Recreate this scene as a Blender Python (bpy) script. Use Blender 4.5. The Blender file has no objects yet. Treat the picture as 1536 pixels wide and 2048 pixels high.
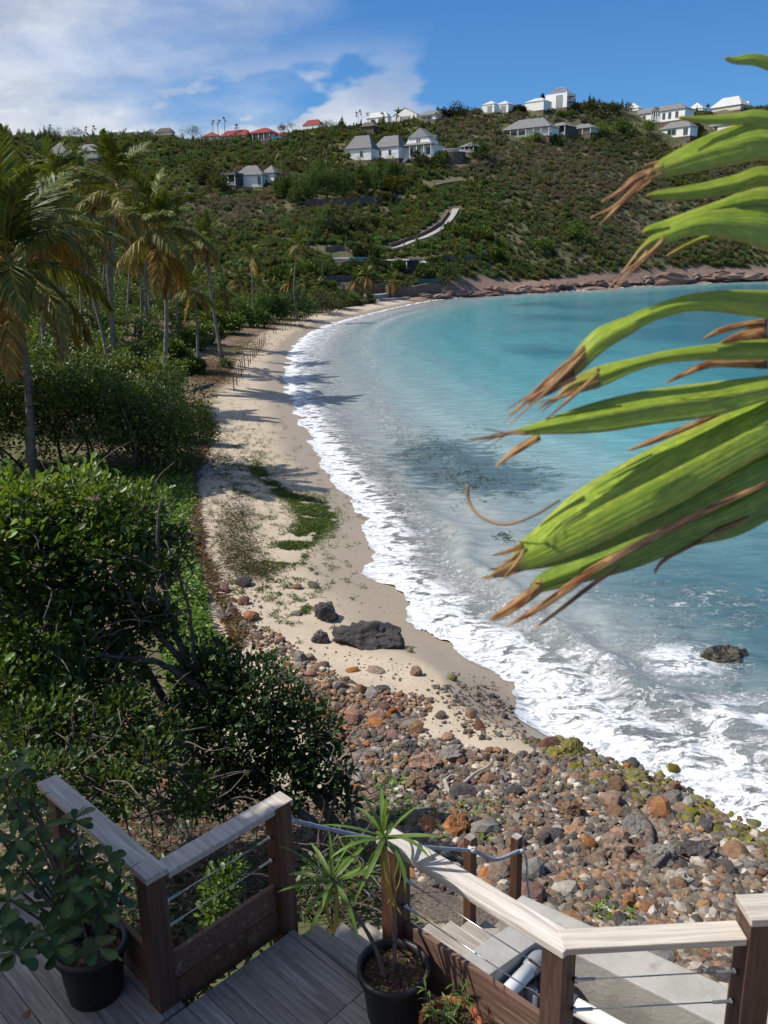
import bpy, bmesh, math, random
import numpy as np
from mathutils import Vector, Matrix
RAD = math.radians
scene = bpy.context.scene
COL = scene.collection

# ------------------------------------------------------------------ camera
H = 10.5                                   # eye height above the water
FPX = 1700.0                               # focal length in pixels of the 1536 x 2048 photograph
PITCH, ROLL = RAD(16.5), RAD(1.25)
CAM = np.array([0.0, 0.0, H])
_F = np.array([0, math.cos(PITCH), -math.sin(PITCH)])
_R0 = np.array([1.0, 0, 0]); _U0 = np.array([0, math.sin(PITCH), math.cos(PITCH)])
_R = math.cos(ROLL)*_R0 - math.sin(ROLL)*_U0
_U = math.sin(ROLL)*_R0 + math.cos(ROLL)*_U0
cd = bpy.data.cameras.new('camera'); cam = bpy.data.objects.new('camera', cd); COL.objects.link(cam)
cam.matrix_world = Matrix(((_R[0], _U[0], -_F[0], 0), (_R[1], _U[1], -_F[1], 0), (_R[2], _U[2], -_F[2], H), (0, 0, 0, 1)))
cd.sensor_fit = 'VERTICAL'; cd.sensor_height = 36.0; cd.lens = FPX/2048*36.0
cd.clip_start = 0.05; cd.clip_end = 6000
cd.dof.use_dof = True; cd.dof.focus_distance = 30.0; cd.dof.aperture_fstop = 11.0
scene.camera = cam

# ------------------------------------------------------------------ sky and sun
SUN_AZ, SUN_EL = RAD(-92), RAD(54)
w = bpy.data.worlds.new('World'); scene.world = w; w.use_nodes = True
nt = w.node_tree; nt.nodes.clear()
def N(nt, t, **kw):
    n = nt.nodes.new(t)
    for k, v in kw.items():
        if k.startswith('i_'):
            n.inputs[k[2:].replace('_', ' ')].default_value = v
        else: setattr(n, k, v)
    return n
def LK(nt, a, b): nt.links.new(a, b)
def Mth(nt, op, a, b=None, c=None, clamp=False):
    n = nt.nodes.new('ShaderNodeMath'); n.operation = op; n.use_clamp = clamp
    for i, v in enumerate((a, b, c)):
        if v is None: continue
        if isinstance(v, (int, float)): n.inputs[i].default_value = v
        else: nt.links.new(v, n.inputs[i])
    return n.outputs[0]
def MapR(nt, v, a, b, c=0.0, d=1.0, smooth=True):
    n = nt.nodes.new('ShaderNodeMapRange'); n.interpolation_type = 'SMOOTHSTEP' if smooth else 'LINEAR'
    n.inputs[1].default_value = a; n.inputs[2].default_value = b; n.inputs[3].default_value = c; n.inputs[4].default_value = d
    nt.links.new(v, n.inputs[0]); return n.outputs[0]
def MixC(nt, f, a, b, mode='MIX'):
    n = nt.nodes.new('ShaderNodeMix'); n.data_type = 'RGBA'; n.blend_type = mode
    for sock, v in ((n.inputs[0], f), (n.inputs[6], a), (n.inputs[7], b)):
        if isinstance(v, (int, float)): sock.default_value = v
        elif isinstance(v, tuple): sock.default_value = (*v[:3], 1)
        else: nt.links.new(v, sock)
    return n.outputs[2]
def Noise(nt, vec, scale, detail=4, rough=0.55, dist=0.0):
    n = nt.nodes.new('ShaderNodeTexNoise'); n.inputs['Scale'].default_value = scale; n.inputs['Detail'].default_value = detail
    n.inputs['Roughness'].default_value = rough; n.inputs['Distortion'].default_value = dist
    if vec is not None: nt.links.new(vec, n.inputs['Vector'])
    return n.outputs[0]
sky = N(nt, 'ShaderNodeTexSky', sky_type='NISHITA', sun_disc=False, sun_elevation=SUN_EL, sun_rotation=SUN_AZ % (2*math.pi))
sky.air_density = 1.0; sky.dust_density = 0.35; sky.ozone_density = 2.2; sky.altitude = 10
tc = N(nt, 'ShaderNodeTexCoord')
sep = N(nt, 'ShaderNodeSeparateXYZ'); LK(nt, tc.outputs['Generated'], sep.inputs[0])
zz = Mth(nt, 'ADD', Mth(nt, 'MAXIMUM', sep.outputs[2], 0.0), 0.22)
cmb = N(nt, 'ShaderNodeCombineXYZ')
LK(nt, Mth(nt, 'DIVIDE', sep.outputs[0], zz), cmb.inputs[0]); LK(nt, Mth(nt, 'DIVIDE', sep.outputs[1], zz), cmb.inputs[1])
mp = N(nt, 'ShaderNodeMapping'); mp.inputs['Location'].default_value = (3.1, 1.7, 0.0); LK(nt, cmb.outputs[0], mp.inputs[0])
n1 = Noise(nt, mp.outputs[0], 0.85, 8, 0.50, 0.1)
n2 = Noise(nt, mp.outputs[0], 3.2, 6, 0.6, 0.1)
side = MapR(nt, sep.outputs[0], 0.20, -0.16, -0.32, 0.24)      # the cloud bank lies towards the sun's side
cl = Mth(nt, 'ADD', Mth(nt, 'ADD', n1, side), Mth(nt, 'MULTIPLY', Mth(nt, 'SUBTRACT', n2, 0.5), 0.18))
cmask = MapR(nt, cl, 0.42, 0.82, 0.0, 0.92)
# small fair-weather puffs low over the hills
mp2 = N(nt, 'ShaderNodeMapping'); mp2.inputs['Scale'].default_value = (1, 1, 2.4); mp2.inputs['Location'].default_value = (0.62, 0.2, 0.31); LK(nt, tc.outputs['Generated'], mp2.inputs[0])
pf = Noise(nt, mp2.outputs[0], 8.0, 7, 0.5, 0.0)
low = MapR(nt, sep.outputs[2], 0.24, 0.13)
pmask = Mth(nt, 'MULTIPLY', MapR(nt, pf, 0.53, 0.62, 0.0, 0.85), Mth(nt, 'MULTIPLY', low, MapR(nt, sep.outputs[0], 0.16, -0.02)))
cm = Mth(nt, 'MAXIMUM', cmask, pmask)
ccol = MixC(nt, MapR(nt, n2, 0.3, 0.7), (4.6, 5.0, 5.6), (7.6, 7.7, 7.9))
tint = MixC(nt, 1.0, sky.outputs[0], (0.36, 0.70, 1.06), 'MULTIPLY')
fin = MixC(nt, cm, tint, ccol)
bg = N(nt, 'ShaderNodeBackground'); bg.inputs['Strength'].default_value = 0.10
LK(nt, fin, bg.inputs[0]); ow = N(nt, 'ShaderNodeOutputWorld'); LK(nt, bg.outputs[0], ow.inputs[0])

sl = bpy.data.lights.new('sun', 'SUN'); sl.energy = 4.6; sl.angle = RAD(0.53); sl.color = (1.0, 0.94, 0.84)
sun = bpy.data.objects.new('sun', sl); COL.objects.link(sun)
SDIR = Vector((math.sin(SUN_AZ)*math.cos(SUN_EL), math.cos(SUN_AZ)*math.cos(SUN_EL), math.sin(SUN_EL)))
sun.rotation_euler = SDIR.to_track_quat('Z', 'Y').to_euler()
vs = scene.view_settings
vs.view_transform = 'Standard'; vs.look = 'None'; vs.exposure = 0.2; vs.gamma = 1.0; vs.use_curve_mapping = False
scene.render.engine = 'CYCLES'
scene.cycles.use_denoising = True
scene.cycles.max_bounces = 6; scene.cycles.transparent_max_bounces = 12
scene.cycles.diffuse_bounces = 3; scene.cycles.glossy_bounces = 3; scene.cycles.transmission_bounces = 4
scene.cycles.caustics_reflective = False; scene.cycles.caustics_refractive = False

# ------------------------------------------------------------------ pixel -> world helpers
def ray(px, py):
    px = np.asarray(px, float); py = np.asarray(py, float)
    d = _F + np.multiply.outer((px-768)/FPX, _R) - np.multiply.outer((py-1024)/FPX, _U)
    return d
def at_dist(px, py, r):                     # a point at horizontal distance r
    d = ray(px, py); return CAM + d*(np.asarray(r)/np.hypot(d[..., 0], d[..., 1]))[..., None]
def at_z(px, py, z):
    d = ray(px, py); return CAM + d*((z-H)/d[..., 2])[..., None]

# ------------------------------------------------------------------ noise
def _h(ix, iy, s):
    n = (ix*374761393 + iy*668265263 + s*974634777) & 0xFFFFFFFF
    n = ((n ^ (n >> 13))*1274126177) & 0xFFFFFFFF
    return ((n ^ (n >> 16)) & 0xFFFF)/65535.0
def vnoise(x, y, s=0):
    x = np.asarray(x, float); y = np.asarray(y, float)
    ix = np.floor(x).astype(np.int64); iy = np.floor(y).astype(np.int64)
    fx = x-ix; fy = y-iy; fx = fx*fx*(3-2*fx); fy = fy*fy*(3-2*fy)
    a = _h(ix, iy, s); b = _h(ix+1, iy, s); c = _h(ix, iy+1, s); d = _h(ix+1, iy+1, s)
    return (a*(1-fx)+b*fx)*(1-fy) + (c*(1-fx)+d*fx)*fy
def fbm(x, y, o=4, s=0):
    v = 0; a = 0.5; t = 0
    for k in range(o):
        v = v + a*vnoise(x*2**k+17.3*k, y*2**k-9.1*k, s+k); t += a; a *= 0.5
    return v/t
def sstep(a, b, x):
    t = np.clip((np.asarray(x, float)-a)/(b-a), 0, 1); return t*t*(3-2*t)

# ------------------------------------------------------------------ object helpers
def mesh_np(name, V, faces, smooth=True, cols=None, mats=None, midx=None, attrs=None):
    """faces: list of int arrays (n,k)"""
    me = bpy.data.meshes.new(name)
    V = np.asarray(V, np.float32).reshape(-1, 3)
    me.vertices.add(len(V)); me.vertices.foreach_set('co', V.ravel())
    faces = [np.asarray(f, np.int32) for f in faces if len(f)]
    nl = sum(f.size for f in faces); npoly = sum(len(f) for f in faces)
    me.loops.add(nl); me.polygons.add(npoly)
    me.loops.foreach_set('vertex_index', np.concatenate([f.ravel() for f in faces]))
    tot = np.concatenate([np.full(len(f), f.shape[1], np.int32) for f in faces])
    st = np.concatenate([[0], np.cumsum(tot)[:-1]]).astype(np.int32)
    me.polygons.foreach_set('loop_start', st); me.polygons.foreach_set('loop_total', tot)
    me.polygons.foreach_set('use_smooth', np.full(npoly, smooth, bool))
    if midx is not None: me.polygons.foreach_set('material_index', np.asarray(midx, np.int32))
    if cols is not None:
        a = me.attributes.new('Col', 'FLOAT_COLOR', 'POINT')
        c = np.ones((len(V), 4), np.float32); c[:, :3] = cols; a.data.foreach_set('color', c.ravel())
    for k, v in (attrs or {}).items():
        a = me.attributes.new(k, 'FLOAT', 'POINT'); a.data.foreach_set('value', np.asarray(v, np.float32).ravel())
    me.update(calc_edges=True)
    for m in (mats or []): me.materials.append(m)
    return me
def link(name, data, parent=None, loc=None, rot=None, scale=None):
    o = bpy.data.objects.new(name, data); COL.objects.link(o)
    if parent is not None: o.parent = parent
    if loc is not None: o.location = loc
    if rot is not None: o.rotation_euler = rot
    if scale is not None: o.scale = scale if hasattr(scale, '__len__') else (scale,)*3
    return o
def tag(o, label=None, cat=None, group=None, kind=None):
    if label: o['label'] = label
    if cat: o['category'] = cat
    if group: o['group'] = group
    if kind: o['kind'] = kind
    return o
def thing(name, label, cat, loc=(0, 0, 0), rz=0.0, group=None):
    o = bpy.data.objects.new(name, None); COL.objects.link(o); o.empty_display_size = 0.2
    o.location = [float(v) for v in loc]; o.rotation_euler = (0, 0, rz)
    return tag(o, label, cat, group)
class MB:
    """collects shapes into one mesh"""
    def __init__(s): s.v = []; s.f = {}; s.n = 0
    def add(s, V, F):
        V = np.asarray(V, float).reshape(-1, 3)
        for f in F: s.f.setdefault(len(f), []).append([i+s.n for i in f])
        s.v.append(V); s.n += len(V); return s
    def box(s, c, d, rz=0.0, M=None):
        x, y, z = np.asarray(d)/2
        V = np.array([[-x,-y,-z],[x,-y,-z],[x,y,-z],[-x,y,-z],[-x,-y,z],[x,-y,z],[x,y,z],[-x,y,z]])
        if M is not None: V = V@np.asarray(M).T
        elif rz: V = V@np.array([[math.cos(rz), math.sin(rz), 0], [-math.sin(rz), math.cos(rz), 0], [0, 0, 1]])
        return s.add(V+np.asarray(c), [(0,3,2,1),(4,5,6,7),(0,1,5,4),(1,2,6,5),(2,3,7,6),(3,0,4,7)])
    def tube(s, P, R, n=8, cap=True):
        P = np.asarray(P, float); R = np.broadcast_to(np.asarray(R, float), (len(P),))
        T = np.gradient(P, axis=0); T /= np.linalg.norm(T, axis=1)[:, None]+1e-9
        ref = np.array([0, 0, 1.0]) if abs(T[0][2]) < 0.9 else np.array([1.0, 0, 0])
        u = np.cross(T[0], ref); u /= np.linalg.norm(u); V = []
        for i in range(len(P)):
            u = u-T[i]*(u@T[i]); u /= np.linalg.norm(u)+1e-9; v = np.cross(T[i], u)
            a = np.arange(n)*2*math.pi/n
            V.append(P[i]+R[i]*(np.outer(np.cos(a), u)+np.outer(np.sin(a), v)))
        F = [(i*n+j, i*n+(j+1) % n, (i+1)*n+(j+1) % n, (i+1)*n+j) for i in range(len(P)-1) for j in range(n)]
        V = np.concatenate(V)
        if cap: F += [tuple(range(n))[::-1], tuple((len(P)-1)*n+j for j in range(n))]
        return s.add(V, F)
    def lathe(s, prof, n=28, c=(0, 0, 0)):
        prof = np.asarray(prof, float); a = np.arange(n)*2*math.pi/n
        V = np.concatenate([np.stack([r*np.cos(a), r*np.sin(a), np.full(n, z)], 1) for r, z in prof])
        F = [(i*n+j, i*n+(j+1) % n, (i+1)*n+(j+1) % n, (i+1)*n+j) for i in range(len(prof)-1) for j in range(n)]
        return s.add(V+np.asarray(c), F)
    def mesh(s, name, mat=None, smooth=False, bevel=0.0, off=None):
        V = np.concatenate(s.v)
        if off is not None: V = V-np.asarray(off)
        me = mesh_np(name, V, [np.array(f) for f in s.f.values()], smooth, mats=[mat] if mat else None)
        if bevel > 0:
            bm = bmesh.new(); bm.from_mesh(me)
            bmesh.ops.bevel(bm, geom=[e for e in bm.edges if e.is_manifold and e.calc_face_angle(0) > 0.5], offset=bevel, segments=2, affect='EDGES', profile=0.7)
            bm.to_mesh(me); bm.free()
        return me
    def build(s, name, mat, parent=None, smooth=False, bevel=0.0, off=None, loc=None, rot=None):
        return link(name, s.mesh(name, mat, smooth, bevel, off), parent, loc, rot)

# ------------------------------------------------------------------ materials
def new_mat(name):
    m = bpy.data.materials.new(name); m.use_nodes = True; nt = m.node_tree
    return m, nt, nt.nodes['Principled BSDF'], nt.nodes['Material Output']
def pm(name, c1, c2=None, scale=6.0, rough=0.75, bump=0.0, bscale=None, detail=5, stretch=(1, 1, 1), attr=False, transl=0.0, spec=0.35, jitter=0.0, metallic=0.0, dist=0.0, c3=None, coat=0.0, bdist=0.02):
    m, nt, b, out = new_mat(name)
    tc = N(nt, 'ShaderNodeTexCoord'); mp = N(nt, 'ShaderNodeMapping'); mp.inputs['Scale'].default_value = stretch
    oi = N(nt, 'ShaderNodeObjectInfo')
    add = N(nt, 'ShaderNodeVectorMath', operation='ADD'); LK(nt, tc.outputs['Object'], add.inputs[0])
    sc = N(nt, 'ShaderNodeVectorMath', operation='SCALE'); sc.inputs['Scale'].default_value = 37.0
    cv = N(nt, 'ShaderNodeCombineXYZ')
    for i in range(3): LK(nt, oi.outputs['Random'], cv.inputs[i])
    LK(nt, cv.outputs[0], sc.inputs[0]); LK(nt, sc.outputs[0], add.inputs[1]); LK(nt, add.outputs[0], mp.inputs[0])
    n = Noise(nt, mp.outputs[0], scale, detail, 0.6, dist)
    c2 = c2 or c1
    col = MixC(nt, MapR(nt, n, 0.35, 0.65), tuple(c1), tuple(c2))
    if c3:
        n3 = Noise(nt, mp.outputs[0], scale*0.37, 6, 0.65, dist)
        col = MixC(nt, MapR(nt, n3, 0.56, 0.66), col, tuple(c3))
    if attr:
        at = N(nt, 'ShaderNodeAttribute', attribute_name='Col'); col = MixC(nt, 1.0, at.outputs[0], col, 'MULTIPLY')
    if jitter:
        hs = N(nt, 'ShaderNodeHueSaturation'); LK(nt, col, hs.inputs['Color'])
        LK(nt, MapR(nt, oi.outputs['Random'], 0, 1, 1-jitter, 1+jitter, False), hs.inputs['Value'])
        r2 = Mth(nt, 'FRACT', Mth(nt, 'MULTIPLY', oi.outputs['Random'], 7.31))
        LK(nt, MapR(nt, r2, 0, 1, 1-jitter, 1+jitter*0.7, False), hs.inputs['Saturation'])
        col = hs.outputs[0]
    LK(nt, col, b.inputs['Base Color'])
    b.inputs['Roughness'].default_value = rough; b.inputs['Specular IOR Level'].default_value = spec; b.inputs['Metallic'].default_value = metallic
    if bump:
        bn = Noise(nt, mp.outputs[0], bscale or scale*3, 6, 0.65, dist)
        bu = N(nt, 'ShaderNodeBump'); bu.inputs['Strength'].default_value = bump; bu.inputs['Distance'].default_value = bdist
        LK(nt, bn, bu.inputs['Height']); LK(nt, bu.outputs[0], b.inputs['Normal'])
    if transl:
        t = N(nt, 'ShaderNodeBsdfTranslucent'); mx = N(nt, 'ShaderNodeMixShader'); mx.inputs[0].default_value = transl
        LK(nt, MixC(nt, 1.0, col, (1.35, 1.25, 0.4), 'MULTIPLY'), t.inputs[0]); LK(nt, b.outputs[0], mx.inputs[1]); LK(nt, t.outputs[0], mx.inputs[2]); LK(nt, mx.outputs[0], out.inputs[0])
    return m
M = {}
M['leaf'] = pm('leaf', (1, 1, 1), (0.75, 0.8, 0.7), 3.0, 0.42, attr=True, transl=0.36, spec=0.45)
M['far_leaf'] = pm('far_leaf', (1, 1, 1), (0.75, 0.8, 0.7), 0.6, 0.8, attr=True, transl=0.2, spec=0.15)
M['frond'] = pm('frond', (1, 1, 1), (0.85, 0.85, 0.7), 2.0, 0.5, attr=True, transl=0.25, spec=0.3)
M['bark'] = pm('bark', (0.12, 0.10, 0.085), (0.055, 0.045, 0.04), 9, 0.9, 0.5)
M['palm_bark'] = pm('palm_bark', (0.19, 0.175, 0.155), (0.10, 0.09, 0.08), 3, 0.9, 0.6, stretch=(1, 1, 4), bscale=9)
M['twig'] = pm('twig', (0.16, 0.13, 0.11), (0.07, 0.055, 0.05), 12, 0.9, 0.3)
M['dry'] = pm('dry', (0.30, 0.21, 0.12), (0.17, 0.11, 0.06), 8, 0.9, 0.2)
M['white'] = pm('white_paint', (0.86, 0.86, 0.84), (0.78, 0.78, 0.76), 1.2, 0.7, spec=0.2)
M['cream'] = pm('cream_paint', (0.62, 0.60, 0.54), (0.52, 0.50, 0.45), 1.2, 0.8, spec=0.2)
M['shingle'] = pm('shingle_roof', (0.13, 0.132, 0.14), (0.21, 0.21, 0.21), 1.4, 0.85, 0.4, bscale=5, stretch=(1, 1, 5), spec=0.2)
M['pale_roof'] = pm('pale_roof', (0.40, 0.42, 0.43), (0.50, 0.51, 0.51), 0.9, 0.6, spec=0.3)
M['red_roof'] = pm('red_roof', (0.25, 0.045, 0.036), (0.18, 0.034, 0.03), 1.0, 0.75, spec=0.2)
M['dark_roof'] = pm('dark_roof', (0.13, 0.11, 0.10), (0.09, 0.08, 0.075), 1.5, 0.85, spec=0.2)
M['pane'] = pm('window_pane', (0.05, 0.065, 0.075), (0.03, 0.04, 0.05), 1.0, 0.12, spec=0.6)
M['shutter'] = pm('shutter', (0.30, 0.33, 0.34), (0.24, 0.27, 0.28), 2.0, 0.7)
M['lawn'] = pm('lawn', (0.13, 0.14, 0.05), (0.17, 0.16, 0.07), .8, .95, spec=.1)
M['stone_wall'] = pm('stone_wall', (0.17, 0.12, 0.10), (0.09, 0.07, 0.06), 1.6, 0.9, 0.9, bscale=2.2, c3=(0.24, 0.17, 0.14))
M['concrete_far'] = pm('pale_concrete', (0.36, 0.34, 0.315), (0.29, 0.275, 0.26), 0.5, 0.9, spec=0.15)
M['brown_far'] = pm('brown_boards', (0.16, 0.10, 0.075), (0.11, 0.07, 0.055), 1.0, 0.85)

# ================================================================== terrain
SH_PX = [(1700,1800),(1536,1698),(1440,1636),(1330,1576),(1235,1536),(1120,1482),(1062,1440),(1030,1380),(975,1335),(910,1300),(835,1262),(815,1215),(775,1180),(735,1135),(745,1090),(722,1035),(690,985),(660,945),(628,890),(602,840),(578,795),(572,740),(588,692),(640,655),(720,632),(830,607),(900,597),(1000,590),(1100,585),(1200,578),(1300,572),(1400,567),(1536,562)]
_sp = at_z(np.array([p[0] for p in SH_PX]), np.array([p[1] for p in SH_PX]), 0.0)[:, :2]
_sp = np.concatenate([np.array([[60, -80], [26, -12], [14, 4.0]]), _sp, np.array([[190, 345], [260, 350], [330, 410], [360, 560], [420, 900]])])
def catmull(P, k=6):
    P = np.asarray(P, float); Q = np.concatenate([[2*P[0]-P[1]], P, [2*P[-1]-P[-2]]]); out = []
    for i in range(1, len(Q)-2):
        for t in np.arange(k)/k:
            a, b, c, d = Q[i-1], Q[i], Q[i+1], Q[i+2]
            out.append(0.5*((2*b)+(-a+c)*t+(2*a-5*b+4*c-d)*t*t+(-a+3*b-3*c+d)*t**3))
    out.append(P[-1]); return np.array(out)
SHORE = catmull(_sp, 4)
SEA_POLY = np.concatenate([SHORE, [[3000, 900], [3000, -3000], [60, -3000]]])
def inside(x, y, poly):
    r = np.zeros(x.shape, bool); n = len(poly)
    for i in range(n):
        x0, y0 = poly[i]; x1, y1 = poly[(i+1) % n]
        if y0 == y1: continue
        c = ((y0 > y) != (y1 > y)) & (x < (x1-x0)*(y-y0)/(y1-y0)+x0); r ^= c
    return r
def shore_d(x, y):                           # signed distance to the waterline, positive inland
    x = np.asarray(x, float); y = np.asarray(y, float); best = np.full(x.shape, 1e12)
    for i in range(len(SHORE)-1):
        ax, ay = SHORE[i]; dx, dy = SHORE[i+1]-SHORE[i]
        t = np.clip(((x-ax)*dx+(y-ay)*dy)/(dx*dx+dy*dy+1e-9), 0, 1)
        best = np.minimum(best, (x-ax-t*dx)**2+(y-ay-t*dy)**2)
    d = np.sqrt(best); return np.where(inside(x, y, SEA_POLY), -d, d)
# far hill, given by the directions of its foot and its ridge
_rx = np.array([-250,0,100,300,440,560,650,720,800,900,960,1010,1080,1140,1200,1260,1350,1450,1536,1800])
_ry = np.array([262,272,274,277,284,268,258,249,247,239,231,229,222,220,216,229,234,230,230,245])
_rd = ray(_rx, _ry); RT = np.arctan2(_rd[:, 0], _rd[:, 1]); RE = _rd[:, 2]/np.hypot(_rd[:, 0], _rd[:, 1])
_fx = np.array([-250,0,400,600,750,850,900,1000,1200,1400,1536,1800])
_fd = ray(_fx, np.full(len(_fx), 590.)); FT = np.arctan2(_fd[:, 0], _fd[:, 1])
F0 = np.array([165,168,186,200,222,236,245,264,303,343,366,385.]); F1 = np.array([345,352,372,392,415,430,436,448,470,490,505,520.])
def height(x, y, d):
    x = np.asarray(x, float); y = np.asarray(y, float)
    r = np.hypot(x, y); th = np.arctan2(x, y)
    land = 1.9*(1-np.exp(-np.maximum(d, 0)/13.0)) + 0.25*fbm(x/9, y/9, 3, 5)*sstep(6, 20, d)
    land += 0.05*(fbm(x/1.3, y/1.3, 3, 8)-0.5)*sstep(1.5, 5, d)
    sea = -3.6*(1-np.exp(np.minimum(d, 0)/26.0))
    z = np.where(d > 0, land, sea)
    # slope under the stairs and thickets
    rho = y - 0.16*np.maximum(0, -x) + 0.12*np.maximum(0, x-2) - 0.5*(fbm(x/3, y/3, 3, 21)-0.5)*2
    nb = np.interp(rho, [-60, -8, 0, 3, 5, 7, 9, 11, 13, 16, 20, 26], [16, 9.5, 6.4, 5.3, 4.4, 3.5, 2.75, 2.1, 1.6, 1.15, 0.7, -0.2])
    nb = nb + 0.22*(fbm(x/1.1, y/1.1, 3, 31)-0.5)
    nearw = sstep(28, 18, r)
    z = np.where(d > 0, np.maximum(z, nb*nearw*np.clip(d/2.0, 0, 1) + z*(1-nearw)), z)
    # red rock shelf of the far shore
    shelf = sstep(205, 235, r)*sstep(6, 20, x)
    z = np.where(d > 0, z + shelf*2.6*sstep(0, 5, d)*(0.7+0.6*fbm(x/14, y/14, 3, 61)), z)
    # hill
    r0 = np.interp(th, FT, F0); r1 = np.interp(th, FT, F1); e = np.interp(th, RT, RE)
    fade = sstep(math.radians(95), math.radians(45), np.abs(th))
    zr = H + r1*e
    t = (r-r0)/(r1-r0)
    g = np.where(t < 1, np.clip(t, 0, 1)**1.08*(1-0.05*np.sin(np.clip(t, 0, 1)*math.pi)), 1-0.25*(t-1))
    bumps = (fbm(x/38, y/38, 4, 91)-0.5)*9*np.clip(t, 0, 1)*np.clip(1.15-t, 0, 1)*2
    zh = (zr-2.2)*np.clip(g, -0.2, 1)+bumps
    z = np.where((d > 0) & (t > 0), z + np.maximum(zh, 0)*fade*np.clip(d/10, 0, 1), z)
    return z
TH = np.radians(np.concatenate([np.arange(-180, -42, 3.0), np.arange(-42, 42, 0.2), np.arange(42, 181, 3.0)]))
RR = np.geomspace(2.2, 1500, 470)
_T, _RG = np.meshgrid(TH, RR); GX = _RG*np.sin(_T); GY = _RG*np.cos(_T)
GD = shore_d(GX, GY); GZ = height(GX, GY, GD)
def _idx(x, y):
    r = np.clip(np.hypot(x, y), RR[0], RR[-1]*0.999); th = np.arctan2(x, y)
    i = np.log(r/RR[0])/np.log(RR[1]/RR[0]); j = np.interp(th, TH, np.arange(len(TH)))
    i0 = np.clip(np.floor(i).astype(int), 0, len(RR)-2); j0 = np.clip(np.floor(j).astype(int), 0, len(TH)-2)
    return i0, j0, i-i0, j-j0
def _samp(G, x, y):
    i, j, a, b = _idx(np.asarray(x, float), np.asarray(y, float))
    return (G[i, j]*(1-b)+G[i, j+1]*b)*(1-a)+(G[i+1, j]*(1-b)+G[i+1, j+1]*b)*a
def Zg(x, y): return _samp(GZ, x, y)
def Dg(x, y): return _samp(GD, x, y)
def hit(px, py, zmin=None):                  # where the rays through these pixels meet the ground
    px = np.atleast_1d(np.asarray(px, float)); py = np.atleast_1d(np.asarray(py, float))
    d = ray(px, py); d /= np.hypot(d[:, 0], d[:, 1])[:, None]
    ts = np.geomspace(3.0, 900, 420)
    P = CAM + d[:, None, :]*ts[None, :, None]
    z = Zg(P[..., 0], P[..., 1])
    if zmin is not None: z = np.maximum(z, zmin)
    below = P[..., 2] < z
    k = np.where(below.any(1), below.argmax(1), len(ts)-1); k = np.maximum(k, 1); a = np.arange(len(px))
    g0 = (P[..., 2]-z)[a, k-1]; g1 = (P[..., 2]-z)[a, k]
    f = np.clip(g0/(g0-g1+1e-9), 0, 1); t = ts[k-1]+(ts[k]-ts[k-1])*f
    Q = CAM + d*t[:, None]; return Q
def hit1(px, py):
    return hit(px, py)[0]

# zones painted on the ground mesh: soil/litter (veg), hillside, wet sand, pink rock
_pd = np.array([(425,1480),(425,1200),(385,1100),(400,1000),(385,930),(395,880),(425,830),(440,790),(470,760),(480,720),(520,670),(600,640),(660,622),(720,612),(770,602)])
_vq = hit(_pd[:, 0], _pd[:, 1])[:, :2]       # the edge between sand and planted ground
_vo = np.argsort(_vq[:, 1]); _vq = _vq[_vo]
def veg_side(x, y):                          # positive on the planted side
    return np.interp(y, _vq[:, 1], _vq[:, 0])-x
VEG = np.where(GY < _vq[-1, 1], veg_side(GX, GY), GD-6)
_vs = np.interp(GY, [4, 8, 12, _vq[0, 1]], [3.0, 1.0, -0.6, _vq[0, 0]])-GX
VEG = np.where(GY < _vq[0, 1], _vs, VEG)
_tt = (np.hypot(GX, GY)-np.interp(_T, FT, F0))
HILL = sstep(-12, 12, _tt)
ROCKP = sstep(205, 235, _RG)*sstep(2, 12, GX)*sstep(9.5, 5.5, GD+3*(fbm(GX/9, GY/9, 3, 77)-0.5))*sstep(-3, 0, GD)
def _pxof(x, y, z):
    v = np.stack([x, y, z-H], -1); d = np.maximum(v@_F, 1e-3); return 768+FPX*(v@_R)/d, 1024-FPX*(v@_U)/d
_rubw = hit(np.array([690, 690, 760, 900, 1000, 1100, 1250, 1400, 1560, 1800, 1800, 1180, 1000, 840, 700]), np.array([1690, 1560, 1490, 1488, 1515, 1510, 1535, 1600, 1660, 1770, 2040, 1990, 1900, 1830, 1760]))[:, :2]
_rub2 = hit(np.array([600, 700, 790, 840, 830, 760, 690, 600]), np.array([1345, 1390, 1400, 1425, 1485, 1495, 1560, 1460]))[:, :2]
RUB = np.maximum(inside(GX, GY, _rubw).astype(float), 0.62*inside(GX, GY, _rub2))
nr, ncol = GX.shape
gi = np.arange(nr*ncol).reshape(nr, ncol)
quads = np.stack([gi[:-1, :-1], gi[:-1, 1:], gi[1:, 1:], gi[1:, :-1]], -1).reshape(-1, 4)[:, ::-1]
seam = None
cen = len(GX.ravel())
Vg = np.concatenate([np.stack([GX.ravel(), GY.ravel(), GZ.ravel()], 1), [[0, 0, float(Zg(np.array(0.), np.array(.1)))]]])
fan = np.stack([gi[0, :-1], np.full(ncol-1, cen), gi[0, 1:]], 1)
def _ap(a, v=0.0): return np.concatenate([a.ravel(), [v]])
m, nt, b, out = new_mat('ground')
def A(nt, nm): return N(nt, 'ShaderNodeAttribute', attribute_name=nm).outputs['Fac']
tc = N(nt, 'ShaderNodeTexCoord'); P3 = tc.outputs['Object']
nf = Noise(nt, P3, 0.9, 8, 0.65); nm_ = Noise(nt, P3, 0.16, 6, 0.6); nff = Noise(nt, P3, 9.0, 6, 0.7); nb_ = Noise(nt, P3, 0.045, 5, 0.6)
sand = MixC(nt, MapR(nt, nf, 0.3, 0.7), (0.42, 0.35, 0.265), (0.50, 0.42, 0.325))
sand = MixC(nt, MapR(nt, nff, 0.62, 0.75, 0, 0.5), sand, (0.34, 0.28, 0.21))
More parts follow.
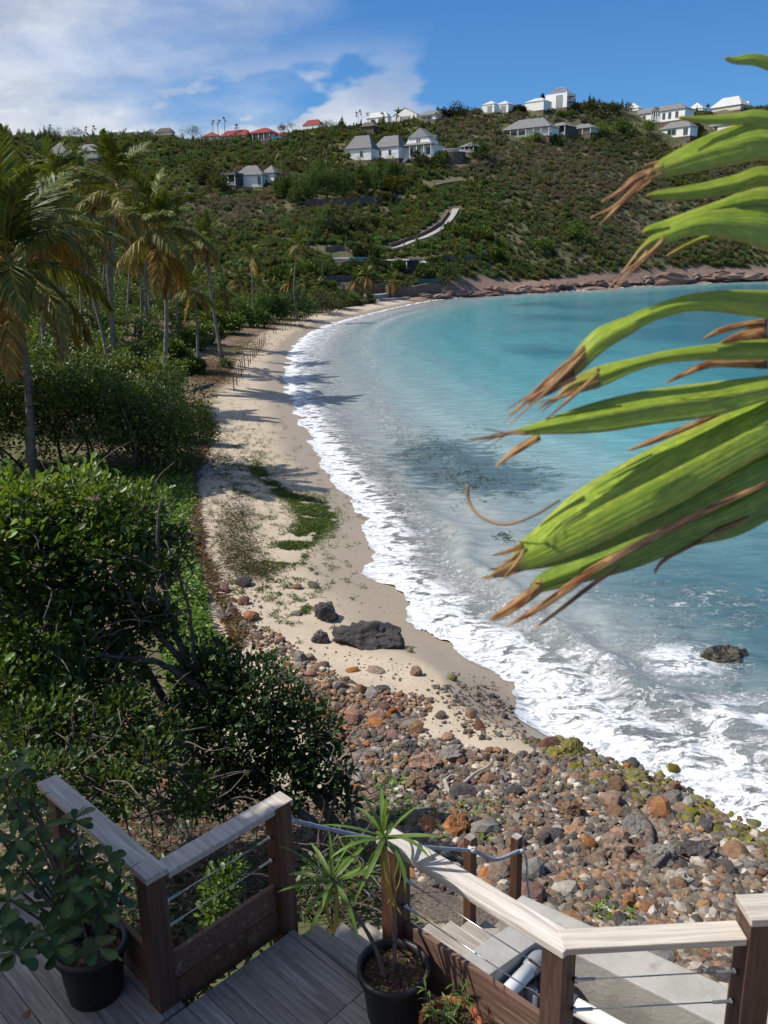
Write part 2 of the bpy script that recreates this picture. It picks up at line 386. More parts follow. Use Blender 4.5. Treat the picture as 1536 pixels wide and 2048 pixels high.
sand = MixC(nt, Mth(nt, 'MULTIPLY', MapR(nt, nff, 0.50, 0.60, 0, 1), MapR(nt, nf, 0.50, 0.60, 0, 0.65)), sand, (0.33, 0.26, 0.19))
wet = MapR(nt, Mth(nt, 'ADD', A(nt, 'sd'), Mth(nt, 'MULTIPLY', nm_, 2.5)), 4.4, 2.4)
sand = MixC(nt, wet, sand, (0.32, 0.265, 0.20))
soil = MixC(nt, MapR(nt, nf, 0.35, 0.65), (0.105, 0.072, 0.05), (0.21, 0.15, 0.10))
soil = MixC(nt, MapR(nt, nm_, 0.48, 0.58, 0, 0.75), soil, (0.075, 0.095, 0.032))
hl = MixC(nt, MapR(nt, nf, 0.3, 0.7), (0.085, 0.08, 0.04), (0.15, 0.125, 0.072))
hl = MixC(nt, MapR(nt, nm_, 0.42, 0.60), hl, (0.06, 0.07, 0.03))
hl = MixC(nt, MapR(nt, nb_, 0.52, 0.66, 0, 0.6), hl, (0.135, 0.10, 0.075))
pink = MixC(nt, MapR(nt, nf, 0.35, 0.65), (0.25, 0.165, 0.13), (0.17, 0.11, 0.09))
vf = MapR(nt, Mth(nt, 'ADD', A(nt, 'veg'), Mth(nt, 'MULTIPLY', Mth(nt, 'SUBTRACT', nf, 0.5), 4.0)), -0.5, 1.0)
gravel = MixC(nt, MapR(nt, Noise(nt, P3, 26.0, 5, 0.75), 0.40, 0.62), (0.07, 0.055, 0.045), (0.20, 0.16, 0.125))
rf_ = MapR(nt, Mth(nt, 'ADD', A(nt, 'rub'), Mth(nt, 'MULTIPLY', Mth(nt, 'SUBTRACT', nf, 0.5), 1.2)), 0.3, 0.7)
c = MixC(nt, vf, sand, soil); c = MixC(nt, rf_, c, gravel); c = MixC(nt, A(nt, 'hill'), c, hl); c = MixC(nt, A(nt, 'pink'), c, pink)
seabed = MixC(nt, MapR(nt, nm_, 0.4, 0.6), (0.42, 0.36, 0.27), (0.34, 0.31, 0.24))
c = MixC(nt, MapR(nt, A(nt, 'sd'), 0.0, -1.0), c, seabed)
LK(nt, c, b.inputs['Base Color']); b.inputs['Specular IOR Level'].default_value = 0.3
LK(nt, MapR(nt, wet, 0, 1, 0.95, 0.42), b.inputs['Roughness'])
bu = N(nt, 'ShaderNodeBump'); bu.inputs['Strength'].default_value = 0.35; bu.inputs['Distance'].default_value = 0.06
LK(nt, Mth(nt, 'ADD', nff, Mth(nt, 'MULTIPLY', nf, 1.5)), bu.inputs['Height']); LK(nt, bu.outputs[0], b.inputs['Normal'])
M['ground'] = m
me = mesh_np('ground', Vg, [quads, fan], True, mats=[m], attrs={'sd': _ap(GD), 'veg': _ap(VEG, 3), 'hill': _ap(HILL), 'pink': _ap(ROCKP), 'rub': _ap(RUB)})
tag(link('ground', me), kind='structure')

# ================================================================== sea
wt = np.radians(np.arange(-14, 104, 0.2)); wr = np.concatenate([np.geomspace(9.0, 420, 380), np.geomspace(440, 3500, 40)])
WT, WR = np.meshgrid(wt, wr); WX = WR*np.sin(WT); WY = WR*np.cos(WT)
WD = shore_d(WX, WY); bed = height(WX, WY, WD)
fx = fbm(WX/5, WY/5, 3, 3)
wave = 0.05*np.sin(WD*1.35+6*fbm(WX/14, WY/14, 3, 12))*sstep(0, -3, WD)*sstep(-60, -20, WD) + 0.03*(fx-0.5)
brk = 0.30*np.exp(-((WD+3.4+1.2*(fbm(WX/7, WY/7, 2, 44)-0.5)*2)/0.55)**2)*sstep(42, 28, WY)
brk += 0.26*(fbm(WX/0.9, WY/0.9, 3, 71))*sstep(0.2, -1.2, WD)*sstep(-9, -4, WD)*sstep(34, 24, WR)
WZ = np.where(WD > -0.6, np.maximum(bed+0.018, 0.0)*sstep(-0.6, 0.3, WD), 0.0) + np.where(WD < 0, wave+brk, 0)
WZ = np.maximum(WZ, np.where(WD > -0.9, bed+0.018, -9))
# broken water: width of the foam belt along the shore
def gauss(px, py, sx, sy, z=0.0):
    c = at_z(np.array(float(px)), np.array(float(py)), z); return np.exp(-(((WX-c[0])/sx)**2+((WY-c[1])/sy)**2))
wid = np.interp(WY, [0, 14, 19, 25, 32, 40, 55, 80, 120, 170, 260], [6.5, 6.5, 5.6, 4.4, 4.0, 3.8, 4.4, 7, 9.5, 9, 3])
FOAM = np.clip(1.0+WD/wid, 0, 1)*(WD < 0.6)
FOAM *= np.interp(WY, [0, 34, 46, 70, 120, 165, 215, 400], [1.0, 1.0, 0.96, 0.86, 0.80, 0.7, 0.3, 0.06])
FOAM = np.maximum(FOAM, 0.75*gauss(1360, 1330, 1.6, 1.5)); FOAM = np.maximum(FOAM, 0.8*gauss(1500, 1450, 2.6, 1.3))
FOAM = np.maximum(FOAM, 0.30*gauss(1400, 1210, 4, 3)); FOAM = np.maximum(FOAM, 0.32*gauss(1150, 1180, 1.2, 1.5)); FOAM = np.maximum(FOAM, 0.70*gauss(1400, 1500, 2.2, 1.2))
FOAM = np.maximum(FOAM, 0.36*np.exp(-((WD+np.interp(WY, [40, 60, 90, 130, 170], [4.5, 6, 9, 10, 8]))/1.3)**2)*sstep(36, 60, WY)*sstep(215, 165, WY))
WEED = np.clip(0.95*gauss(880, 905, 4.2, 5.5)+1.0*gauss(990, 960, 4.6, 4.0)+0.5*gauss(1010, 1075, 1.2, 1.0)+0.35*gauss(1000, 720, 30, 9)+0.3*gauss(1250, 640, 40, 12)+0.55*gauss(1330, 1250, 3.0, 1.3)+0.8*gauss(1450, 1330, 1.8, 1.2)+0.6*gauss(1400, 1420, 2.2, .8)+0.5*gauss(1200, 1190, 1.5, 1.0), 0, 1)
ok = (WD < 1.6)
oq = ok[:-1, :-1] & ok[1:, :-1] & ok[:-1, 1:] & ok[1:, 1:]
wi = np.arange(WX.size).reshape(WX.shape)
q = np.stack([wi[:-1, :-1], wi[:-1, 1:], wi[1:, 1:], wi[1:, :-1]], -1)[oq][:, ::-1]
used = np.unique(q); remap = np.full(WX.size, -1); remap[used] = np.arange(len(used))
fl = lambda a: a.ravel()[used]
m, nt, b, out = new_mat('sea_water')
tc = N(nt, 'ShaderNodeTexCoord'); P3 = tc.outputs['Object']
sd0 = A(nt, 'sd')
lobe = Noise(nt, P3, 0.36, 2, 0.5); lobe2 = Noise(nt, P3, 1.6, 4, 0.55)
sd = Mth(nt, 'ADD', sd0, Mth(nt, 'ADD', Mth(nt, 'MULTIPLY', Mth(nt, 'SUBTRACT', lobe, 0.53), 2.6), Mth(nt, 'MULTIPLY', Mth(nt, 'SUBTRACT', lobe2, 0.5), 0.5)))
depth = Mth(nt, 'MULTIPLY', sd, -1.0)
cA = MixC(nt, MapR(nt, depth, 2.0, 12.0), (0.32, 0.34, 0.335), (0.255, 0.375, 0.40))
cB = MixC(nt, MapR(nt, depth, 9.0, 22.0), cA, (0.095, 0.315, 0.35))
big = Noise(nt, P3, 0.028, 4, 0.55, 0.4)
cC = MixC(nt, MapR(nt, depth, 18.0, 60.0), cB, (0.032, 0.215, 0.265))
cC = MixC(nt, MapR(nt, Mth(nt, 'MULTIPLY', big, MapR(nt, depth, 14, 30)), 0.42, 0.60, 0, 0.75), cC, (0.018, 0.14, 0.195))
mpz = N(nt, 'ShaderNodeMapping'); mpz.inputs['Scale'].default_value = (0.8, 1.6, 1); LK(nt, P3, mpz.inputs[0])
# near the rocks the bottom drops off and is dark
cC = MixC(nt, A(nt, 'deep'), cC, (0.022, 0.10, 0.135))
wn = Noise(nt, mpz.outputs[0], 0.9, 10, 0.75, 0.4)
wfac = MapR(nt, Mth(nt, 'ADD', A(nt, 'weed'), Mth(nt, 'MULTIPLY', Mth(nt, 'SUBTRACT', wn, 0.5), 2.6)), 0.42, 0.95, 0, 0.75)
wcol = MixC(nt, MapR(nt, Noise(nt, mpz.outputs[0], 2.2, 6, 0.7), 0.50, 0.60), (0.025, 0.075, 0.125), (0.045, 0.085, 0.035))
cC = MixC(nt, wfac, cC, wcol)
# ripples
mpw = N(nt, 'ShaderNodeMapping'); mpw.inputs['Scale'].default_value = (0.55, 1.7, 1); LK(nt, P3, mpw.inputs[0])
r1 = Noise(nt, mpw.outputs[0], 0.9, 8, 0.68, 0.5); r2 = Noise(nt, mpw.outputs[0], 3.0, 6, 0.7, 0.3)
cC = MixC(nt, MapR(nt, Mth(nt, 'ADD', Mth(nt, 'MULTIPLY', r1, 0.6), Mth(nt, 'MULTIPLY', r2, 0.4)), 0.38, 0.62, 0, 0.9), MixC(nt, 1.0, cC, (0.74, 0.82, 0.86), 'MULTIPLY'), MixC(nt, 1.0, cC, (1.22, 1.17, 1.13), 'MULTIPLY'))
# foam lace
mpf = N(nt, 'ShaderNodeMapping'); mpf.inputs['Scale'].default_value = (0.8, 1.25, 1); LK(nt, P3, mpf.inputs[0])
warp = N(nt, 'ShaderNodeTexNoise'); warp.inputs['Scale'].default_value = 0.9; warp.inputs['Detail'].default_value = 3; LK(nt, mpf.outputs[0], warp.inputs['Vector'])
va = N(nt, 'ShaderNodeVectorMath', operation='MULTIPLY_ADD'); va.inputs[1].default_value = (1.4, 1.4, 1.4); LK(nt, warp.outputs[1], va.inputs[0]); LK(nt, mpf.outputs[0], va.inputs[2])
f1 = Noise(nt, va.outputs[0], 1.5, 9, 0.66, 0.3); f2 = Noise(nt, va.outputs[0], 5.0, 7, 0.7, 0.4)
lace = Mth(nt, 'MINIMUM', Mth(nt, 'ABSOLUTE', Mth(nt, 'SUBTRACT', f1, 0.5)), Mth(nt, 'MULTIPLY', Mth(nt, 'ABSOLUTE', Mth(nt, 'SUBTRACT', f2, 0.5)), 1.2))   # 0 on the lace lines
fo = A(nt, 'foam')
fill = MapR(nt, Mth(nt, 'SUBTRACT', Mth(nt, 'ADD', fo, Mth(nt, 'MULTIPLY', Mth(nt, 'SUBTRACT', f1, 0.5), 1.9)), Mth(nt, 'MULTIPLY', lace, 2.2)), 0.32, 0.70)
lines = Mth(nt, 'MULTIPLY', MapR(nt, lace, 0.028, 0.006), MapR(nt, Mth(nt, 'ADD', fo, Mth(nt, 'MULTIPLY', Mth(nt, 'SUBTRACT', lobe2, 0.5), 0.8)), 0.16, 0.42))
edge = Mth(nt, 'MULTIPLY', MapR(nt, Mth(nt, 'ABSOLUTE', Mth(nt, 'ADD', sd, Mth(nt, 'ADD', 0.10, Mth(nt, 'MULTIPLY', A(nt, 'far'), 0.25)))), 0.10, 0.02), 0.95)
edgef = Mth(nt, 'MULTIPLY', MapR(nt, Mth(nt, 'ABSOLUTE', Mth(nt, 'ADD', sd, 0.45)), 0.55, 0.25), MapR(nt, A(nt, 'far'), 0.1, 0.5))
foam = Mth(nt, 'MAXIMUM', Mth(nt, 'MAXIMUM', fill, lines), Mth(nt, 'MAXIMUM', edge, Mth(nt, 'MULTIPLY', edgef, 0.9)))
foam = Mth(nt, 'MULTIPLY', foam, MapR(nt, f2, 0.28, 0.50, 0.62, 1.0))
fcol = MixC(nt, MapR(nt, f2, 0.35, 0.65), (0.54, 0.58, 0.64), (0.84, 0.85, 0.86))
col = MixC(nt, foam, cC, fcol)
LK(nt, col, b.inputs['Base Color'])
LK(nt, MapR(nt, foam, 0.1, 0.6, 0.10, 0.8), b.inputs['Roughness'])
b.inputs['IOR'].default_value = 1.33; b.inputs['Specular IOR Level'].default_value = 0.40
bu = N(nt, 'ShaderNodeBump'); bu.inputs['Strength'].default_value = 0.8; bu.inputs['Distance'].default_value = 0.14
LK(nt, Mth(nt, 'ADD', Mth(nt, 'ADD', r1, Mth(nt, 'MULTIPLY', r2, 0.35)), Mth(nt, 'MULTIPLY', foam, 0.5)), bu.inputs['Height']); LK(nt, bu.outputs[0], b.inputs['Normal'])
tr = N(nt, 'ShaderNodeBsdfTransparent'); LK(nt, MixC(nt, MapR(nt, sd, 0.0, -0.5), (1, 1, 1), (0.86, 0.95, 0.95)), tr.inputs[0])
alpha = Mth(nt, 'MAXIMUM', MapR(nt, depth, 0.0, 3.5, 0.35, 1.0, False), foam)
alpha = Mth(nt, 'MULTIPLY', alpha, MapR(nt, sd, 0.012, -0.012))
mx = N(nt, 'ShaderNodeMixShader'); LK(nt, alpha, mx.inputs[0]); LK(nt, tr.outputs[0], mx.inputs[1]); LK(nt, b.outputs[0], mx.inputs[2]); LK(nt, mx.outputs[0], out.inputs[0])
DEEP = np.clip(sstep(3.0, 9.0, -WD)*sstep(46, 22, WY)*sstep(2, 8, WX)*0.85 + 0.35*gauss(1300, 1420, 4, 3), 0, 0.9)
me = mesh_np('sea_water', np.stack([fl(WX), fl(WY), fl(WZ)], 1), [remap[q]], True, mats=[m],
             attrs={'sd': fl(WD), 'foam': fl(FOAM), 'weed': fl(WEED), 'deep': fl(DEEP), 'far': fl(sstep(35, 110, WY))})
tag(link('sea_water', me), kind='structure')

# ================================================================== foliage helpers
rng = np.random.default_rng(7)
def rot_from(dirs, roll):
    """matrices whose x axis is dirs, with a roll angle about it"""
    d = dirs/(np.linalg.norm(dirs, axis=1)[:, None]+1e-9)
    ref = np.where(np.abs(d[:, 2:3]) > 0.93, np.array([[1.0, 0, 0]]), np.array([[0, 0, 1.0]]))
    y = np.cross(ref, d); y /= np.linalg.norm(y, axis=1)[:, None]+1e-9
    z = np.cross(d, y); c, s = np.cos(roll)[:, None], np.sin(roll)[:, None]
    return np.stack([d, y*c+z*s, -y*s+z*c], 2)
LEAF_OV = (np.array([[0, 0, 0], [.35, .26, .05], [.75, .24, .03], [1, 0, -.08], [.75, -.24, .03], [.35, -.26, .05], [.5, 0, -.03]]), [(0, 6, 1), (1, 6, 2), (2, 6, 3), (3, 6, 4), (4, 6, 5), (5, 6, 0)])
LEAF_Q = (np.array([[0, 0, 0], [.5, .3, .06], [1, 0, -.05], [.5, -.3, .06]]), [(0, 2, 1), (0, 3, 2)])
LEAF_N = (np.array([[0, 0, 0], [.4, .1, .02], [1, 0, -.1], [.4, -.1, .02]]), [(0, 2, 1), (0, 3, 2)])
def leaf_cloud(P, dirs, size, col, shape=LEAF_Q, rg=rng):
    n = len(P); T, F = shape; k = len(T)
    Mx = rot_from(dirs, rg.uniform(-0.9, 0.9, n))
    V = np.einsum('nij,kj->nki', Mx, T)*np.broadcast_to(np.asarray(size), (n,))[:, None, None] + P[:, None, :]
    F = (np.asarray(F)[None]+(np.arange(n)*k)[:, None, None]).reshape(-1, 3)
    return V.reshape(-1, 3), F, np.repeat(col, k, axis=0)
def unit(n, rg=rng):
    v = rg.normal(size=(n, 3)); return v/np.linalg.norm(v, axis=1)[:, None]
def lobes_points(lobes, n, rg=rng, shell=0.35, clump=0):
    """points spread through a set of ellipsoids (cx,cy,cz,rx,ry,rz); denser near the skin"""
    L = np.asarray(lobes, float); vol = (L[:, 3]*L[:, 4]*L[:, 5])**0.72; pick = rg.choice(len(L), n, p=vol/vol.sum())
    u = unit(n, rg); rr = 1-shell*rg.random(n)**1.3*1.6; rr = np.clip(rr, 0.15, 1)*(1+0.16*rg.normal(size=n)*0.5)
    if clump:
        cc = unit(clump, rg)                # leaf clumps stand proud of the crown
        d = (u@cc.T).max(1); rr = rr*(0.82+0.26*sstep(0.80, 0.97, d))
    P = L[pick, :3]+u*rr[:, None]*L[pick, 3:6]
    return P, u
def green(n, base, var=0.25, yellow=0.1, rg=rng):
    b = np.asarray(base, float); v = 1+var*(rg.random(n)-0.5)*2
    c = b[None]*v[:, None]; y = rg.random(n) < yellow
    c[y] = c[y]*np.array([2.0, 1.45, 0.8]); return np.clip(c, 0.003, 0.9)
def crown_mesh(name, lobes, n, size, base, shape=LEAF_Q, mat='leaf', var=0.3, yellow=0.08, seed=0, up=0.5, shell=0.35, clump=14, off=(0, 0, 0)):
    rg = np.random.default_rng(seed)
    P, u = lobes_points(lobes, n, rg, shell, clump)
    d = u+np.array([0, 0, up])*0.6+rg.normal(size=(n, 3))*0.55
    # noise varies the tone from clump to clump
    patch = fbm(P[:, 0]/(size*9)+seed, (P[:, 1]+P[:, 2])/(size*9), 2, seed+3)
    col = green(n, base, var, yellow, rg)*(0.62+0.8*patch)[:, None]
    V, F, C = leaf_cloud(P-np.asarray(off), d, size*rg.uniform(0.65, 1.25, n), col, shape, rg)
    return mesh_np(name, V, [F], False, cols=C, mats=[M[mat]])

# ================================================================== hillside scrub (one mass nobody could count)
kinds = bpy.data.collections.new('scrub_kinds')
def scrub_kind(i, lob, n, size, base, up=0.6):
    me = crown_mesh('scrub_%d' % i, lob, n, size, base, LEAF_Q, 'scrub', 0.35, 0.05, 100+i, up, 0.5, 9)
    o = bpy.data.objects.new('scrub_kind_%02d' % i, me); kinds.objects.link(o)
m, nt, b, out = new_mat('scrub')
at = N(nt, 'ShaderNodeAttribute', attribute_name='Col'); ti = N(nt, 'ShaderNodeAttribute', attribute_name='tint'); ti.attribute_type = 'INSTANCER'
LK(nt, MixC(nt, 1.0, at.outputs[0], ti.outputs[0], 'MULTIPLY'), b.inputs['Base Color']); b.inputs['Roughness'].default_value = 0.8; b.inputs['Specular IOR Level'].default_value = 0.12
tl_ = N(nt, 'ShaderNodeBsdfTranslucent'); LK(nt, b.inputs['Base Color'].links[0].from_socket, tl_.inputs[0]); mx_ = N(nt, 'ShaderNodeMixShader'); mx_.inputs[0].default_value = 0.4; LK(nt, b.outputs[0], mx_.inputs[1]); LK(nt, tl_.outputs[0], mx_.inputs[2]); LK(nt, mx_.outputs[0], out.inputs[0])
M['scrub'] = m
for i in range(6):
    rg = np.random.default_rng(50+i); lob = []
    for k in range(5+i % 3):
        a = rg.uniform(0, 6.28); q = rg.uniform(0.1, 0.75)
        lob.append((q*math.cos(a), q*math.sin(a), rg.uniform(0.25, 0.75), rg.uniform(.35, .6), rg.uniform(.35, .6), rg.uniform(.3, .5)))
    scrub_kind(i, lob, 520, 0.24, (1, 1, 1))
scrub_kind(6, [(0, 0, 1.3, .35, .35, 1.2), (.2, .1, .7, .5, .5, .7)], 460, 0.24, (1, 1, 1), 1.2)     # upright
lob = [(0.25*math.cos(a), 0.25*math.sin(a), .55, .5, .5, .55) for a in (0, 2, 4)]
scrub_kind(7, lob, 170, 0.26, (1, 1, 1))                                                               # thin, twiggy
CLEAR = []                                   # (x, y, radius) kept free of scrub: houses, paths, walls, lawns
def clear(p, r): CLEAR.append((float(p[0]), float(p[1]), float(r)))
def scatter_scrub():
    rg = np.random.default_rng(3); n = 120000
    th = rg.uniform(RAD(-33), RAD(33), n); r = np.sqrt(rg.uniform(165**2, 560**2, n))
    x = r*np.sin(th); y = r*np.cos(th); d = Dg(x, y); r0 = np.interp(th, FT, F0); r1 = np.interp(th, FT, F1)
    dens = fbm(x/16, y/16, 3, 301); dry = fbm(x/46, y/46, 3, 401)+0.22*(fbm(x/8, y/8, 2, 402)-0.5)
    keep = (d > 7.5) & (r > r0-22) & (r < r1+30) & (rg.random(n) < 0.5+1.3*sstep(0.30, 0.62, dens))
    for cx, cy, cr in CLEAR: keep &= (x-cx)**2+(y-cy)**2 > cr*cr
    x, y, th, r, dry, dens = x[keep], y[keep], th[keep], r[keep], dry[keep], dens[keep]; n = len(x)
    s = rg.uniform(0.55, 1.25, n)*(0.75+0.75*dens); tall = rg.random(n) < 0.10; s[tall] *= 1.45
    # drier on the bare spur to the right, greener in the gardens
    spur = sstep(RAD(3), RAD(12), th)*0.07
    dr = np.clip((dry+spur-0.41)*4.0, 0, 1)*(rg.random(n) < 0.85)
    grn = np.stack([rg.uniform(.042, .080, n), rg.uniform(.058, .098, n), rg.uniform(.018, .032, n)], 1)
    yel = rg.random(n) < 0.17; grn[yel] = grn[yel]*np.array([1.55, 1.45, 1.0])
    brn = np.stack([rg.uniform(.085, .14, n), rg.uniform(.078, .125, n), rg.uniform(.048, .078, n)], 1)
    tint = (grn*(1-dr[:, None])+brn*dr[:, None]*0.85)*2.1
    kind = rg.integers(0, 6, n); kind[(rg.random(n) < 0.12) & (dr < .4)] = 6; kind[(dr > 0.5) & (rg.random(n) < 0.6)] = 7
    me = bpy.data.meshes.new('hillside_scrub'); me.vertices.add(n)
    me.vertices.foreach_set('co', np.stack([x, y, Zg(x, y)-0.1], 1).astype(np.float32).ravel())
    def at(nm, ty, v, key='value'):
        a = me.attributes.new(nm, ty, 'POINT'); a.data.foreach_set(key, np.asarray(v).ravel())
    c4 = np.ones((n, 4), np.float32); c4[:, :3] = tint
    at('tint', 'FLOAT_COLOR', c4, 'color'); at('size', 'FLOAT', s.astype(np.float32)); at('turn', 'FLOAT', rg.uniform(0, 6.28, n).astype(np.float32)); at('kindno', 'INT', kind.astype(np.int32))
    o = tag(link('hillside_scrub', me), 'mass of low dry and green scrub covering the hillside across the bay', 'scrub', kind='stuff')
    ng = bpy.data.node_groups.new('scatter', 'GeometryNodeTree')
    ng.interface.new_socket('Geometry', in_out='INPUT', socket_type='NodeSocketGeometry'); ng.interface.new_socket('Geometry', in_out='OUTPUT', socket_type='NodeSocketGeometry')
    gi_, go_ = ng.nodes.new('NodeGroupInput'), ng.nodes.new('NodeGroupOutput')
    ci = ng.nodes.new('GeometryNodeCollectionInfo'); ci.inputs['Collection'].default_value = kinds; ci.inputs['Separate Children'].default_value = True; ci.inputs['Reset Children'].default_value = True
    ip = ng.nodes.new('GeometryNodeInstanceOnPoints'); ip.inputs['Pick Instance'].default_value = True
    def na(nm, ty):
        q = ng.nodes.new('GeometryNodeInputNamedAttribute'); q.data_type = ty; q.inputs[0].default_value = nm; return q.outputs[0]
    cx = ng.nodes.new('ShaderNodeCombineXYZ'); ng.links.new(na('turn', 'FLOAT'), cx.inputs[2])
    ng.links.new(gi_.outputs[0], ip.inputs['Points']); ng.links.new(ci.outputs[0], ip.inputs['Instance'])
    ng.links.new(na('kindno', 'INT'), ip.inputs['Instance Index']); ng.links.new(cx.outputs[0], ip.inputs['Rotation']); ng.links.new(na('size', 'FLOAT'), ip.inputs['Scale'])
    ng.links.new(ip.outputs[0], go_.inputs[0])
    md = o.modifiers.new('scatter', 'NODES'); md.node_group = ng

# ================================================================== houses on the hill
def house(name, label, x0, x1, ybase, wall_px, roof_px, depth, roof='hip', roofmat='shingle', wallmat='white', wins=(), over=0.45, ridge=0.35, turn=0.0, posts=0, rail=False, group=None, plinth=2.6, dist=None, doors=(), sink=0.0, yaw=None):
    """front seen between pixel columns x0..x1, base at pixel row ybase; wall and roof heights in pixels"""
    cx = (x0+x1)/2
    base = hit1(cx, ybase) if dist is None else at_dist(np.array(cx), np.array(float(ybase)), dist)
    r = math.hypot(base[0], base[1]); k = math.hypot(r, base[2]-H)/FPX/0.955
    W, hw, hr = (x1-x0)*k, wall_px*k, roof_px*k
    az = math.atan2(base[0], base[1]); t = thing(name, label, 'house', (base[0], base[1], base[2]-sink), -az+turn-0.5, group)
    clear(base + np.array([math.sin(az), math.cos(az), 0])*depth*0.5, max(W*0.55, depth*0.6)); clear(base-np.array([math.sin(az), math.cos(az), 0])*2.0, W*0.42)
    MB().box((0, depth/2, hw/2), (W, depth, hw)).build('wall', M[wallmat], t)
    MB().box((0, depth/2, -plinth/2+0.02), (W+0.3, depth+0.3, plinth)).build('foundation', M['stone_wall'], t)
    o = over; a, b_ = -W/2-o, W/2+o; c, d = -o, depth+o
    if posts: c = -2.6
    y0 = hw-0.05
    rb = MB()
    if roof == 'flat':
        rb.box(((a+b_)/2, (c+d)/2, hw+hr/2), (b_-a, d-c, hr))
    else:
        if roof == 'hip':
            ins = min((b_-a)/2*0.98, (d-c)/2*(1-ridge)+ridge*0.2*(b_-a)); ym = (c+d)/2
            top = [(a+ins, ym, y0+hr), (b_-ins, ym, y0+hr)]
            V = [(a, c, y0), (b_, c, y0), (b_, d, y0), (a, d, y0)]+top
            Fs = [(0, 1, 5, 4), (1, 2, 5), (2, 3, 4, 5), (3, 0, 4)]
        elif roof == 'pyramid':
            V = [(a, c, y0), (b_, c, y0), (b_, d, y0), (a, d, y0), ((a+b_)/2, (c+d)/2, y0+hr)]; Fs = [(0, 1, 4), (1, 2, 4), (2, 3, 4), (3, 0, 4)]
        elif roof == 'gable':      # gable faces the front
            V = [(a, c, y0), (b_, c, y0), (b_, d, y0), (a, d, y0), ((a+b_)/2, c, y0+hr), ((a+b_)/2, d, y0+hr)]; Fs = [(0, 4, 5, 3), (1, 2, 5, 4)]
        nV = len(V); V2 = V+[(x, y, z-0.16) for x, y, z in V]
        F2 = Fs+[tuple(i+nV for i in f)[::-1] for f in Fs]+[(i, (i+1) % 4, (i+1) % 4+nV, i+nV)[::-1] for i in range(4) if roof != 'gable' or i in (1, 3)]
        if roof == 'gable': F2 += [(0, nV, nV+4, 4), (4, nV+4, nV+1, 1), (2, nV+2, nV+5, 5), (5, nV+5, nV+3, 3)]
        rb.add(V2, F2)
    ro = rb.build('roof', M[roofmat], t)
    if roof == 'gable':
        MB().add([(-W/2, 0, hw), (W/2, 0, hw), (0, 0, hw+hr*0.93), (-W/2, .3, hw), (W/2, .3, hw), (0, .3, hw+hr*0.93)], [(0, 1, 2), (3, 5, 4), (0, 3, 4, 1), (1, 4, 5, 2), (2, 5, 3, 0)]).build('gable_wall', M[wallmat], t)
    for u0, u1, v0, v1 in wins:
        x, ww, z, wh = (-W/2+(u0+u1)/2*W), (u1-u0)*W, (v0+v1)/2*hw, (v1-v0)*hw
        f = MB().box((x, -0.04, z), (ww, 0.12, wh)).build('window', M['shutter'], t)
        p = MB().box((x-ww*0.23, -0.115, z), (ww*0.38, 0.03, wh*0.84)).box((x+ww*0.23, -0.115, z), (ww*0.38, 0.03, wh*0.84)).build('pane', M['pane'], f)
    for u0, u1, v1 in doors:
        x, ww = (-W/2+(u0+u1)/2*W), (u1-u0)*W
        MB().box((x, -0.05, v1*hw/2+0.02), (ww, 0.13, v1*hw)).build('door', M['shutter'], t)
    for i in range(posts):
        x = -W/2+0.2+(W-0.4)*i/(posts-1)
        MB().box((x, -2.3, hw/2-0.05), (0.22, 0.22, hw-0.1)).build('post', M['white'], t)
    if posts:
        MB().box((0, -1.35, -0.12), (W+0.4, 2.6, 0.24)).build('veranda_floor', M['concrete_far'], t)
        MB().box((0, -1.35, -plinth/2-0.2), (W+0.1, 2.4, plinth)).build('veranda_base', M['stone_wall'], t)
    if rail:
        rr_ = MB().box((0, -2.45, 0.95), (W, 0.1, 0.1)).box((0, -2.45, 0.2), (W, 0.1, 0.08))
        for i in range(int(W/0.45)): rr_.box((-W/2+0.2+i*0.45, -2.45, 0.55), (0.12, 0.06, 0.75))
        rr_.build('railing', M['white'], t)
    return t, k, W, hw
vill = 'buildings of the villa above the beach'
house('villa_wing', 'white villa wing with steep hipped shingle roof, end of the villa farthest from the terrace', 694, 741, 321, 20, 23, 9, 'hip', wins=((.55, .66, .3, .75),), group=vill, turn=0.12, ridge=.85)
house('villa_wing', 'white villa wing with hipped grey roof, between the gabled house and the end wing', 748, 797, 318, 20, 20, 9, 'hip', wins=((.2, .3, .3, .75), (.6, .7, .3, .75)), group=vill, ridge=.85)
t, k, W, hw = house('villa', 'white gabled main villa with porch and arched attic window above the stone terrace', 796, 868, 318, 22, 8, 10, 'hip', wins=((.1, .2, .2, .8), (.32, .42, .2, .8), (.78, .9, .2, .8)), doors=((.52, .62, .85),), posts=6, rail=True, group=vill, ridge=.2)
g0 = hw+0.6
gw = 52*k; gh = 12*k
MB().add([(-gw/2, 2, g0), (gw/2, 2, g0), (gw*.36, 2, g0+gh), (-gw*.36, 2, g0+gh), (-gw/2, 9, g0), (gw/2, 9, g0), (gw*.36, 9, g0+gh), (-gw*.36, 9, g0+gh)], [(0, 1, 2, 3), (4, 7, 6, 5), (0, 4, 5, 1), (1, 5, 6, 2), (2, 6, 7, 3), (3, 7, 4, 0)]).build('upper_wall', M['white'], t)
gr = 16*k
MB().add([(-gw*.40, 1.6, g0+gh-.1), (gw*.40, 1.6, g0+gh-.1), (0, 3.4, g0+gh+gr), (-gw*.40, 9.4, g0+gh-.1), (gw*.40, 9.4, g0+gh-.1), (0, 7.5, g0+gh+gr)], [(0, 1, 2), (0, 2, 5, 3), (1, 4, 5, 2), (3, 5, 4), (0, 3, 4, 1)]).build('upper_roof', M['shingle'], t)
wn_ = MB().box((-.5, 1.94, g0+gh*.5), (.55, .1, 1.5)).box((.5, 1.94, g0+gh*.5), (.55, .1, 1.5)).build('attic_window', M['pane'], t)
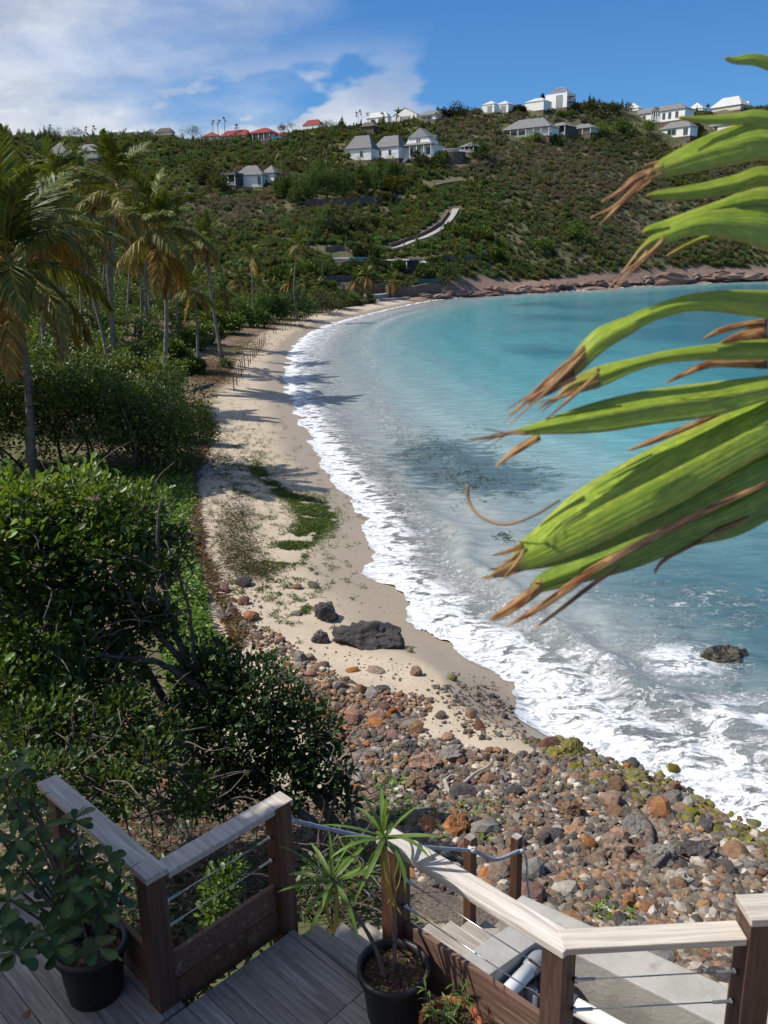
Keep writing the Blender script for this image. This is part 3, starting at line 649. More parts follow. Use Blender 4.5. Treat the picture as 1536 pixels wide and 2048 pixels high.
MB().box((gw*.56, 5, g0+gh*.9), (1.6, 3, 1.6)).build('dormer', M['shingle'], t)
# outside stair of the villa
st = MB()
for i in range(10): st.box((-W*.36-0.0+i*-0.34+4.0, -3.4, -0.2-i*.3), (.5, 1.3, .3))
st.build('outside_stair', M['white'], t)
MB().box((-W*.36+2.3, -4.1, -0.6), (4.2, .1, .12), M=Matrix.Rotation(RAD(-41), 3, 'Y')).box((-W*.36+2.3, -4.1, -1.3), (4.2, .1, .6), M=Matrix.Rotation(RAD(-41), 3, 'Y')).build('stair_railing', M['white'], t)
b0 = hit1(905, 322); k = math.hypot(*b0[:2])/FPX/.955
t = thing('terrace', 'round dark stone terrace wall topped by a white balustrade beside the villa', 'terrace', b0); clear(b0, 9)
r_ = 24*k; hh = 14*k; yb = r_*0.3
MB().lathe([(0, -4), (r_, -4), (r_*.99, hh), (0, hh)], 32, (0, yb, 0)).build('stone_drum', M['stone_wall'], t)
rl = MB().lathe([(r_*.97, hh+.9), (r_*.99, hh+.9), (r_*.99, hh+1.05), (r_*.97, hh+1.05), (r_*.97, hh+.9)], 32, (0, yb, 0)).lathe([(r_*.97, hh+.05), (r_*.99, hh+.05), (r_*.99, hh+.2), (r_*.97, hh+.2), (r_*.97, hh+.05)], 32, (0, yb, 0))
for i in range(60):
    a = i*2*math.pi/60; rl.box((r_*.98*math.cos(a), yb+r_*.98*math.sin(a), hh+.5), (.16, .16, .9))
rl.build('balustrade', M['white'], t)
house('gazebo', 'small open gazebo with hipped shingle roof at the end of the villa deck', 925, 953, 306, 10, 9, 5, 'pyramid', wallmat='dark_roof', posts=4, rail=True, over=.5, group=vill)
# cottages below
house('cottage', 'small white cottage with grey hipped roof and corner porch above the grove', 476, 523, 375, 21, 17, 7, 'hip', turn=0.18, wins=((.82, .95, .2, .85),), ridge=.4)
house('cottage_porch', 'open white porch with railing on the side of the small cottage', 449, 478, 372, 17, 4, 5, 'flat', wallmat='dark_roof', posts=3, rail=True, over=.2)
house('cottage', 'smaller white cottage with pyramid roof behind the casuarina trees', 525, 549, 366, 17, 14, 6, 'pyramid')
# red roofed houses
red = 'red roofed houses on the ridge'
house('red_roof_house', 'small white house with red pyramid roof left of the long red roofed house', 407, 437, 283, 8, 8, 8, 'pyramid', 'red_roof', 'cream', posts=3, group=red, wins=((.1, .4, .2, .8),))
house('red_roof_house', 'long low red roofed house with white veranda posts on the ridge', 442, 500, 283, 9, 10, 9, 'hip', 'red_roof', 'cream', posts=6, group=red)
house('red_roof_house', 'red roofed house with tall white columns and glass front on the ridge', 500, 545, 282, 12, 11, 9, 'hip', 'red_roof', 'white', posts=5, group=red, wins=((.05, .25, .1, .9), (.3, .5, .1, .9), (.55, .75, .1, .9), (.8, .95, .1, .9)))
house('red_roof_house', 'small red roofed annex at the end of the glass fronted house', 543, 561, 281, 8, 7, 8, 'hip', 'red_roof', 'white', group=red)
house('red_roof_house', 'lone red hipped roof rising from trees on the skyline', 606, 640, 257, 6, 9, 8, 'hip', 'red_roof', 'white', group=red)
# skyline
sk = 'pale houses along the skyline'
house('skyline_house', 'low white pavilion with pale hipped roof behind skyline palms', 733, 775, 246, 9, 9, 8, 'hip', 'pale_roof', 'white', group=sk, wins=((.2, .4, .1, .7), (.6, .8, .1, .7)))
house('skyline_house', 'white skyline house with grey gabled roof and dark veranda', 786, 833, 241, 9, 12, 9, 'gable', 'pale_roof', 'white', group=sk, doors=((.3, .75, .75),))
house('skyline_house', 'skyline house with wide grey hipped roof beside the gabled one', 834, 872, 240, 8, 9, 9, 'hip', 'shingle', 'white', group=sk, wins=((.2, .8, .1, .7),))
house('stone_hut', 'brown stone hut with dark hipped roof below the skyline houses', 722, 747, 266, 11, 8, 6, 'hip', 'dark_roof', 'brown_far')
for a_, b_, nm in ((964, 988, 'white block house with pyramid roof at the left end of the pair'), (990, 1016, 'white block house with pyramid roof and wide grey shutter door')):
    house('block_house', nm, a_, b_, 226, 14, 7, 7, 'pyramid', 'pale_roof', 'white', group=sk, over=.15, doors=((.45, .8, .8),))
house('block_house', 'white flat fronted house left of the unfinished house', 1050, 1086, 222, 15, 7, 8, 'hip', 'pale_roof', 'white', group=sk, over=.2)
t, k, W, hw = house('unfinished_house', 'white unfinished house with bare rafters and side scaffold on the ridge', 1091, 1132, 217, 21, 2, 9, 'flat', 'white', 'white', over=0, doors=((.5, .8, .95),))
rf = MB()
for i in range(9):
    u = -W/2+W*i/8
    rf.tube([(u, 0, hw+.3), (u*.3, 4.5, hw+13*k)], .16, 5).tube([(u, 9, hw+.3), (u*.3, 4.5, hw+13*k)], .16, 5)
rf.tube([(-W*.15, 4.5, hw+13*k), (W*.15, 4.5, hw+13*k)], .2, 5).tube([(-W*.3, 2.2, hw+6.5*k), (W*.3, 2.2, hw+6.5*k)], .14, 5)
rf.build('rafters', M['concrete_far'], t)
sf = MB()
for x_ in (W/2+.4, W/2+2.2):
    for y_ in (0, 2.5): sf.tube([(x_, y_, -1), (x_, y_, hw*.8)], .1, 5)
for z_ in (hw*.35, hw*.75): sf.box((W/2+1.3, 1.2, z_), (2.2, 3, .15))
sf.build('scaffold', M['brown_far'], t)
house('long_house', 'long low house with grey shingle roof and white open veranda on the slope', 1012, 1098, 276, 15, 17, 9, 'hip', 'shingle', 'white', posts=7, rail=True, turn=0.1, wins=((.1, .25, .2, .8), (.3, .45, .2, .8)), ridge=.3)
house('long_house_pavilion', 'open veranda pavilion with white posts at the end of the long house', 1098, 1134, 272, 15, 8, 8, 'hip', 'shingle', 'dark_roof', posts=4, rail=True)
house('long_house_annex', 'low annex with grey hipped roof beyond the veranda pavilion', 1138, 1185, 268, 8, 9, 8, 'hip', 'shingle', 'cream', posts=4)
t, k, W, hw = house('ridge_house', 'broad white house with shuttered windows and small arched porch on the ridge', 1258, 1362, 246, 17, 10, 9, 'hip', 'shingle', 'white', wins=((.05, .1, .2, .8), (.18, .24, .2, .8), (.27, .33, .2, .8), (.62, .67, .2, .8), (.72, .77, .2, .8), (.84, .89, .2, .8)), doors=((.42, .54, .9),), ridge=.25)
MB().add([(-1.2*1.5, -1.2, hw), (1.8, -1.2, hw), (0, -1.2, hw+2.2), (-1.8, 3, hw), (1.8, 3, hw), (0, 3, hw+2.2)], [(0, 1, 2), (0, 2, 5, 3), (1, 4, 5, 2), (3, 5, 4), (0, 3, 4, 1)]).build('porch_roof', M['shingle'], t)
for x_ in (-1.6, -.6, .6, 1.6): MB().box((x_, -1.0, hw/2), (.2, .2, hw)).build('post', M['white'], t)
house('guest_house', 'small white guest house with grey hipped roof below the broad ridge house', 1321, 1376, 275, 15, 11, 7, 'hip', 'shingle', 'white', wins=((.25, .55, .25, .85), (.78, .93, .1, .85)))
house('guest_house', 'low dark house with grey roof behind the small guest house', 1342, 1378, 252, 6, 9, 7, 'hip', 'shingle', 'dark_roof')
house('skyline_house', 'pale triangular roof showing over the ridge behind fronds', 1376, 1403, 224, 5, 10, 7, 'pyramid', 'pale_roof', 'white', group=sk)
house('skyline_house', 'big pale hipped roof over a low wall on the skyline', 1424, 1476, 223, 8, 15, 9, 'hip', 'pale_roof', 'cream', group=sk, ridge=.5)
house('skyline_house', 'smaller pale roof right of the big hipped roof on the skyline', 1476, 1496, 221, 5, 9, 7, 'hip', 'pale_roof', 'cream', group=sk)
house('hidden_house', 'white house half hidden behind a palm leaf on the slope', 1412, 1470, 264, 10, 8, 8, 'hip', 'shingle', 'white', wins=((.3, .4, .2, .9),))
house('peak_roof', 'white pyramid roof peeping over the dark ridge trees', 1250, 1276, 222, 4, 9, 7, 'pyramid', 'pale_roof', 'white', group=sk)
house('grove_house', 'white house with steep grey gable roof behind the palm crowns', 100, 132, 322, 12, 20, 9, 'hip', 'shingle', 'white', turn=.2)
house('grove_house', 'white house with long grey roof and balustrade behind the palm crowns', 142, 200, 318, 11, 14, 9, 'hip', 'shingle', 'white', posts=6, rail=True)
for a_, b_, nm in ((200, 216, 'pale house with small grey roof at the left end of the skyline row'), (217, 239, 'white skyline house with two tier grey roof'), (244, 274, 'pale blue skyline house with low grey roof'), (276, 292, 'low pale flat house ending the skyline row')):
    house('skyline_house', nm, a_, b_, 272, 6, 5, 7, 'hip', 'pale_roof', 'white', group=sk, wins=((.2, .8, .2, .7),))
house('skyline_house', 'skyline house with brownish hipped roof among dark trees', 312, 342, 270, 5, 7, 7, 'hip', 'dark_roof', 'cream', group=sk)

# walls, drive and terraces on the slope
def draped(name, pts, w_, h_, matn, label=None, cat=None, lift=0.06, kind=None, clr=None, step=2.0):
    P = hit([p[0] for p in pts], [p[1] for p in pts])[:, :2]; P = catmull(P, 6)
    T = np.gradient(P, axis=0); T /= np.linalg.norm(T, axis=1)[:, None]+1e-9; Nn = np.stack([-T[:, 1], T[:, 0]], 1)
    z = Zg(P[:, 0], P[:, 1]); V = []
    for s, zz_ in ((-1, -1.0), (-1, 1), (1, 1), (1, -1.0)):
        Q = P+Nn*s*w_/2; V.append(np.column_stack([Q, (z+h_+lift) if zz_ > 0 else (z-1.5)]))
    n = len(P); F = []
    for i in range(n-1):
        for a in range(4):
            b2 = (a+1) % 4; F.append((a*n+i, a*n+i+1, b2*n+i+1, b2*n+i))
    F += [(0, n, 2*n, 3*n), (n-1, 4*n-1, 3*n-1, 2*n-1)]
    loc = np.array([P[0, 0], P[0, 1], z[0]])
    o = MB().add(np.concatenate(V)-loc, F).build(name, M[matn]); o.location = loc
    for q in P[::2]: clear(q, clr if clr else max(1.2, w_*0.8))
    tag(o, label, cat, kind=kind); return o
draped('garden_wall', [(612, 415), (660, 413), (720, 410), (795, 405)], .6, 2.4, 'stone_wall', 'long dark stone retaining wall below the casuarina trees', 'wall')
draped('driveway', [(785, 496), (820, 484), (850, 474), (878, 458), (893, 443), (904, 428), (910, 418)], 3.2, .1, 'concrete_far', kind='structure', clr=3.5)
draped('drive_wall', [(780, 492), (815, 480), (845, 470), (872, 454), (887, 440), (897, 426)], .5, .8, 'stone_wall', 'curving dark stone wall along the uphill edge of the concrete drive', 'wall')
draped('drive', [(770, 398), (795, 395), (815, 396)], 6, .15, 'concrete_far', kind='structure', clr=5)
draped('lawn', [(640, 405), (700, 402), (750, 399), (790, 397)], 5.5, .08, 'lawn', kind='structure', clr=4)
draped('lawn', [(860, 372), (890, 366), (915, 362)], 5, .08, 'lawn', kind='structure', clr=4.5)
draped('stone_wall', [(880, 522), (915, 520), (975, 517)], .6, 1.5, 'stone_wall', 'brown stone wall on the slope behind the beach pavilions', 'wall')
draped('stone_wall', [(700, 505), (680, 500), (650, 503)], .6, 1.2, 'stone_wall', 'short stone wall behind the flat white roof in the garden', 'wall')
draped('beach_wall', [(775, 594), (800, 592), (835, 591), (880, 587)], 1.0, 2.6, 'stone_wall', 'rough dark stone sea wall at the far end of the beach', 'wall', clr=4)
draped('beach_wall', [(705, 580), (735, 581), (770, 584)], .8, 1.8, 'stone_wall', 'low stone terrace wall behind the small beach palms', 'wall', clr=3)
draped('beach_wall', [(650, 562), (690, 560), (720, 562)], .7, 1.1, 'stone_wall', 'stone terrace wall below the garden pavilions', 'wall', clr=3)
draped('beach_slab', [(727, 596), (760, 594), (790, 590)], 2.0, .7, 'concrete_far', 'pale concrete slab step at the back of the far beach', 'slab', clr=3)
draped('beach_slab', [(752, 602), (785, 600), (815, 597)], 1.6, .4, 'concrete_far', 'lower pale concrete slab step nearest the sand', 'slab', clr=3)
house('beach_pavilion', 'dark beach pavilion under a flat white canopy roof', 775, 823, 536, 13, 3, 5, 'flat', 'pale_roof', 'dark_roof', posts=4, over=.7)
house('beach_hut', 'small beach hut with a pale grey metal roof among shrubs', 842, 864, 532, 6, 9, 6, 'hip', 'pale_roof', 'cream')
house('garden_store', 'flat white roofed garden store above the hedge', 652, 698, 524, 5, 3, 14, 'flat', 'pale_roof', 'cream', over=.3)
p = hit1(857, 580); k = math.hypot(*p[:2])/FPX/.955; clear(p, 4)
t = thing('screen_fence', 'dark teal mesh screen on posts above the sea wall', 'fence', p)
M['teal'] = pm('teal_mesh', (0.02, 0.10, 0.11), (0.015, 0.075, 0.085), 3, .7)
MB().box((0, 0, 11*k), (36*k, .08, 18*k)).build('mesh_panel', M['teal'], t)
for x_ in (-18.4, 0, 18.4): MB().box((x_*k, .1, 9*k), (.12, .1, 20*k)).build('post', M['brown_far'], t)
# beach steps
p = hit1(697, 588); t = thing('garden_steps', 'narrow stone steps climbing from the far beach into the garden', 'steps', p); clear(p, 3)
for i in range(7): MB().box((0, i*.6, .15+i*.32), (2.6, .62, .32)).build('step', M['concrete_far'], t)

# ================================================================== coconut palms
def frond_mesh(name, elev, droop, nl=48, dry=0.0, seed=0, ll=0.25, wid=0.0125, sag=0.35, base=(0.095, 0.135, 0.03)):
    rg = np.random.default_rng(seed); S = np.linspace(0, 1, 15)
    ph = np.radians(elev-droop*S**1.25); dx = np.cos(ph); dz = np.sin(ph)
    X = np.concatenate([[0], np.cumsum((dx[1:]+dx[:-1])/2/14)]); Z = np.concatenate([[0], np.cumsum((dz[1:]+dz[:-1])/2/14)])
    Y = 0.05*rg.normal()*S**2
    C = np.stack([X, Y, Z], 1); V = []; Q = []; T3 = []; cols = []; n = 0
    g = np.array(base); br = np.array([0.30, 0.14, 0.035]); yl = np.array([0.36, 0.25, 0.04])
    # midrib
    for i in range(15):
        r = 0.011*(1-0.85*S[i])+0.0015
        V += [C[i]+[0, r, 0], C[i]+[0, -r, 0], C[i]+[0, 0, -r*1.3]]; cols += [yl*(.8 if dry < .5 else .6)]*3
    for i in range(14):
        for a in range(3): Q.append((i*3+a, i*3+(a+1) % 3, i*3+3+(a+1) % 3, i*3+3+a))
    n = 45
    for s in np.linspace(0.16, 0.995, nl):
        p = np.array([np.interp(s, S, C[:, j]) for j in range(3)]); a = math.radians(elev-droop*s**1.25)
        T = np.array([math.cos(a), 0, math.sin(a)]); U = np.array([-math.sin(a), 0, math.cos(a)])
        L = ll*(math.sin(math.pi*(0.14+0.80*s)**0.85)*0.95+0.12)
        for sd in (-1, 1):
            l = L*rg.uniform(0.8, 1.12); tw = 0.5+0.5*s
            d = T*(0.45+0.5*s)+np.array([0, sd, 0])*(0.9-0.35*s)+U*rg.uniform(0.0, 0.28)-np.array([0, 0, 1])*sag*rg.uniform(.3, 1.1)
            d /= np.linalg.norm(d)
            w = np.cross(d, U); w /= np.linalg.norm(w)+1e-6; w = w*math.cos(.6*rg.normal())+np.cross(w, d)*0.3*rg.normal(); w *= wid*rg.uniform(.7, 1.2)
            m1 = p+d*l*0.5; tip = p+d*l*0.92-np.array([0, 0, 1])*l*sag*rg.uniform(.3, .9)
            V += [p+w*.6, p-w*.6, m1+w, m1-w, tip]
            Q.append((n, n+1, n+3, n+2)); T3.append((n+2, n+3, n+4)); n += 5
            c = g*rg.uniform(.7, 1.35)
            dd = np.clip(dry+0.35*dry*rg.normal(), 0, 1); c = c*(1-dd)+(br if rg.random() < .55 else yl)*rg.uniform(.6, 1.2)*dd
            tipc = c*(1-.25)+br*.25
            cols += [c, c, c, c, tipc]
    return mesh_np(name, np.array(V), [np.array(Q), np.array(T3)], False, cols=np.array(cols), mats=[M['frond']])
FR = {'up': [frond_mesh('frond_upright', 84, 40, seed=1, sag=.10), frond_mesh('frond_upright', 72, 55, seed=2, sag=.15)],
      'mid': [frond_mesh('frond_arching', 68, 66, seed=3, sag=.2), frond_mesh('frond_arching', 54, 66, seed=4, sag=.28), frond_mesh('frond_arching', 38, 64, seed=5, sag=.34)],
      'low': [frond_mesh('frond_drooping', 8, 70, seed=6, sag=.6, dry=.15), frond_mesh('frond_drooping', -12, 58, seed=7, sag=.6, dry=.35)],
      'dry': [frond_mesh('frond_dying', -30, 50, seed=8, sag=.5, dry=.85), frond_mesh('frond_dying', -52, 34, seed=9, sag=.35, dry=.95)],
      'dead': [frond_mesh('frond_dead', -80, 10, seed=10, sag=.2, dry=1.0, base=(.08, .045, .025), ll=.2)]}
nutm = pm('coconut', (0.16, 0.10, 0.03), (0.12, 0.12, 0.03), 3, .5)
def ico(sub=1):
    bm = bmesh.new(); bmesh.ops.create_icosphere(bm, subdivisions=sub, radius=1.0)
    V = np.array([v.co[:] for v in bm.verts]); F = np.array([[v.index for v in f.verts] for f in bm.faces]); bm.free(); return V, F
ICO1, ICO2, ICO3 = ico(1), ico(2), ico(3)
me_nut = mesh_np('coconut', ICO2[0]*np.array([.11, .11, .14]), [ICO2[1]], True, mats=[nutm])
def palm(label, bx, by, cx, cy, L, nf=22, r0=0.17, bend=0.0, ndry=3, ndead=0, nuts=0, seed=0, group='coconut palms of the beach grove', dist=None):
    rg = np.random.default_rng(900+seed)
    base = hit1(bx, by) if dist is None else at_dist(np.array(float(bx)), np.array(float(by)), dist)
    r = math.hypot(base[0], base[1]); top = at_dist(np.array(float(cx)), np.array(float(cy)), r+rg.uniform(-.6, .6))
    t = thing('coconut_palm', label, 'palm', base, 0, group); h = top-base; s = np.linspace(0, 1, 14)
    side = np.array([h[1], -h[0], 0]); side = np.array([1.0, 0, 0])
    curve = np.outer(s, h)*1.0; curve[:, :2] = np.outer(s**1.35, h[:2]); curve += np.outer(np.sin(s*math.pi), side)*bend
    rad = r0*(1-0.42*s)*(1+0.55*np.exp(-s*9))*(1+.05*np.sin(np.arange(14)*2.3)); curve[0, 2] -= 0.3
    MB().tube(curve, rad, 9).build('trunk', M['palm_bark'], t, True)
    tp = curve[-1]
    MB().lathe([(rad[-1], -.35), (rad[-1]*1.7, 0), (rad[-1]*1.3, .3), (.02, .5)], 9, tp).build('crown_shaft', M['dry'], t, True)
    kinds_ = (['up']*int(nf*.38)+['mid']*int(nf*.42)); kinds_ += ['low']*(nf-len(kinds_))+['dry']*ndry+['dead']*ndead
    for i, kd in enumerate(kinds_):
        f = FR[kd][int(rg.integers(len(FR[kd])))]
        l = L*rg.uniform(.85, 1.1)*(0.92 if kd == 'up' else 1.0)
        o = link('frond', f, t, tp+np.array([0, 0, .25 if kd == 'up' else 0]), (rg.normal()*.18, rg.normal()*.10, i*2.39996+rg.normal()*.25), l)
    for i in range(nuts):
        a = rg.uniform(0, 6.28); link('coconut', me_nut, t, tp+np.array([.28*math.cos(a), .28*math.sin(a), -.25-rg.random()*.25]), (rg.random(), rg.random(), 0))
    return t
palm('tall coconut palm leaning beside the leafy thicket, with coconuts and a big yellowing hanging frond', 62, 948, 16, 525, 5.5, 30, .21, .35, 5, 1, 7, 1)
palm('coconut palm just behind the coconut laden one, trunk partly hidden by its hanging frond', 92, 815, 72, 450, 4.8, 24, .18, .2, 3, 1, 0, 2)
palm('tall coconut palm with a skirt of dead brown fronds down its dark trunk', 326, 778, 318, 458, 4.9, 28, .2, .5, 5, 5, 4, 3)
palm('coconut palm with smooth pale grey trunk and upright fronds', 232, 738, 236, 375, 5.2, 24, .22, -.3, 3, 1, 0, 4)
palm('leaning pale trunked palm crossing another leaning trunk in the grove', 218, 738, 150, 485, 4.3, 18, .18, .1, 3, 1, 0, 5)
palm('palm with straight slanted trunk behind the thicket in the grove', 140, 686, 98, 475, 4.3, 18, .2, .1, 3, 0, 0, 6)
palm('short young palm with arching yellow green fronds by the bare soil patch', 396, 733, 389, 582, 2.9, 16, .15, .1, 3, 0, 0, 7)
palm('slim palm bowed towards the sand beside the green clump, dead skirt under its crown', 444, 717, 412, 482, 3.2, 16, .18, -.3, 3, 3, 0, 8)
palm('thin tall palm rising from the green hedge behind the beach', 506, 647, 503, 515, 3.2, 14, .14, .1, 3, 0, 0, 9)
palm('slender curved palm standing at the back of the sand beyond the stakes', 596, 642, 598, 490, 3.0, 16, .14, -.7, 3, 0, 0, 10)
palm('palm with a thin vertical trunk behind the skirted palm', 357, 701, 352, 560, 3.0, 15, .16, 0, 2, 1, 0, 11)
lbg = 'palm with bare grey trunk deep in the shaded grove'
for i, (bx, by, cx, cy, L) in enumerate([(100, 668, 62, 470, 4.2), (282, 668, 276, 510, 3.4), (190, 690, 175, 455, 4.4), (25, 700, 40, 420, 4.6), (255, 650, 262, 430, 3.8), (130, 640, 140, 430, 4.2), (300, 640, 292, 480, 3.4), (60, 640, 95, 400, 4.4), (418, 650, 372, 500, 3.2), (205, 640, 215, 470, 3.6), (20, 640, 5, 440, 4.0), (345, 640, 335, 520, 3.2), (165, 660, 160, 350, 4.6), (85, 700, 110, 360, 4.8), (300, 690, 296, 400, 4.2), (225, 660, 205, 430, 4.0), (15, 620, 30, 340, 4.6), (120, 610, 128, 400, 4.2), (380, 640, 376, 520, 3.0)]):
    palm(lbg, bx, by, cx, cy, L, 17, .17, .3*math.sin(i*2.1), 3, 1 if i % 2 else 0, 0, 20+i)
lbs = 'small bushy palm with golden green fronds at the far beach garden'
for i, (bx, by, cx, cy, L) in enumerate([(478, 612, 476, 558, 2.6), (543, 604, 543, 580, 2.6), (580, 600, 578, 566, 2.8), (610, 600, 609, 566, 2.8), (637, 597, 634, 572, 2.6), (711, 606, 710, 563, 3.0), (735, 600, 733, 553, 3.3), (788, 598, 786, 566, 2.8), (450, 640, 448, 585, 2.4), (494, 640, 492, 630, 1.8), (524, 606, 522, 578, 2.4)]):
    palm(lbs, bx, by, cx, cy, L*1.15, 15, .13, .2*math.sin(i*1.7), 6, 0, 0, 60+i, 'small palms at the far end of the beach')
# far palms: crown and trunk only
def join_frond(seed, n):
    rg = np.random.default_rng(seed); Vs = []; Qs = []; Ts = []; Cs = []; o = 0
    for i in range(n):
        me = FR[['up', 'mid', 'mid', 'mid', 'low', 'mid', 'dry'][i % 7]][0]
        V = np.empty(len(me.vertices)*3, np.float32); me.vertices.foreach_get('co', V); V = V.reshape(-1, 3)
        C = np.empty(len(V)*4, np.float32); me.attributes['Col'].data.foreach_get('color', C)
        q = [tuple(p.vertices) for p in me.polygons]
        a = i*2.4+rg.normal()*.2; R = np.array([[math.cos(a), -math.sin(a), 0], [math.sin(a), math.cos(a), 0], [0, 0, 1]])
        Vs.append(V@R.T); Cs.append(C.reshape(-1, 4)[:, :3])
        Qs += [tuple(x+o for x in f) for f in q if len(f) == 4]; Ts += [tuple(x+o for x in f) for f in q if len(f) == 3]; o += len(V)
    return mesh_np('palm_crown', np.concatenate(Vs), [np.array(Qs), np.array(Ts)], False, cols=np.concatenate(Cs)*1.0, mats=[M['frond']])
CROWN = [join_frond(1, 14), join_frond(2, 12)]
trunk_me = MB().tube([(0, 0, -.4), (.02, 0, .3), (.05, .02, .7), (.03, 0, 1)], [.035, .025, .022, .02], 6).mesh('trunk', M['palm_bark'], True)
def far_palm(label, bx, by, cx, cy, L, group, i=0, dist=None):
    b0 = hit1(bx, by) if dist is None else at_dist(np.array(float(bx)), np.array(float(by)), dist)
    r = math.hypot(*b0[:2]); tp = at_dist(np.array(float(cx)), np.array(float(cy)), r); h = max(1.5, tp[2]-b0[2])
    t = thing('hill_palm', label, 'palm', b0, 0, group)
    link('trunk', trunk_me, t, None, (0, 0, i), (h*.75, h*.75, h)); link('crown', CROWN[i % 2], t, (tp[0]-b0[0], tp[1]-b0[1], h), (.15*math.sin(i), .15*math.cos(i*2), i*1.3), L)
for i, (bx, by, cx, cy, L) in enumerate([(101, 276, 100, 254, 3), (427, 282, 426, 246, 3.4), (438, 282, 438, 245, 3.4), (452, 280, 449, 240, 3.6), (473, 278, 473, 254, 3.4), (717, 252, 713, 229, 3), (723, 252, 720, 225, 3), (737, 250, 735, 230, 3), (765, 250, 765, 230, 3.2), (779, 250, 777, 233, 2.8), (798, 256, 796, 229, 3), (878, 246, 877, 224, 2.8), (685, 256, 684, 241, 2.8), (1418, 232, 1416, 217, 2.6), (190, 276, 188, 256, 3), (175, 276, 172, 258, 3)]):
    far_palm('dark feathery palm standing up against the sky on the ridge', bx, by, cx, cy, L, 'palms on the skyline', i)
for i, (bx, by, cx, cy, L) in enumerate([(802, 290, 800, 262, 3.4), (790, 292, 788, 266, 3), (764, 384, 759, 338, 3.4), (730, 394, 719, 362, 3), (677, 378, 672, 338, 3.4), (563, 345, 561, 304, 4), (640, 340, 636, 312, 3.4), (487, 335, 485, 322, 2.6), (472, 334, 471, 328, 2), (605, 330, 602, 312, 3), (846, 285, 845, 268, 3), (871, 285, 870, 262, 3), (896, 282, 895, 270, 2.8), (922, 280, 921, 268, 2.6), (960, 300, 958, 285, 3), (655, 315, 652, 298, 3), (740, 545, 741, 520, 1.8), (990, 270, 988, 258, 2.5), (700, 352, 697, 318, 3.2), (530, 330, 527, 318, 2.6)]):
    far_palm('pale green palm in the hillside villa gardens', bx, by, cx, cy, L, 'palms in the hillside gardens', i+3)

# ================================================================== casuarinas and hillside trees
def casuarina(label, bx, by, top_y, w_px, seed, base=(.05, .085, .03)):
    rg = np.random.default_rng(seed); b0 = hit1(bx, by); k = math.hypot(*b0[:2])/FPX/.955
    h = (by-top_y)*k; wd = w_px*k; t = thing('casuarina_tree', label, 'tree', b0, 0, 'casuarina trees below the villa'); clear(b0, wd*.35)
    MB().tube([(0, 0, -1), (.1, 0, h*.4), (0, .1, h*.85)], [.3, .2, .06], 7).build('trunk', M['bark'], t, True)
    lob = []
    for i in range(10):
        a = rg.uniform(0, 6.28); q = wd*.42*rg.random()**.6; hh = h*(1-.55*q/(wd*.45))*rg.uniform(.75, 1.0)
        lob.append((q*math.cos(a), q*math.sin(a), hh*.55, wd*.13, wd*.13, hh*.46))
    me = crown_mesh('crown', lob, 3200, .9, base, LEAF_N, 'far_leaf', .35, .05, seed, 1.8, .6, 0)
    link('crown', me, t)
cl_ = 'feathery dark green casuarina tree below the white villa'
for i, (bx, by, ty, wp) in enumerate([(600, 408, 345, 46), (575, 398, 340, 40), (625, 402, 318, 42), (655, 398, 305, 46), (690, 396, 318, 44), (722, 390, 312, 44), (748, 382, 306, 48), (785, 372, 306, 46), (640, 380, 310, 40), (560, 392, 350, 30)]):
    casuarina(cl_, bx, by, ty, wp, 700+i, (.085, .14, .045) if i % 2 else (.10, .155, .05))

def bush(label, bx, by, w_px, h_px, n, leaf, base, seed, name='shrub', cat='shrub', group=None, shape=LEAF_Q, mat='leaf', yellow=.08, depth=1.0, stems=5, dist=None, nl=9, squash=1.0, var=.3, lift=.0):
    rg = np.random.default_rng(seed); b0 = hit1(bx, by) if dist is None else at_dist(np.array(float(bx)), np.array(float(by)), dist)
    if dist is not None: b0[2] = float(Zg(b0[0], b0[1]))
    k = math.hypot(b0[1], b0[0], b0[2]-H)/FPX; W = w_px*k; h = h_px*k
    t = thing(name, label, cat, b0, 0, group); lob = []
    for i in range(nl):
        a = rg.uniform(0, 6.28); q = math.sqrt(rg.random())*.36*W; rr = W*rg.uniform(.14, .24)
        zc = h*rg.uniform(.22, .8)*(1-.4*q/(W*.5)); rz = min(rr, h*.3)*rg.uniform(.8, 1.15)
        lob.append((q*math.cos(a), q*math.sin(a)*depth, max(zc, rz*.8)+lift*h, rr, rr, rz))
    link('foliage', crown_mesh('foliage', lob, n, leaf, base, shape, mat, var, yellow, seed, .5, .45, 16), t)
    sm = MB()
    for i in range(stems):
        l = lob[i % nl]; a = rg.uniform(0, 6.28); p0 = np.array([.12*W*math.cos(a), .12*W*math.sin(a), -.25]); p1 = np.array(l[:3])
        mid = (p0+p1)/2+rg.normal(size=3)*.06*W; sm.tube(catmull([p0, mid, p1], 4), np.linspace(.035, .01, 9)*max(.6, W/3), 6)
    sm.build('stems', M['bark'], t, True); return t
gv = 'broad leaved thicket shrubs under the palms'
G1 = (.075, .122, .026); G2 = (.095, .145, .030)
bush('dense broad leaved thicket at the foot of the leaning coconut palm', 20, 940, 260, 230, 9500, .2, G1, 1, 'thicket', group=gv, yellow=.12, nl=14)
bush('dark broad leaved thicket reaching towards the sand with bare stems beneath', 300, 935, 290, 225, 12500, .19, G1, 2, 'thicket', group=gv, yellow=.14, stems=16, nl=22)
bush('broad leaved thicket in the middle of the row under the palms', 160, 925, 270, 260, 11500, .2, G1, 3, 'thicket', group=gv, yellow=.14, nl=14)
bush('sunlit yellow green end of the thicket hanging over the sand', 388, 885, 110, 120, 4200, .17, (.10, .135, .025), 4, 'thicket', group=gv, yellow=.2, nl=8)  # its sunlit look is put into a brighter leaf colour
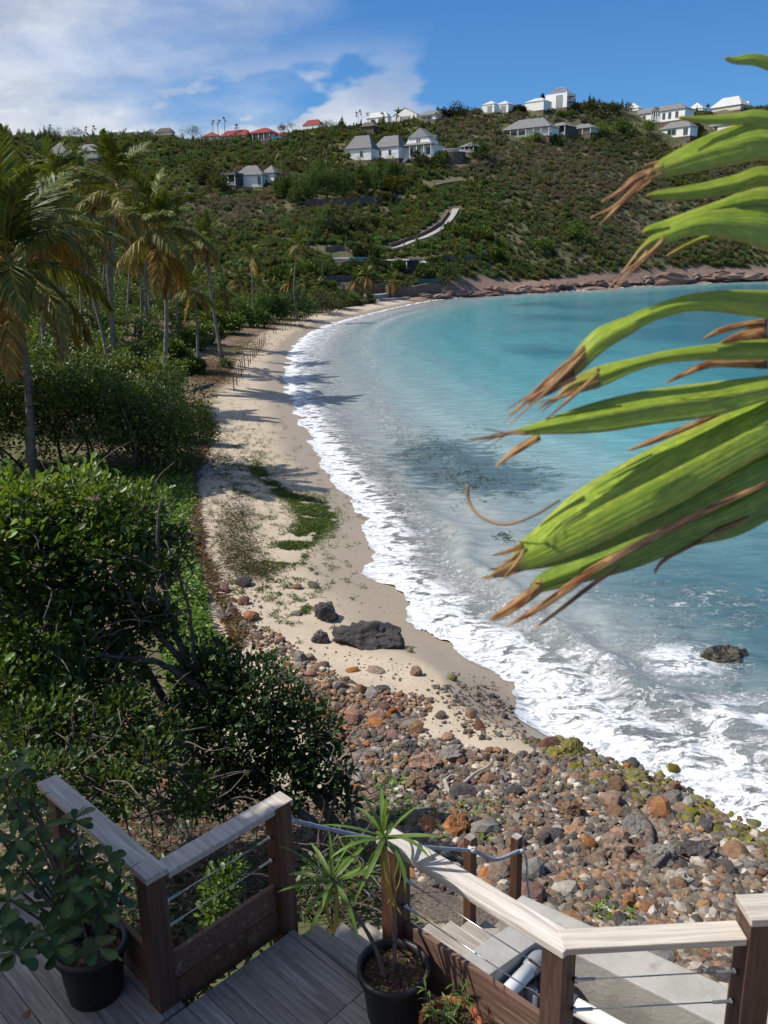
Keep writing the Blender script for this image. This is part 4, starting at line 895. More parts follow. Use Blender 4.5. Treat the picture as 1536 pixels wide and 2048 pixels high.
bush('tall leafy thicket behind the row under the shaded palms', 90, 860, 280, 210, 8500, .22, G1, 5, 'thicket', group=gv, nl=12)
bush('thicket with bright young leaf tips beside the pale palm trunk', 255, 850, 200, 170, 6500, .2, G2, 6, 'thicket', group=gv, nl=12, yellow=.2)
bush('thicket at the foot of the skirted palm', 345, 840, 150, 130, 4500, .18, G2, 7, 'thicket', group=gv, nl=9)
for i, (bx, by, wp, hp, cb) in enumerate([(20, 790, 150, 110, G1), (70, 740, 130, 80, G1), (160, 730, 130, 60, G1), (290, 735, 120, 50, G1), (375, 748, 60, 28, G2), (60, 690, 150, 70, G1), (200, 700, 120, 60, G1), (330, 700, 110, 45, G1), (262, 670, 110, 50, G1), (120, 650, 160, 60, G1), (390, 700, 70, 40, G2), (420, 690, 60, 34, G2), (350, 725, 70, 36, G1), (300, 620, 110, 50, G2), (370, 625, 80, 44, G2), (240, 610, 110, 50, G1), (180, 600, 110, 60, G1), (70, 600, 130, 70, G1), (420, 610, 70, 44, G2), (20, 640, 120, 70, G1), (330, 655, 100, 45, G2), (210, 645, 110, 50, G1)]):
    bush('low shady shrub between the palm trunks', bx, by, wp*1.2, hp*1.35, 3000, .34, cb, 30+i, group='undergrowth between the palm trunks', nl=8, stems=3)
bush('small bright green clump at the foot of the bowed palm', 450, 735, 44, 24, 900, .16, (.07, .14, .03), 50, stems=3, nl=6)
for i, (bx, by, wp, hp, cb) in enumerate([(415, 668, 70, 46, G2), (460, 668, 70, 42, G2), (505, 655, 70, 44, (.05, .10, .025)), (545, 648, 80, 52, (.045, .095, .03)), (590, 640, 80, 52, (.045, .085, .03)), (640, 626, 80, 46, (.07, .08, .04)), (680, 618, 70, 36, (.055, .08, .03)), (440, 632, 80, 44, G2), (390, 640, 60, 40, G2), (520, 625, 90, 40, G1), (700, 610, 50, 26, G1), (610, 605, 70, 30, G2)]):
    bush('dense green shrub in the hedge between beach and hill', bx, by, wp*1.15, hp*1.1, 2400, .42, cb, 70+i, group='shrub belt behind the middle of the beach', mat='far_leaf', nl=9, stems=3)
lb = 'rounded dark green tree in the garden behind the far beach'
for i, (bx, by, wp, hp, cb) in enumerate([(880, 572, 90, 52, (.06, .09, .03)), (905, 560, 60, 44, (.055, .085, .03)), (840, 560, 50, 36, (.05, .08, .028)), (700, 552, 60, 34, (.045, .07, .025)), (640, 552, 80, 34, (.055, .085, .025)), (745, 520, 44, 30, (.05, .075, .03)), (800, 545, 40, 24, (.06, .10, .03)), (870, 535, 44, 22, (.065, .10, .03)), (720, 515, 34, 26, (.03, .05, .02)), (760, 540, 50, 24, (.05, .08, .03)), (600, 560, 70, 40, G1), (560, 565, 60, 40, G1)]):
    bush(lb, bx, by, wp, hp, 1500, .6, cb, 90+i, 'garden_tree', 'tree', 'trees in the garden behind the far beach', mat='far_leaf', nl=9, stems=3)
LBH = '''golden green round tree beside the bare palm trunk below the villa
purplish brown shrub on the lawn above the long stone wall
brownish shrub beside the pale drive end above the long stone wall
small dark shrub on the slope right of the drive end
green shrub below the round stone terrace
dark hedge shrub under the villa porch
long dark hedge below the villa and its outside stair
feathery green tree beside the gazebo deck
dark shrub below the open veranda pavilion
mid green shrub in front of the long low house
light green garden tree between the long house and the broad ridge house
dark garden tree just left of the broad ridge house
green shrub below the broad ridge house
low shrub at the foot of the unfinished house
large dark tree mass on the skyline left of the block houses
small black tree on the skyline beside the wide grey hipped roof
dark shrub between the block houses and the flat fronted house
wide dark tree on the skyline hump beyond the unfinished house
low dark tree sloping down to the broad ridge house
narrow black tree rising beside the unfinished house
round dark tree beside the lone skyline palm above the grove
black round tree beside the skyline row of pale houses
black tree between the skyline row and the brownish roof
dark tree mass on the skyline before the red roofs
dark shrub beyond the red roofed annex
low dark tree beyond the lone red roof
yellow green tree uphill of the small cottage porch
green shrub below the cottage porch
dark grey green shrub in the middle of the slope below the long wall
mid green shrub next to the dark one below the long wall
olive shrub above the curving drive wall
dark shrub inside the bend of the drive
green shrub beyond the drive bend
dark shrub at the end of the brown stone wall
dark shrub on the bare spur above the pink shelf
green shrub higher up on the bare spur'''.split('\n')
for i, (bx, by, wp, hp, cb) in enumerate([(790, 385, 50, 34, (.13, .12, .02)), (702, 406, 30, 22, (.10, .09, .04)), (764, 404, 34, 20, (.10, .10, .03)), (850, 392, 26, 20, G1), (880, 330, 36, 34, G2), (840, 330, 40, 26, (.04, .06, .02)), (860, 336, 60, 22, (.03, .05, .018)), (960, 320, 50, 40, (.05, .09, .03)), (1110, 288, 40, 20, G1), (1060, 285, 50, 18, G2), (1210, 270, 60, 30, G2), (1240, 262, 40, 26, G1), (1290, 268, 60, 22, G2), (1130, 232, 30, 10, G1), (920, 232, 60, 26, (.03, .045, .018)), (895, 236, 36, 22, (.02, .03, .015)), (1040, 226, 30, 14, (.03, .04, .02)), (1190, 224, 80, 22, (.035, .045, .022)), (1240, 224, 50, 14, (.035, .045, .022)), (1083, 212, 14, 28, (.02, .025, .02)), (120, 276, 40, 18, G1), (150, 276, 40, 20, (.02, .035, .015)), (300, 276, 30, 18, (.02, .03, .015)), (380, 276, 60, 22, (.025, .035, .015)), (574, 262, 40, 16, (.03, .045, .02)), (660, 252, 60, 14, (.03, .045, .02)), (400, 360, 70, 40, (.09, .11, .03)), (430, 380, 60, 40, (.07, .10, .03)), (650, 470, 70, 40, (.035, .055, .025)), (710, 462, 60, 30, (.04, .06, .025)), (760, 455, 60, 26, (.08, .09, .03)), (910, 470, 50, 26, G1), (960, 480, 60, 30, G2), (990, 520, 40, 24, G1), (1080, 500, 60, 30, G1), (1150, 480, 60, 36, G2)]):
    bush(LBH[i], bx, by, wp, hp, 1100, .75, cb, 130+i, 'hill_shrub', 'shrub', 'larger shrubs and trees on the hillside', mat='far_leaf', nl=8, stems=2)

# ================================================================== beach stones
ICO4 = ico(5)
def rock_mesh(name, seed, mat, squash=(1, 1, .7), sub=2, planes=11, rough=.07):
    rg = np.random.default_rng(seed); V, F = (ICO4 if sub == 4 else ICO3 if sub == 3 else ICO2 if sub == 2 else ICO1); V = V.copy()
    n = unit(planes, rg); h = rg.uniform(.58, .92, planes)
    d = V@n.T; s = np.where(d > 1e-6, h[None]/np.maximum(d, 1e-6), 9).min(1); s = np.minimum(s, 1.05)
    V = V*s[:, None]; nz = fbm(V[:, 0]*2.3+seed, V[:, 1]*2.3+V[:, 2]*1.7, 3, seed)
    nz = nz+.5*(fbm(V[:, 0]*6+seed, V[:, 1]*6-V[:, 2]*5, 2, seed+9)-.5); V *= (1+rough*(nz-.5)*2)[:, None]; V *= (1-(.10*(1-2*np.abs(fbm(V[:, 0]*3+V[:, 2]*2+seed, V[:, 1]*3-V[:, 2], 4, seed+5)-.5))**3+.05*fbm(V[:, 0]*14+V[:, 2]*9, V[:, 1]*14-V[:, 2]*6, 3, seed+2)) if sub == 4 else 1+0*V[:, 0])[:, None]
    V *= np.asarray(squash); V[:, 2] -= V[:, 2].min()*.62
    return mesh_np(name, V, [F], False, mats=[mat])
RKM = {'dark': pm('basalt', (.062, .055, .055), (.10, .09, .088), 3, .9, .8, jitter=.3, c3=(.14, .125, .115), bdist=.06),
       'brown': pm('brown_rock', (.17, .105, .072), (.25, .17, .115), 3, .9, .7, jitter=.3, c3=(.12, .085, .065), bdist=.06),
       'orange': pm('orange_rock', (.34, .165, .075), (.25, .115, .06), 3, .9, .6, jitter=.3, c3=(.40, .25, .13), bdist=.06),
       'red': pm('red_rock', (.20, .095, .065), (.14, .072, .055), 3, .9, .6, jitter=.3, c3=(.24, .14, .10), bdist=.06),
       'grey': pm('grey_rock', (.20, .185, .165), (.145, .135, .125), 3, .9, .6, jitter=.25, c3=(.26, .235, .20), bdist=.06),
       'pale': pm('coral_rock', (.52, .47, .40), (.38, .34, .29), 4, .95, .9, jitter=.2, c3=(.60, .56, .50), bdist=.06),
       'moss': pm('mossy_rock', (.20, .185, .03), (.13, .12, .025), 3, .85, .6, jitter=.25, c3=(.09, .075, .04), bdist=.06),
       'wet': pm('wet_rock', (.03, .026, .02), (.055, .045, .022), 3, .2, .8, jitter=.2, spec=.6, bdist=.06)}
RK = {k: [rock_mesh(k+'_stone', 11*i+j, m, ((1, .85, .75), (1, .7, .55), (.95, 1, .9), (1.1, .75, .7), (.9, .8, 1.0))[i], 2) for i in range(5)] for j, (k, m) in enumerate(RKM.items())}
RKB = {k: [rock_mesh(k+'_boulder', 311*i+j, m, ((1, .85, .75), (1.05, .8, .62), (.95, 1, .95))[i], 4, 11, .30) for i in range(3)] for j, (k, m) in enumerate(RKM.items())}
def stone(label, px, py, w_px, kind, v=0, tall=1.0, turn=0.0, big=False, group=None, name='stone', sink=.12, zmin=None, cat='rock'):
    p = hit(px, py, zmin)[0]; k = np.linalg.norm(p-CAM)/FPX; s = w_px*k/2*1.08
    me = (RKB if big else RK)[kind][v % (3 if big else 5)]
    o = link(name, me, None, (p[0], p[1], p[2]-s*sink), (0.12*math.sin(px), 0.12*math.cos(py), turn), (s, s, s*tall))
    return tag(o, label, cat, group)
HAND = [('pointed dark lava boulder standing alone on the smooth sand', 651, 1238, 46, 'dark', 2, 1.05, .3, 1), ('big flat dark boulder with weed at its foot near the foam edge', 736, 1288, 126, 'dark', 1, .72, .1, 1),
 ('black boulder with a hollow in its face, between the pointed and the flat boulders', 642, 1284, 38, 'dark', 0, 1.0, 1.2, 1), ('dark stone at the edge of the drifted seaweed', 488, 1170, 37, 'dark', 0, .8, .5, 0),
 ('rounded reddish stone beside the dry grass edge', 447, 1182, 27, 'red', 2, 1, .2, 0), ('rounded red brown stone on top of the small stone cluster', 488, 1208, 27, 'red', 4, .9, 1.0, 0), ('smooth orange stone lying on pale sand by the cluster', 505, 1237, 36, 'orange', 2, .8, 1.9, 0),
 ('tan stone half covered by seaweed scraps', 593, 1176, 25, 'brown', 0, .7, .4, 0), ('dark weedy stone on the sand above the pointed boulder', 626, 1171, 28, 'dark', 3, .6, 2, 0), ('low grey slab stone on sand left of the pointed boulder', 591, 1228, 32, 'grey', 1, .7, .7, 0),
 ('brown stone in the gap of sand below the holed boulder', 642, 1336, 36, 'brown', 3, .8, .5, 0), ('flat orange brown stone on sand below the big boulder', 707, 1342, 32, 'orange', 1, .7, .2, 0), ('flat grey brown slab stone on wet sand', 748, 1342, 42, 'brown', 1, .6, 3.0, 0),
 ('upright brown stone on the open wet sand', 832, 1350, 27, 'brown', 4, 1, .9, 0), ('green tinged stone at the swash edge', 902, 1358, 24, 'moss', 0, .9, .2, 0), ('tiny yellow green stone below the big flat boulder', 820, 1304, 17, 'moss', 2, .9, .2, 0),
 ('tan orange cube of stone in the upper rubble', 650, 1376, 24, 'orange', 4, 1, .7, 0), ('dark grey wedge stone on the rubble fringe', 765, 1378, 34, 'dark', 1, .7, .1, 0), ('mustard orange stone in the middle of the rubble strip', 703, 1424, 33, 'orange', 3, .8, .6, 0), ('long brown slab sticking up from the rubble strip', 670, 1420, 44, 'brown', 1, 1, -.7, 0),
 ('warm brown stone resting on sand right of the dark pebble heap', 880, 1434, 27, 'brown', 0, .9, .3, 0), ('dark brown stone leading the point of rubble towards the waves', 943, 1434, 28, 'brown', 4, .9, 2.2, 0), ('pinkish brown upright stone by the rubble point', 958, 1456, 24, 'red', 2, 1.2, .4, 0), ('tan stone at the head of the rubble point', 898, 1480, 28, 'orange', 2, .9, .9, 0),
 ('large grey boulder leaning on the orange pair in the rubble', 904, 1518, 60, 'grey', 1, .8, .4, 1), ('split orange red boulder beside the grey boulder', 848, 1532, 56, 'orange', 0, .85, .2, 1), ('big tan brown boulder with a pale stone on top', 834, 1578, 60, 'brown', 0, .95, .8, 1), ('brown boulder beside the bleached driftwood branch', 926, 1568, 44, 'brown', 2, .95, .1, 1), ('black boulder in the rubble near the thicket', 820, 1500, 37, 'dark', 0, .8, .6, 1),
 ('large round brown boulder with a crack, near the foot of the stairs', 1231, 1712, 68, 'brown', 2, 1, .3, 1), ('large grey brown boulder right beside the cracked round one', 1315, 1730, 70, 'grey', 2, .9, 1.1, 1), ('dark grey boulder at the right of the boulder group', 1394, 1714, 56, 'dark', 2, .85, 2.1, 1), ('angular grey boulder behind the cracked round one', 1270, 1662, 56, 'grey', 0, .9, .7, 1), ('flattish grey brown boulder behind the boulder group', 1328, 1674, 48, 'brown', 1, .8, 1.9, 1),
 ('dark brown tilted boulder standing in small rubble', 1141, 1632, 48, 'brown', 0, 1.05, 2.6, 1), ('orange brown boulder below the tilted dark one', 1150, 1664, 50, 'orange', 1, .75, .3, 1), ('small orange boulder left of the cracked round one', 1182, 1694, 33, 'orange', 2, .95, 1.4, 0), ('smooth brown boulder in the middle of the rubble', 1233, 1630, 37, 'brown', 2, .85, .2, 0),
 ('tall orange stone slab leaning near the green sprouts', 918, 1668, 46, 'orange', 2, 1.3, .5, 1), ('orange boulder among the green sprouts', 858, 1658, 50, 'orange', 0, .75, 1.6, 1), ('round tan stone right of the leaning orange slab', 972, 1648, 30, 'orange', 2, .9, .9, 0), ('pale pitted coral block lying on the rubble', 1350, 1770, 56, 'pale', 0, .8, .4, 1), ('rusty orange wedge stone above the concrete wall', 1228, 1776, 50, 'orange', 1, .8, .9, 1), ('narrow upright brown orange stone above the concrete wall', 1255, 1822, 30, 'orange', 4, 1.5, .2, 0), ('smooth orange stone beside the narrow upright one', 1288, 1826, 38, 'orange', 2, 1, 1.2, 0), ('flat red brown stone near the tall rail post', 1473, 1814, 56, 'red', 1, .7, .5, 1),
 ('rough orange brown stone just above the mossy fringe', 1193, 1558, 44, 'orange', 3, .75, .3, 0), ('long brown stone beside the rough orange one', 1149, 1562, 44, 'brown', 1, .8, 2.7, 0),
 ('yellow mossy stone at the corner of sand and foam', 1114, 1510, 44, 'moss', 1, .75, .2, 1), ('arched mossy boulder washed by foam at the corner of the beach', 1144, 1510, 48, 'moss', 2, .9, .8, 1), ('small mossy stone below the arched one', 1146, 1542, 27, 'moss', 2, .9, .2, 0), ('mossy boulder on the tongue of wet sand', 1271, 1560, 48, 'moss', 0, .8, .6, 1), ('mossy pointed stone standing in the foam', 1345, 1550, 31, 'moss', 4, 1.15, .6, 0), ('small yellow mossy stone awash in thick foam', 1307, 1506, 26, 'moss', 2, .9, .3, 0), ('mossy flat stone at the foam edge', 1459, 1582, 38, 'moss', 1, .7, .4, 0), ('round olive stone in the swash', 1503, 1602, 36, 'moss', 2, .8, 1.4, 0), ('long mossy slab in the green fringe', 1383, 1606, 54, 'moss', 1, .6, .2, 0), ('small bright mossy stone below the long slab', 1375, 1638, 35, 'moss', 3, .7, 1.2, 0), ('mossy slab with brown side in the fringe', 1418, 1626, 42, 'moss', 1, .7, 2.2, 0), ('mossy stone against the outer edge of the fringe', 1505, 1654, 32, 'moss', 0, .9, .4, 0), ('mossy yellow stone in line with the swash stones', 1462, 1660, 34, 'moss', 3, .8, 1.0, 0)]
for a in HAND:
    stone(a[0], a[1], a[2], a[3], a[4], a[5], a[6], a[7], bool(a[8]), name='boulder' if a[8] else 'stone')
stone('dark wet rock breaking the surface with surf around it', 1438, 1324, 96, 'wet', 1, .75, .2, True, name='sea_rock', sink=.10, zmin=-.15)
stone('submerged brown rock with foam curling over it', 1330, 1278, 80, 'wet', 0, .42, .9, True, name='sea_rock', sink=.15, zmin=-.25)
stone('low wet rock awash in the white water by the mossy fringe', 1485, 1497, 44, 'wet', 2, .6, .9, True, name='sea_rock', sink=.1, zmin=-.15)
stone('low weedy rock showing between foam streaks', 1400, 1430, 80, 'wet', 1, .45, 1.9, True, name='sea_rock', sink=.2, zmin=-.2)
def in_poly(poly, n, rg):
    poly = np.array(poly, float); lo, hi = poly.min(0), poly.max(0); out = np.zeros((0, 2))
    while len(out) < n:
        q = rg.uniform(lo, hi, (n*2, 2)); out = np.concatenate([out, q[inside(q[:, 0], q[:, 1], poly)]])
    return out[:n]
R1 = [(700, 1690), (690, 1560), (760, 1480), (890, 1478), (960, 1502), (1060, 1508), (1110, 1490), (1250, 1522), (1400, 1588), (1560, 1648), (1800, 1760), (1800, 2040), (1560, 1990), (1300, 1960), (1180, 1880), (1000, 1830), (840, 1760)]
R2 = [(470, 1230), (560, 1270), (640, 1330), (720, 1372), (810, 1385), (870, 1400), (850, 1440), (830, 1485), (760, 1485), (690, 1510), (560, 1380)]
R3 = [(420, 1150), (530, 1180), (525, 1260), (440, 1250)]
R5 = [(860, 1370), (990, 1370), (1030, 1420), (1060, 1480), (940, 1480), (900, 1420)]
RS = [(1040, 1480), (1140, 1485), (1250, 1525), (1400, 1590), (1560, 1650), (1560, 1740), (1400, 1660), (1200, 1575)]
rg = np.random.default_rng(5)
names = {'dark': 'charcoal grey stone in the rubble bank', 'brown': 'dull brown stone in the rubble bank', 'orange': 'rust orange stone in the rubble bank', 'red': 'red brown stone in the rubble bank', 'grey': 'plain grey stone in the rubble bank', 'pale': 'pale coral lump in the rubble bank', 'moss': 'yellow green mossy stone in the wet fringe of the rubble bank'}
def scatter(poly, n, smin, smax, probs):
    q = in_poly(poly, n, rg); P = hit(q[:, 0], q[:, 1]); kk = list(probs); pr = np.array([probs[k] for k in kk]); pr /= pr.sum()
    for i in range(n):
        if Dg(P[i, 0], P[i, 1]) < -0.9: continue
        k = kk[int(rg.choice(len(kk), p=pr))]; s = smin*(smax/smin)**(rg.random()**1.6)
        o = link('stone', RK[k][int(rg.integers(5))], None, P[i]-[0, 0, s*.12], (rg.normal()*.3, rg.normal()*.3, rg.uniform(0, 6.28)), (s, s, s*rg.uniform(.7, 1.15)))
        tag(o, names[k], 'rock', k+' stones of the rubble bank')
pr0 = dict(dark=.25, brown=.26, orange=.17, red=.12, grey=.16, pale=.04)
scatter(R1, 170, .10, .27, dict(dark=.2, brown=.26, orange=.27, red=.12, grey=.13, pale=.04)); scatter(R2, 90, .08, .23, dict(brown=.3, orange=.25, red=.2, dark=.15, grey=.1)); scatter(R3, 10, .06, .13, dict(brown=.4, red=.4, dark=.2))
scatter(RS, 45, .08, .2, dict(moss=.65, dark=.2, brown=.15)); scatter(R5, 16, .06, .14, dict(dark=.5, brown=.4, grey=.1))
# the small rubble, too much to count
def pebbles(name, label, polys, seed):
    rg = np.random.default_rng(seed); Vs, Fs, Cs = [], [], []; o = 0
    protos = []
    for i in range(8):
        V, F = ICO1[0].copy(), ICO1[1]; nn = unit(8, rg); h = rg.uniform(.6, .95, 8); d = V@nn.T
        V *= np.minimum(np.where(d > 1e-6, h[None]/np.maximum(d, 1e-6), 9).min(1), 1.0)[:, None]; protos.append((V*np.array([1, .8, .65]), F))
    pal = np.array([(.105, .09, .078), (.22, .155, .105), (.31, .165, .08), (.20, .105, .072), (.20, .18, .155), (.42, .375, .315), (.16, .13, .10), (.12, .108, .10), (.47, .42, .36), (.25, .205, .155), (.20, .185, .03), (.13, .12, .028)])
    for poly, n, smin, smax, w_ in polys:
        q = in_poly(poly, n, rg); P = hit(q[:, 0], q[:, 1]); keep = Dg(P[:, 0], P[:, 1]) > -.5; P = P[keep]; n = len(P)
        s = smin*(smax/smin)**(rg.random(n)**1.9); w_ = np.pad(np.array(w_, float), (0, 12-len(w_))); ci = rg.choice(len(pal), n, p=w_/w_.sum()); pi = rg.integers(0, 8, n)
        ang = rg.uniform(0, 6.28, n); tilt = rg.normal(size=n)*.4
        zoff = np.where(rg.random(n) < .3, s*.5, s*.12)
        for k in range(8):
            m_ = pi == k; V, F = protos[k]; c, s_ = np.cos(ang[m_]), np.sin(ang[m_]); ct, st_ = np.cos(tilt[m_]), np.sin(tilt[m_]); z0 = np.zeros_like(c); z1 = z0+1
            Rz = np.stack([np.stack([c, -s_, z0], 1), np.stack([s_, c, z0], 1), np.stack([z0, z0, z1], 1)], 1)
            Rx = np.stack([np.stack([z1, z0, z0], 1), np.stack([z0, ct, -st_], 1), np.stack([z0, st_, ct], 1)], 1)
            W_ = np.einsum('nij,njk,vk->nvi', Rz, Rx, V)*s[m_][:, None, None]+(P[m_]+np.stack([z0, z0, zoff[m_]], 1))[:, None]
            nn = m_.sum(); Fs.append((F[None]+(np.arange(nn)*len(V))[:, None, None]).reshape(-1, 3)+o); o += nn*len(V); Vs.append(W_.reshape(-1, 3))
            Cs.append(np.repeat(pal[ci[m_]]*rg.uniform(.65, 1.3, (nn, 1)), len(V), 0))
    m = pm('pebble', (1, 1, 1), (.7, .7, .7), 14, .9, .3, attr=True)
    tag(link(name, mesh_np(name, np.concatenate(Vs), [np.concatenate(Fs)], False, cols=np.concatenate(Cs), mats=[m])), label, 'pebbles', kind='stuff')
W0 = (2, 2, 1.2, 1, 2.2, 1.0, 2, 2, .9, 1.6); W1 = (1.5, 2, 3, 2.5, 1, .3, 1.5, 1.5, .2, 1); W2 = (3, 2, .8, 1, 1, .1, 3, 3, .1, 1)
pebbles('beach_pebbles', 'bank of small mixed pebbles and coral bits between the boulders', [(RS, 2600, .03, .12, (1, .6, 0, 0, .3, 0, .8, 1, 0, 0, 3.2, 2.6)), (R1, 36000, .018, .125, W0), (R2, 5200, .015, .10, W1), (R3, 200, .02, .07, W1), (R5, 420, .02, .09, W2),
        ([(620, 1290), (1010, 1360), (1060, 1470), (760, 1480), (560, 1340)], 620, .012, .06, W2), ([(440, 960), (720, 1100), (800, 1230), (560, 1270), (430, 1160)], 260, .01, .04, W2), ([(960, 1560), (1536, 1740), (1536, 1860), (1180, 1870), (960, 1800)], 14000, .014, .045, (1.5, 1.5, 1, .8, 3, 2.4, 1.6, 1.4, 2.2, 2))], 8)

# far shore ledges
lg = 'rocks of the red shelf on the far shore'
rgs = np.random.default_rng(77)
pinkm = pm('pink_rock', (.23, .15, .118), (.16, .105, .085), .8, .9, .9, c3=(.13, .085, .075), jitter=.2, bscale=1.6, bdist=.06)
LED = [rock_mesh('shelf_rock', 500+i, pinkm, (1, .75, (.42, .5, .36)[i]), 3, 9, .34) for i in range(3)]
xs = np.linspace(838, 1540, 44)
for i, x_ in enumerate(xs):
    y_ = np.interp(x_, [840, 900, 1000, 1100, 1200, 1300, 1400, 1536], [600, 596, 588, 583, 576, 570, 565, 560])-rgs.uniform(0, 9)
    p = hit1(x_, y_-3); k = np.linalg.norm(p-CAM)/FPX; s = rgs.uniform(10, 26)*k
    o = link('shelf_rock', LED[i % 3], None, p-[0, 0, s*.16], (0, 0, rgs.uniform(-.5, .5)+.5), (s*1.3, s, s*rgs.uniform(.45, .8)))
    tag(o, 'pinkish weathered rock of the low shelf along the far shore', 'rock', lg)
for nm, x_, y_, wp, hs, v in [('broad smooth pink rock apron where the far beach ends', 950, 590, 120, .75, 0), ('long overhanging pink ledge on the far shore beyond the drooping leaf tip', 1340, 566, 150, .85, 1), ('blocky dark cleft rocks in the middle of the far shore shelf', 1180, 578, 100, .8, 2), ('pink ledge with dark undercut farthest along the far shore', 1490, 556, 120, .8, 0)]:
    p = hit1(x_, y_); k = np.linalg.norm(p-CAM)/FPX; s = wp*k/2
    tag(link('rock_ledge', LED[v], None, p-[0, 0, .8], (0, 0, .45), (s, s*.45, s*.42*hs)), nm, 'rock')

# ================================================================== seaweed, stakes, driftwood, litter
def cloud_stuff(name, label, cat, P, dirs, size, col, shape=LEAF_N, mat='leaf', seed=1):
    rg = np.random.default_rng(seed); V, F, C = leaf_cloud(P, dirs, size, col, shape, rg)
    return tag(link(name, mesh_np(name, V, [F], False, cols=C, mats=[M[mat]])), label, cat, kind='stuff')
rg = np.random.default_rng(12)
path = np.array([(505, 935), (535, 960), (560, 985), (600, 1005), (640, 1028), (630, 1055), (590, 1085), (560, 1125)], float)
def along(path, n, sx, sy):
    t = rg.random(n)*(len(path)-1); i = t.astype(int); f = (t-i)[:, None]; q = path[i]*(1-f)+path[i+1]*f
    return q+rg.normal(size=(n, 2))*np.array([sx, sy])
blob = lambda n, c, sx, sy: np.array(c)+rg.normal(size=(n, 2))*np.array([sx, sy])
def tufts(q, per, spread):
    return np.repeat(q, per, 0)+rg.normal(size=(len(q)*per, 2))*np.array([spread, spread*.45])
q = np.concatenate([along(path[:4], 6500, 8, 5), along(path[3:6], 13000, 19, 12), along(path[5:], 9000, 19, 11),
                    tufts(blob(260, (500, 985), 48, 55), 16, 3.5), tufts(blob(330, (470, 915), 48, 32), 14, 3), tufts(blob(190, (590, 1170), 60, 48), 18, 4), tufts(blob(160, (510, 850), 35, 50), 8, 2.5), tufts(blob(70, (680, 1010), 45, 65), 12, 3), tufts(blob(40, (450, 800), 15, 40), 6, 3)])
P = hit(q[:, 0], q[:, 1]); pn = fbm(P[:, 0]*1.3, P[:, 1]*1.3, 3, 5); keep = (Dg(P[:, 0], P[:, 1]) > -.3) & (pn > .36); P, pn = P[keep], pn[keep]; n = len(P)
P[:, 2] += rg.random(n)*.07*sstep(.3, .6, pn)+.012
c = green(n, (.085, .135, .02), .4, .06, rg)*(0.5+1.0*pn)[:, None]
cloud_stuff('green_seaweed', 'bright to dark green seaweed drift lying in a band on the sand', 'seaweed', P, unit(n, rg)*np.array([1, 1, .25]), rg.uniform(.08, .18, n), c)
q = np.concatenate([blob(4200, (480, 1110), 24, 34), blob(2200, (470, 1040), 22, 30), blob(1500, (520, 1140), 22, 12), tufts(blob(150, (440, 930), 28, 40), 9, 4), tufts(blob(130, (440, 1060), 22, 60), 8, 4)])
P = hit(q[:, 0], q[:, 1]); P = P[Dg(P[:, 0], P[:, 1]) > 0]; n = len(P); P[:, 2] += rg.random(n)*.08+.01
c = np.stack([rg.uniform(.05, .12, n), rg.uniform(.05, .10, n), rg.uniform(.015, .035, n)], 1)
cloud_stuff('dry_seaweed', 'olive brown old seaweed mat on the upper sand', 'seaweed', P, unit(n, rg)*np.array([1, 1, .25]), rg.uniform(.07, .16, n), c)
# weed drifting in the shallows
q = np.concatenate([tufts(blob(150, (850, 895), 50, 22), 9, 5), tufts(blob(170, (960, 950), 60, 26), 9, 5), tufts(blob(40, (800, 1010), 50, 30), 8, 5), tufts(blob(16, (1005, 1075), 14, 5), 14, 6)])
P = at_z(q[:, 0], q[:, 1], .05); keep = Dg(P[:, 0], P[:, 1]) < -1.5; P = P[keep]; n = len(P); P[:, 2] += rg.random(n)*.03
cloud_stuff('floating_weed', 'dark green weed scraps drifting in the shallows beyond the foam', 'seaweed', P, unit(n, rg)*np.array([1, 1, .10]), rg.uniform(.06, .2, n), green(n, (.03, .055, .022), .4, .08, rg))
# brown litter along the edge of the plants
ep = np.array([(425, 840), (415, 880), (390, 930), (385, 990), (395, 1060), (400, 1110), (430, 1170), (460, 1240), (480, 1290)], float)
q = np.concatenate([along(ep, 3200, 5, 10), along(np.array([(400, 905), (350, 935), (380, 925)], float), 2500, 18, 8), along(np.array([(385, 745), (440, 760), (420, 740), (470, 705), (560, 660), (620, 640)], float), 5200, 22, 9), blob(1800, (420, 745), 26, 14), blob(1200, (500, 690), 26, 12)])
P = hit(q[:, 0], q[:, 1]); n = len(P); P[:, 2] += rg.random(n)*.12+.01
c = np.stack([rg.uniform(.10, .26, n), rg.uniform(.07, .17, n), rg.uniform(.04, .10, n)], 1)
cloud_stuff('dead_litter', 'brown twigs and dead leaf litter along the upper edge of the sand', 'litter', P, unit(n, rg)*np.array([1, 1, .35]), rg.uniform(.12, .42, n), c)
# bright creeping vine on the bank
q = np.concatenate([in_poly([(180, 940), (385, 935), (392, 1010), (372, 1070), (400, 1150), (412, 1205), (340, 1200), (280, 1100)], 11000, rg), in_poly([(330, 1180), (410, 1190), (420, 1260), (450, 1300), (460, 1360), (350, 1420), (320, 1300)], 8000, rg), in_poly([(740, 1560), (820, 1560), (830, 1660), (760, 1650)], 350, rg), in_poly([(840, 1620), (1000, 1600), (1000, 1690), (880, 1700)], 260, rg), in_poly([(1180, 1820), (1270, 1800), (1270, 1850), (1180, 1850)], 160, rg)])
P = hit(q[:, 0], q[:, 1]); n = len(P); near_ = np.linalg.norm(P-CAM, axis=1) < 18.5; P[:, 2] += (rg.random(n)**1.5*.28*(0.4+fbm(P[:, 0], P[:, 1], 2, 9))+.03)*np.where(near_, .5, 1)
c = green(n, (.12, .22, .03), .35, .12, rg)
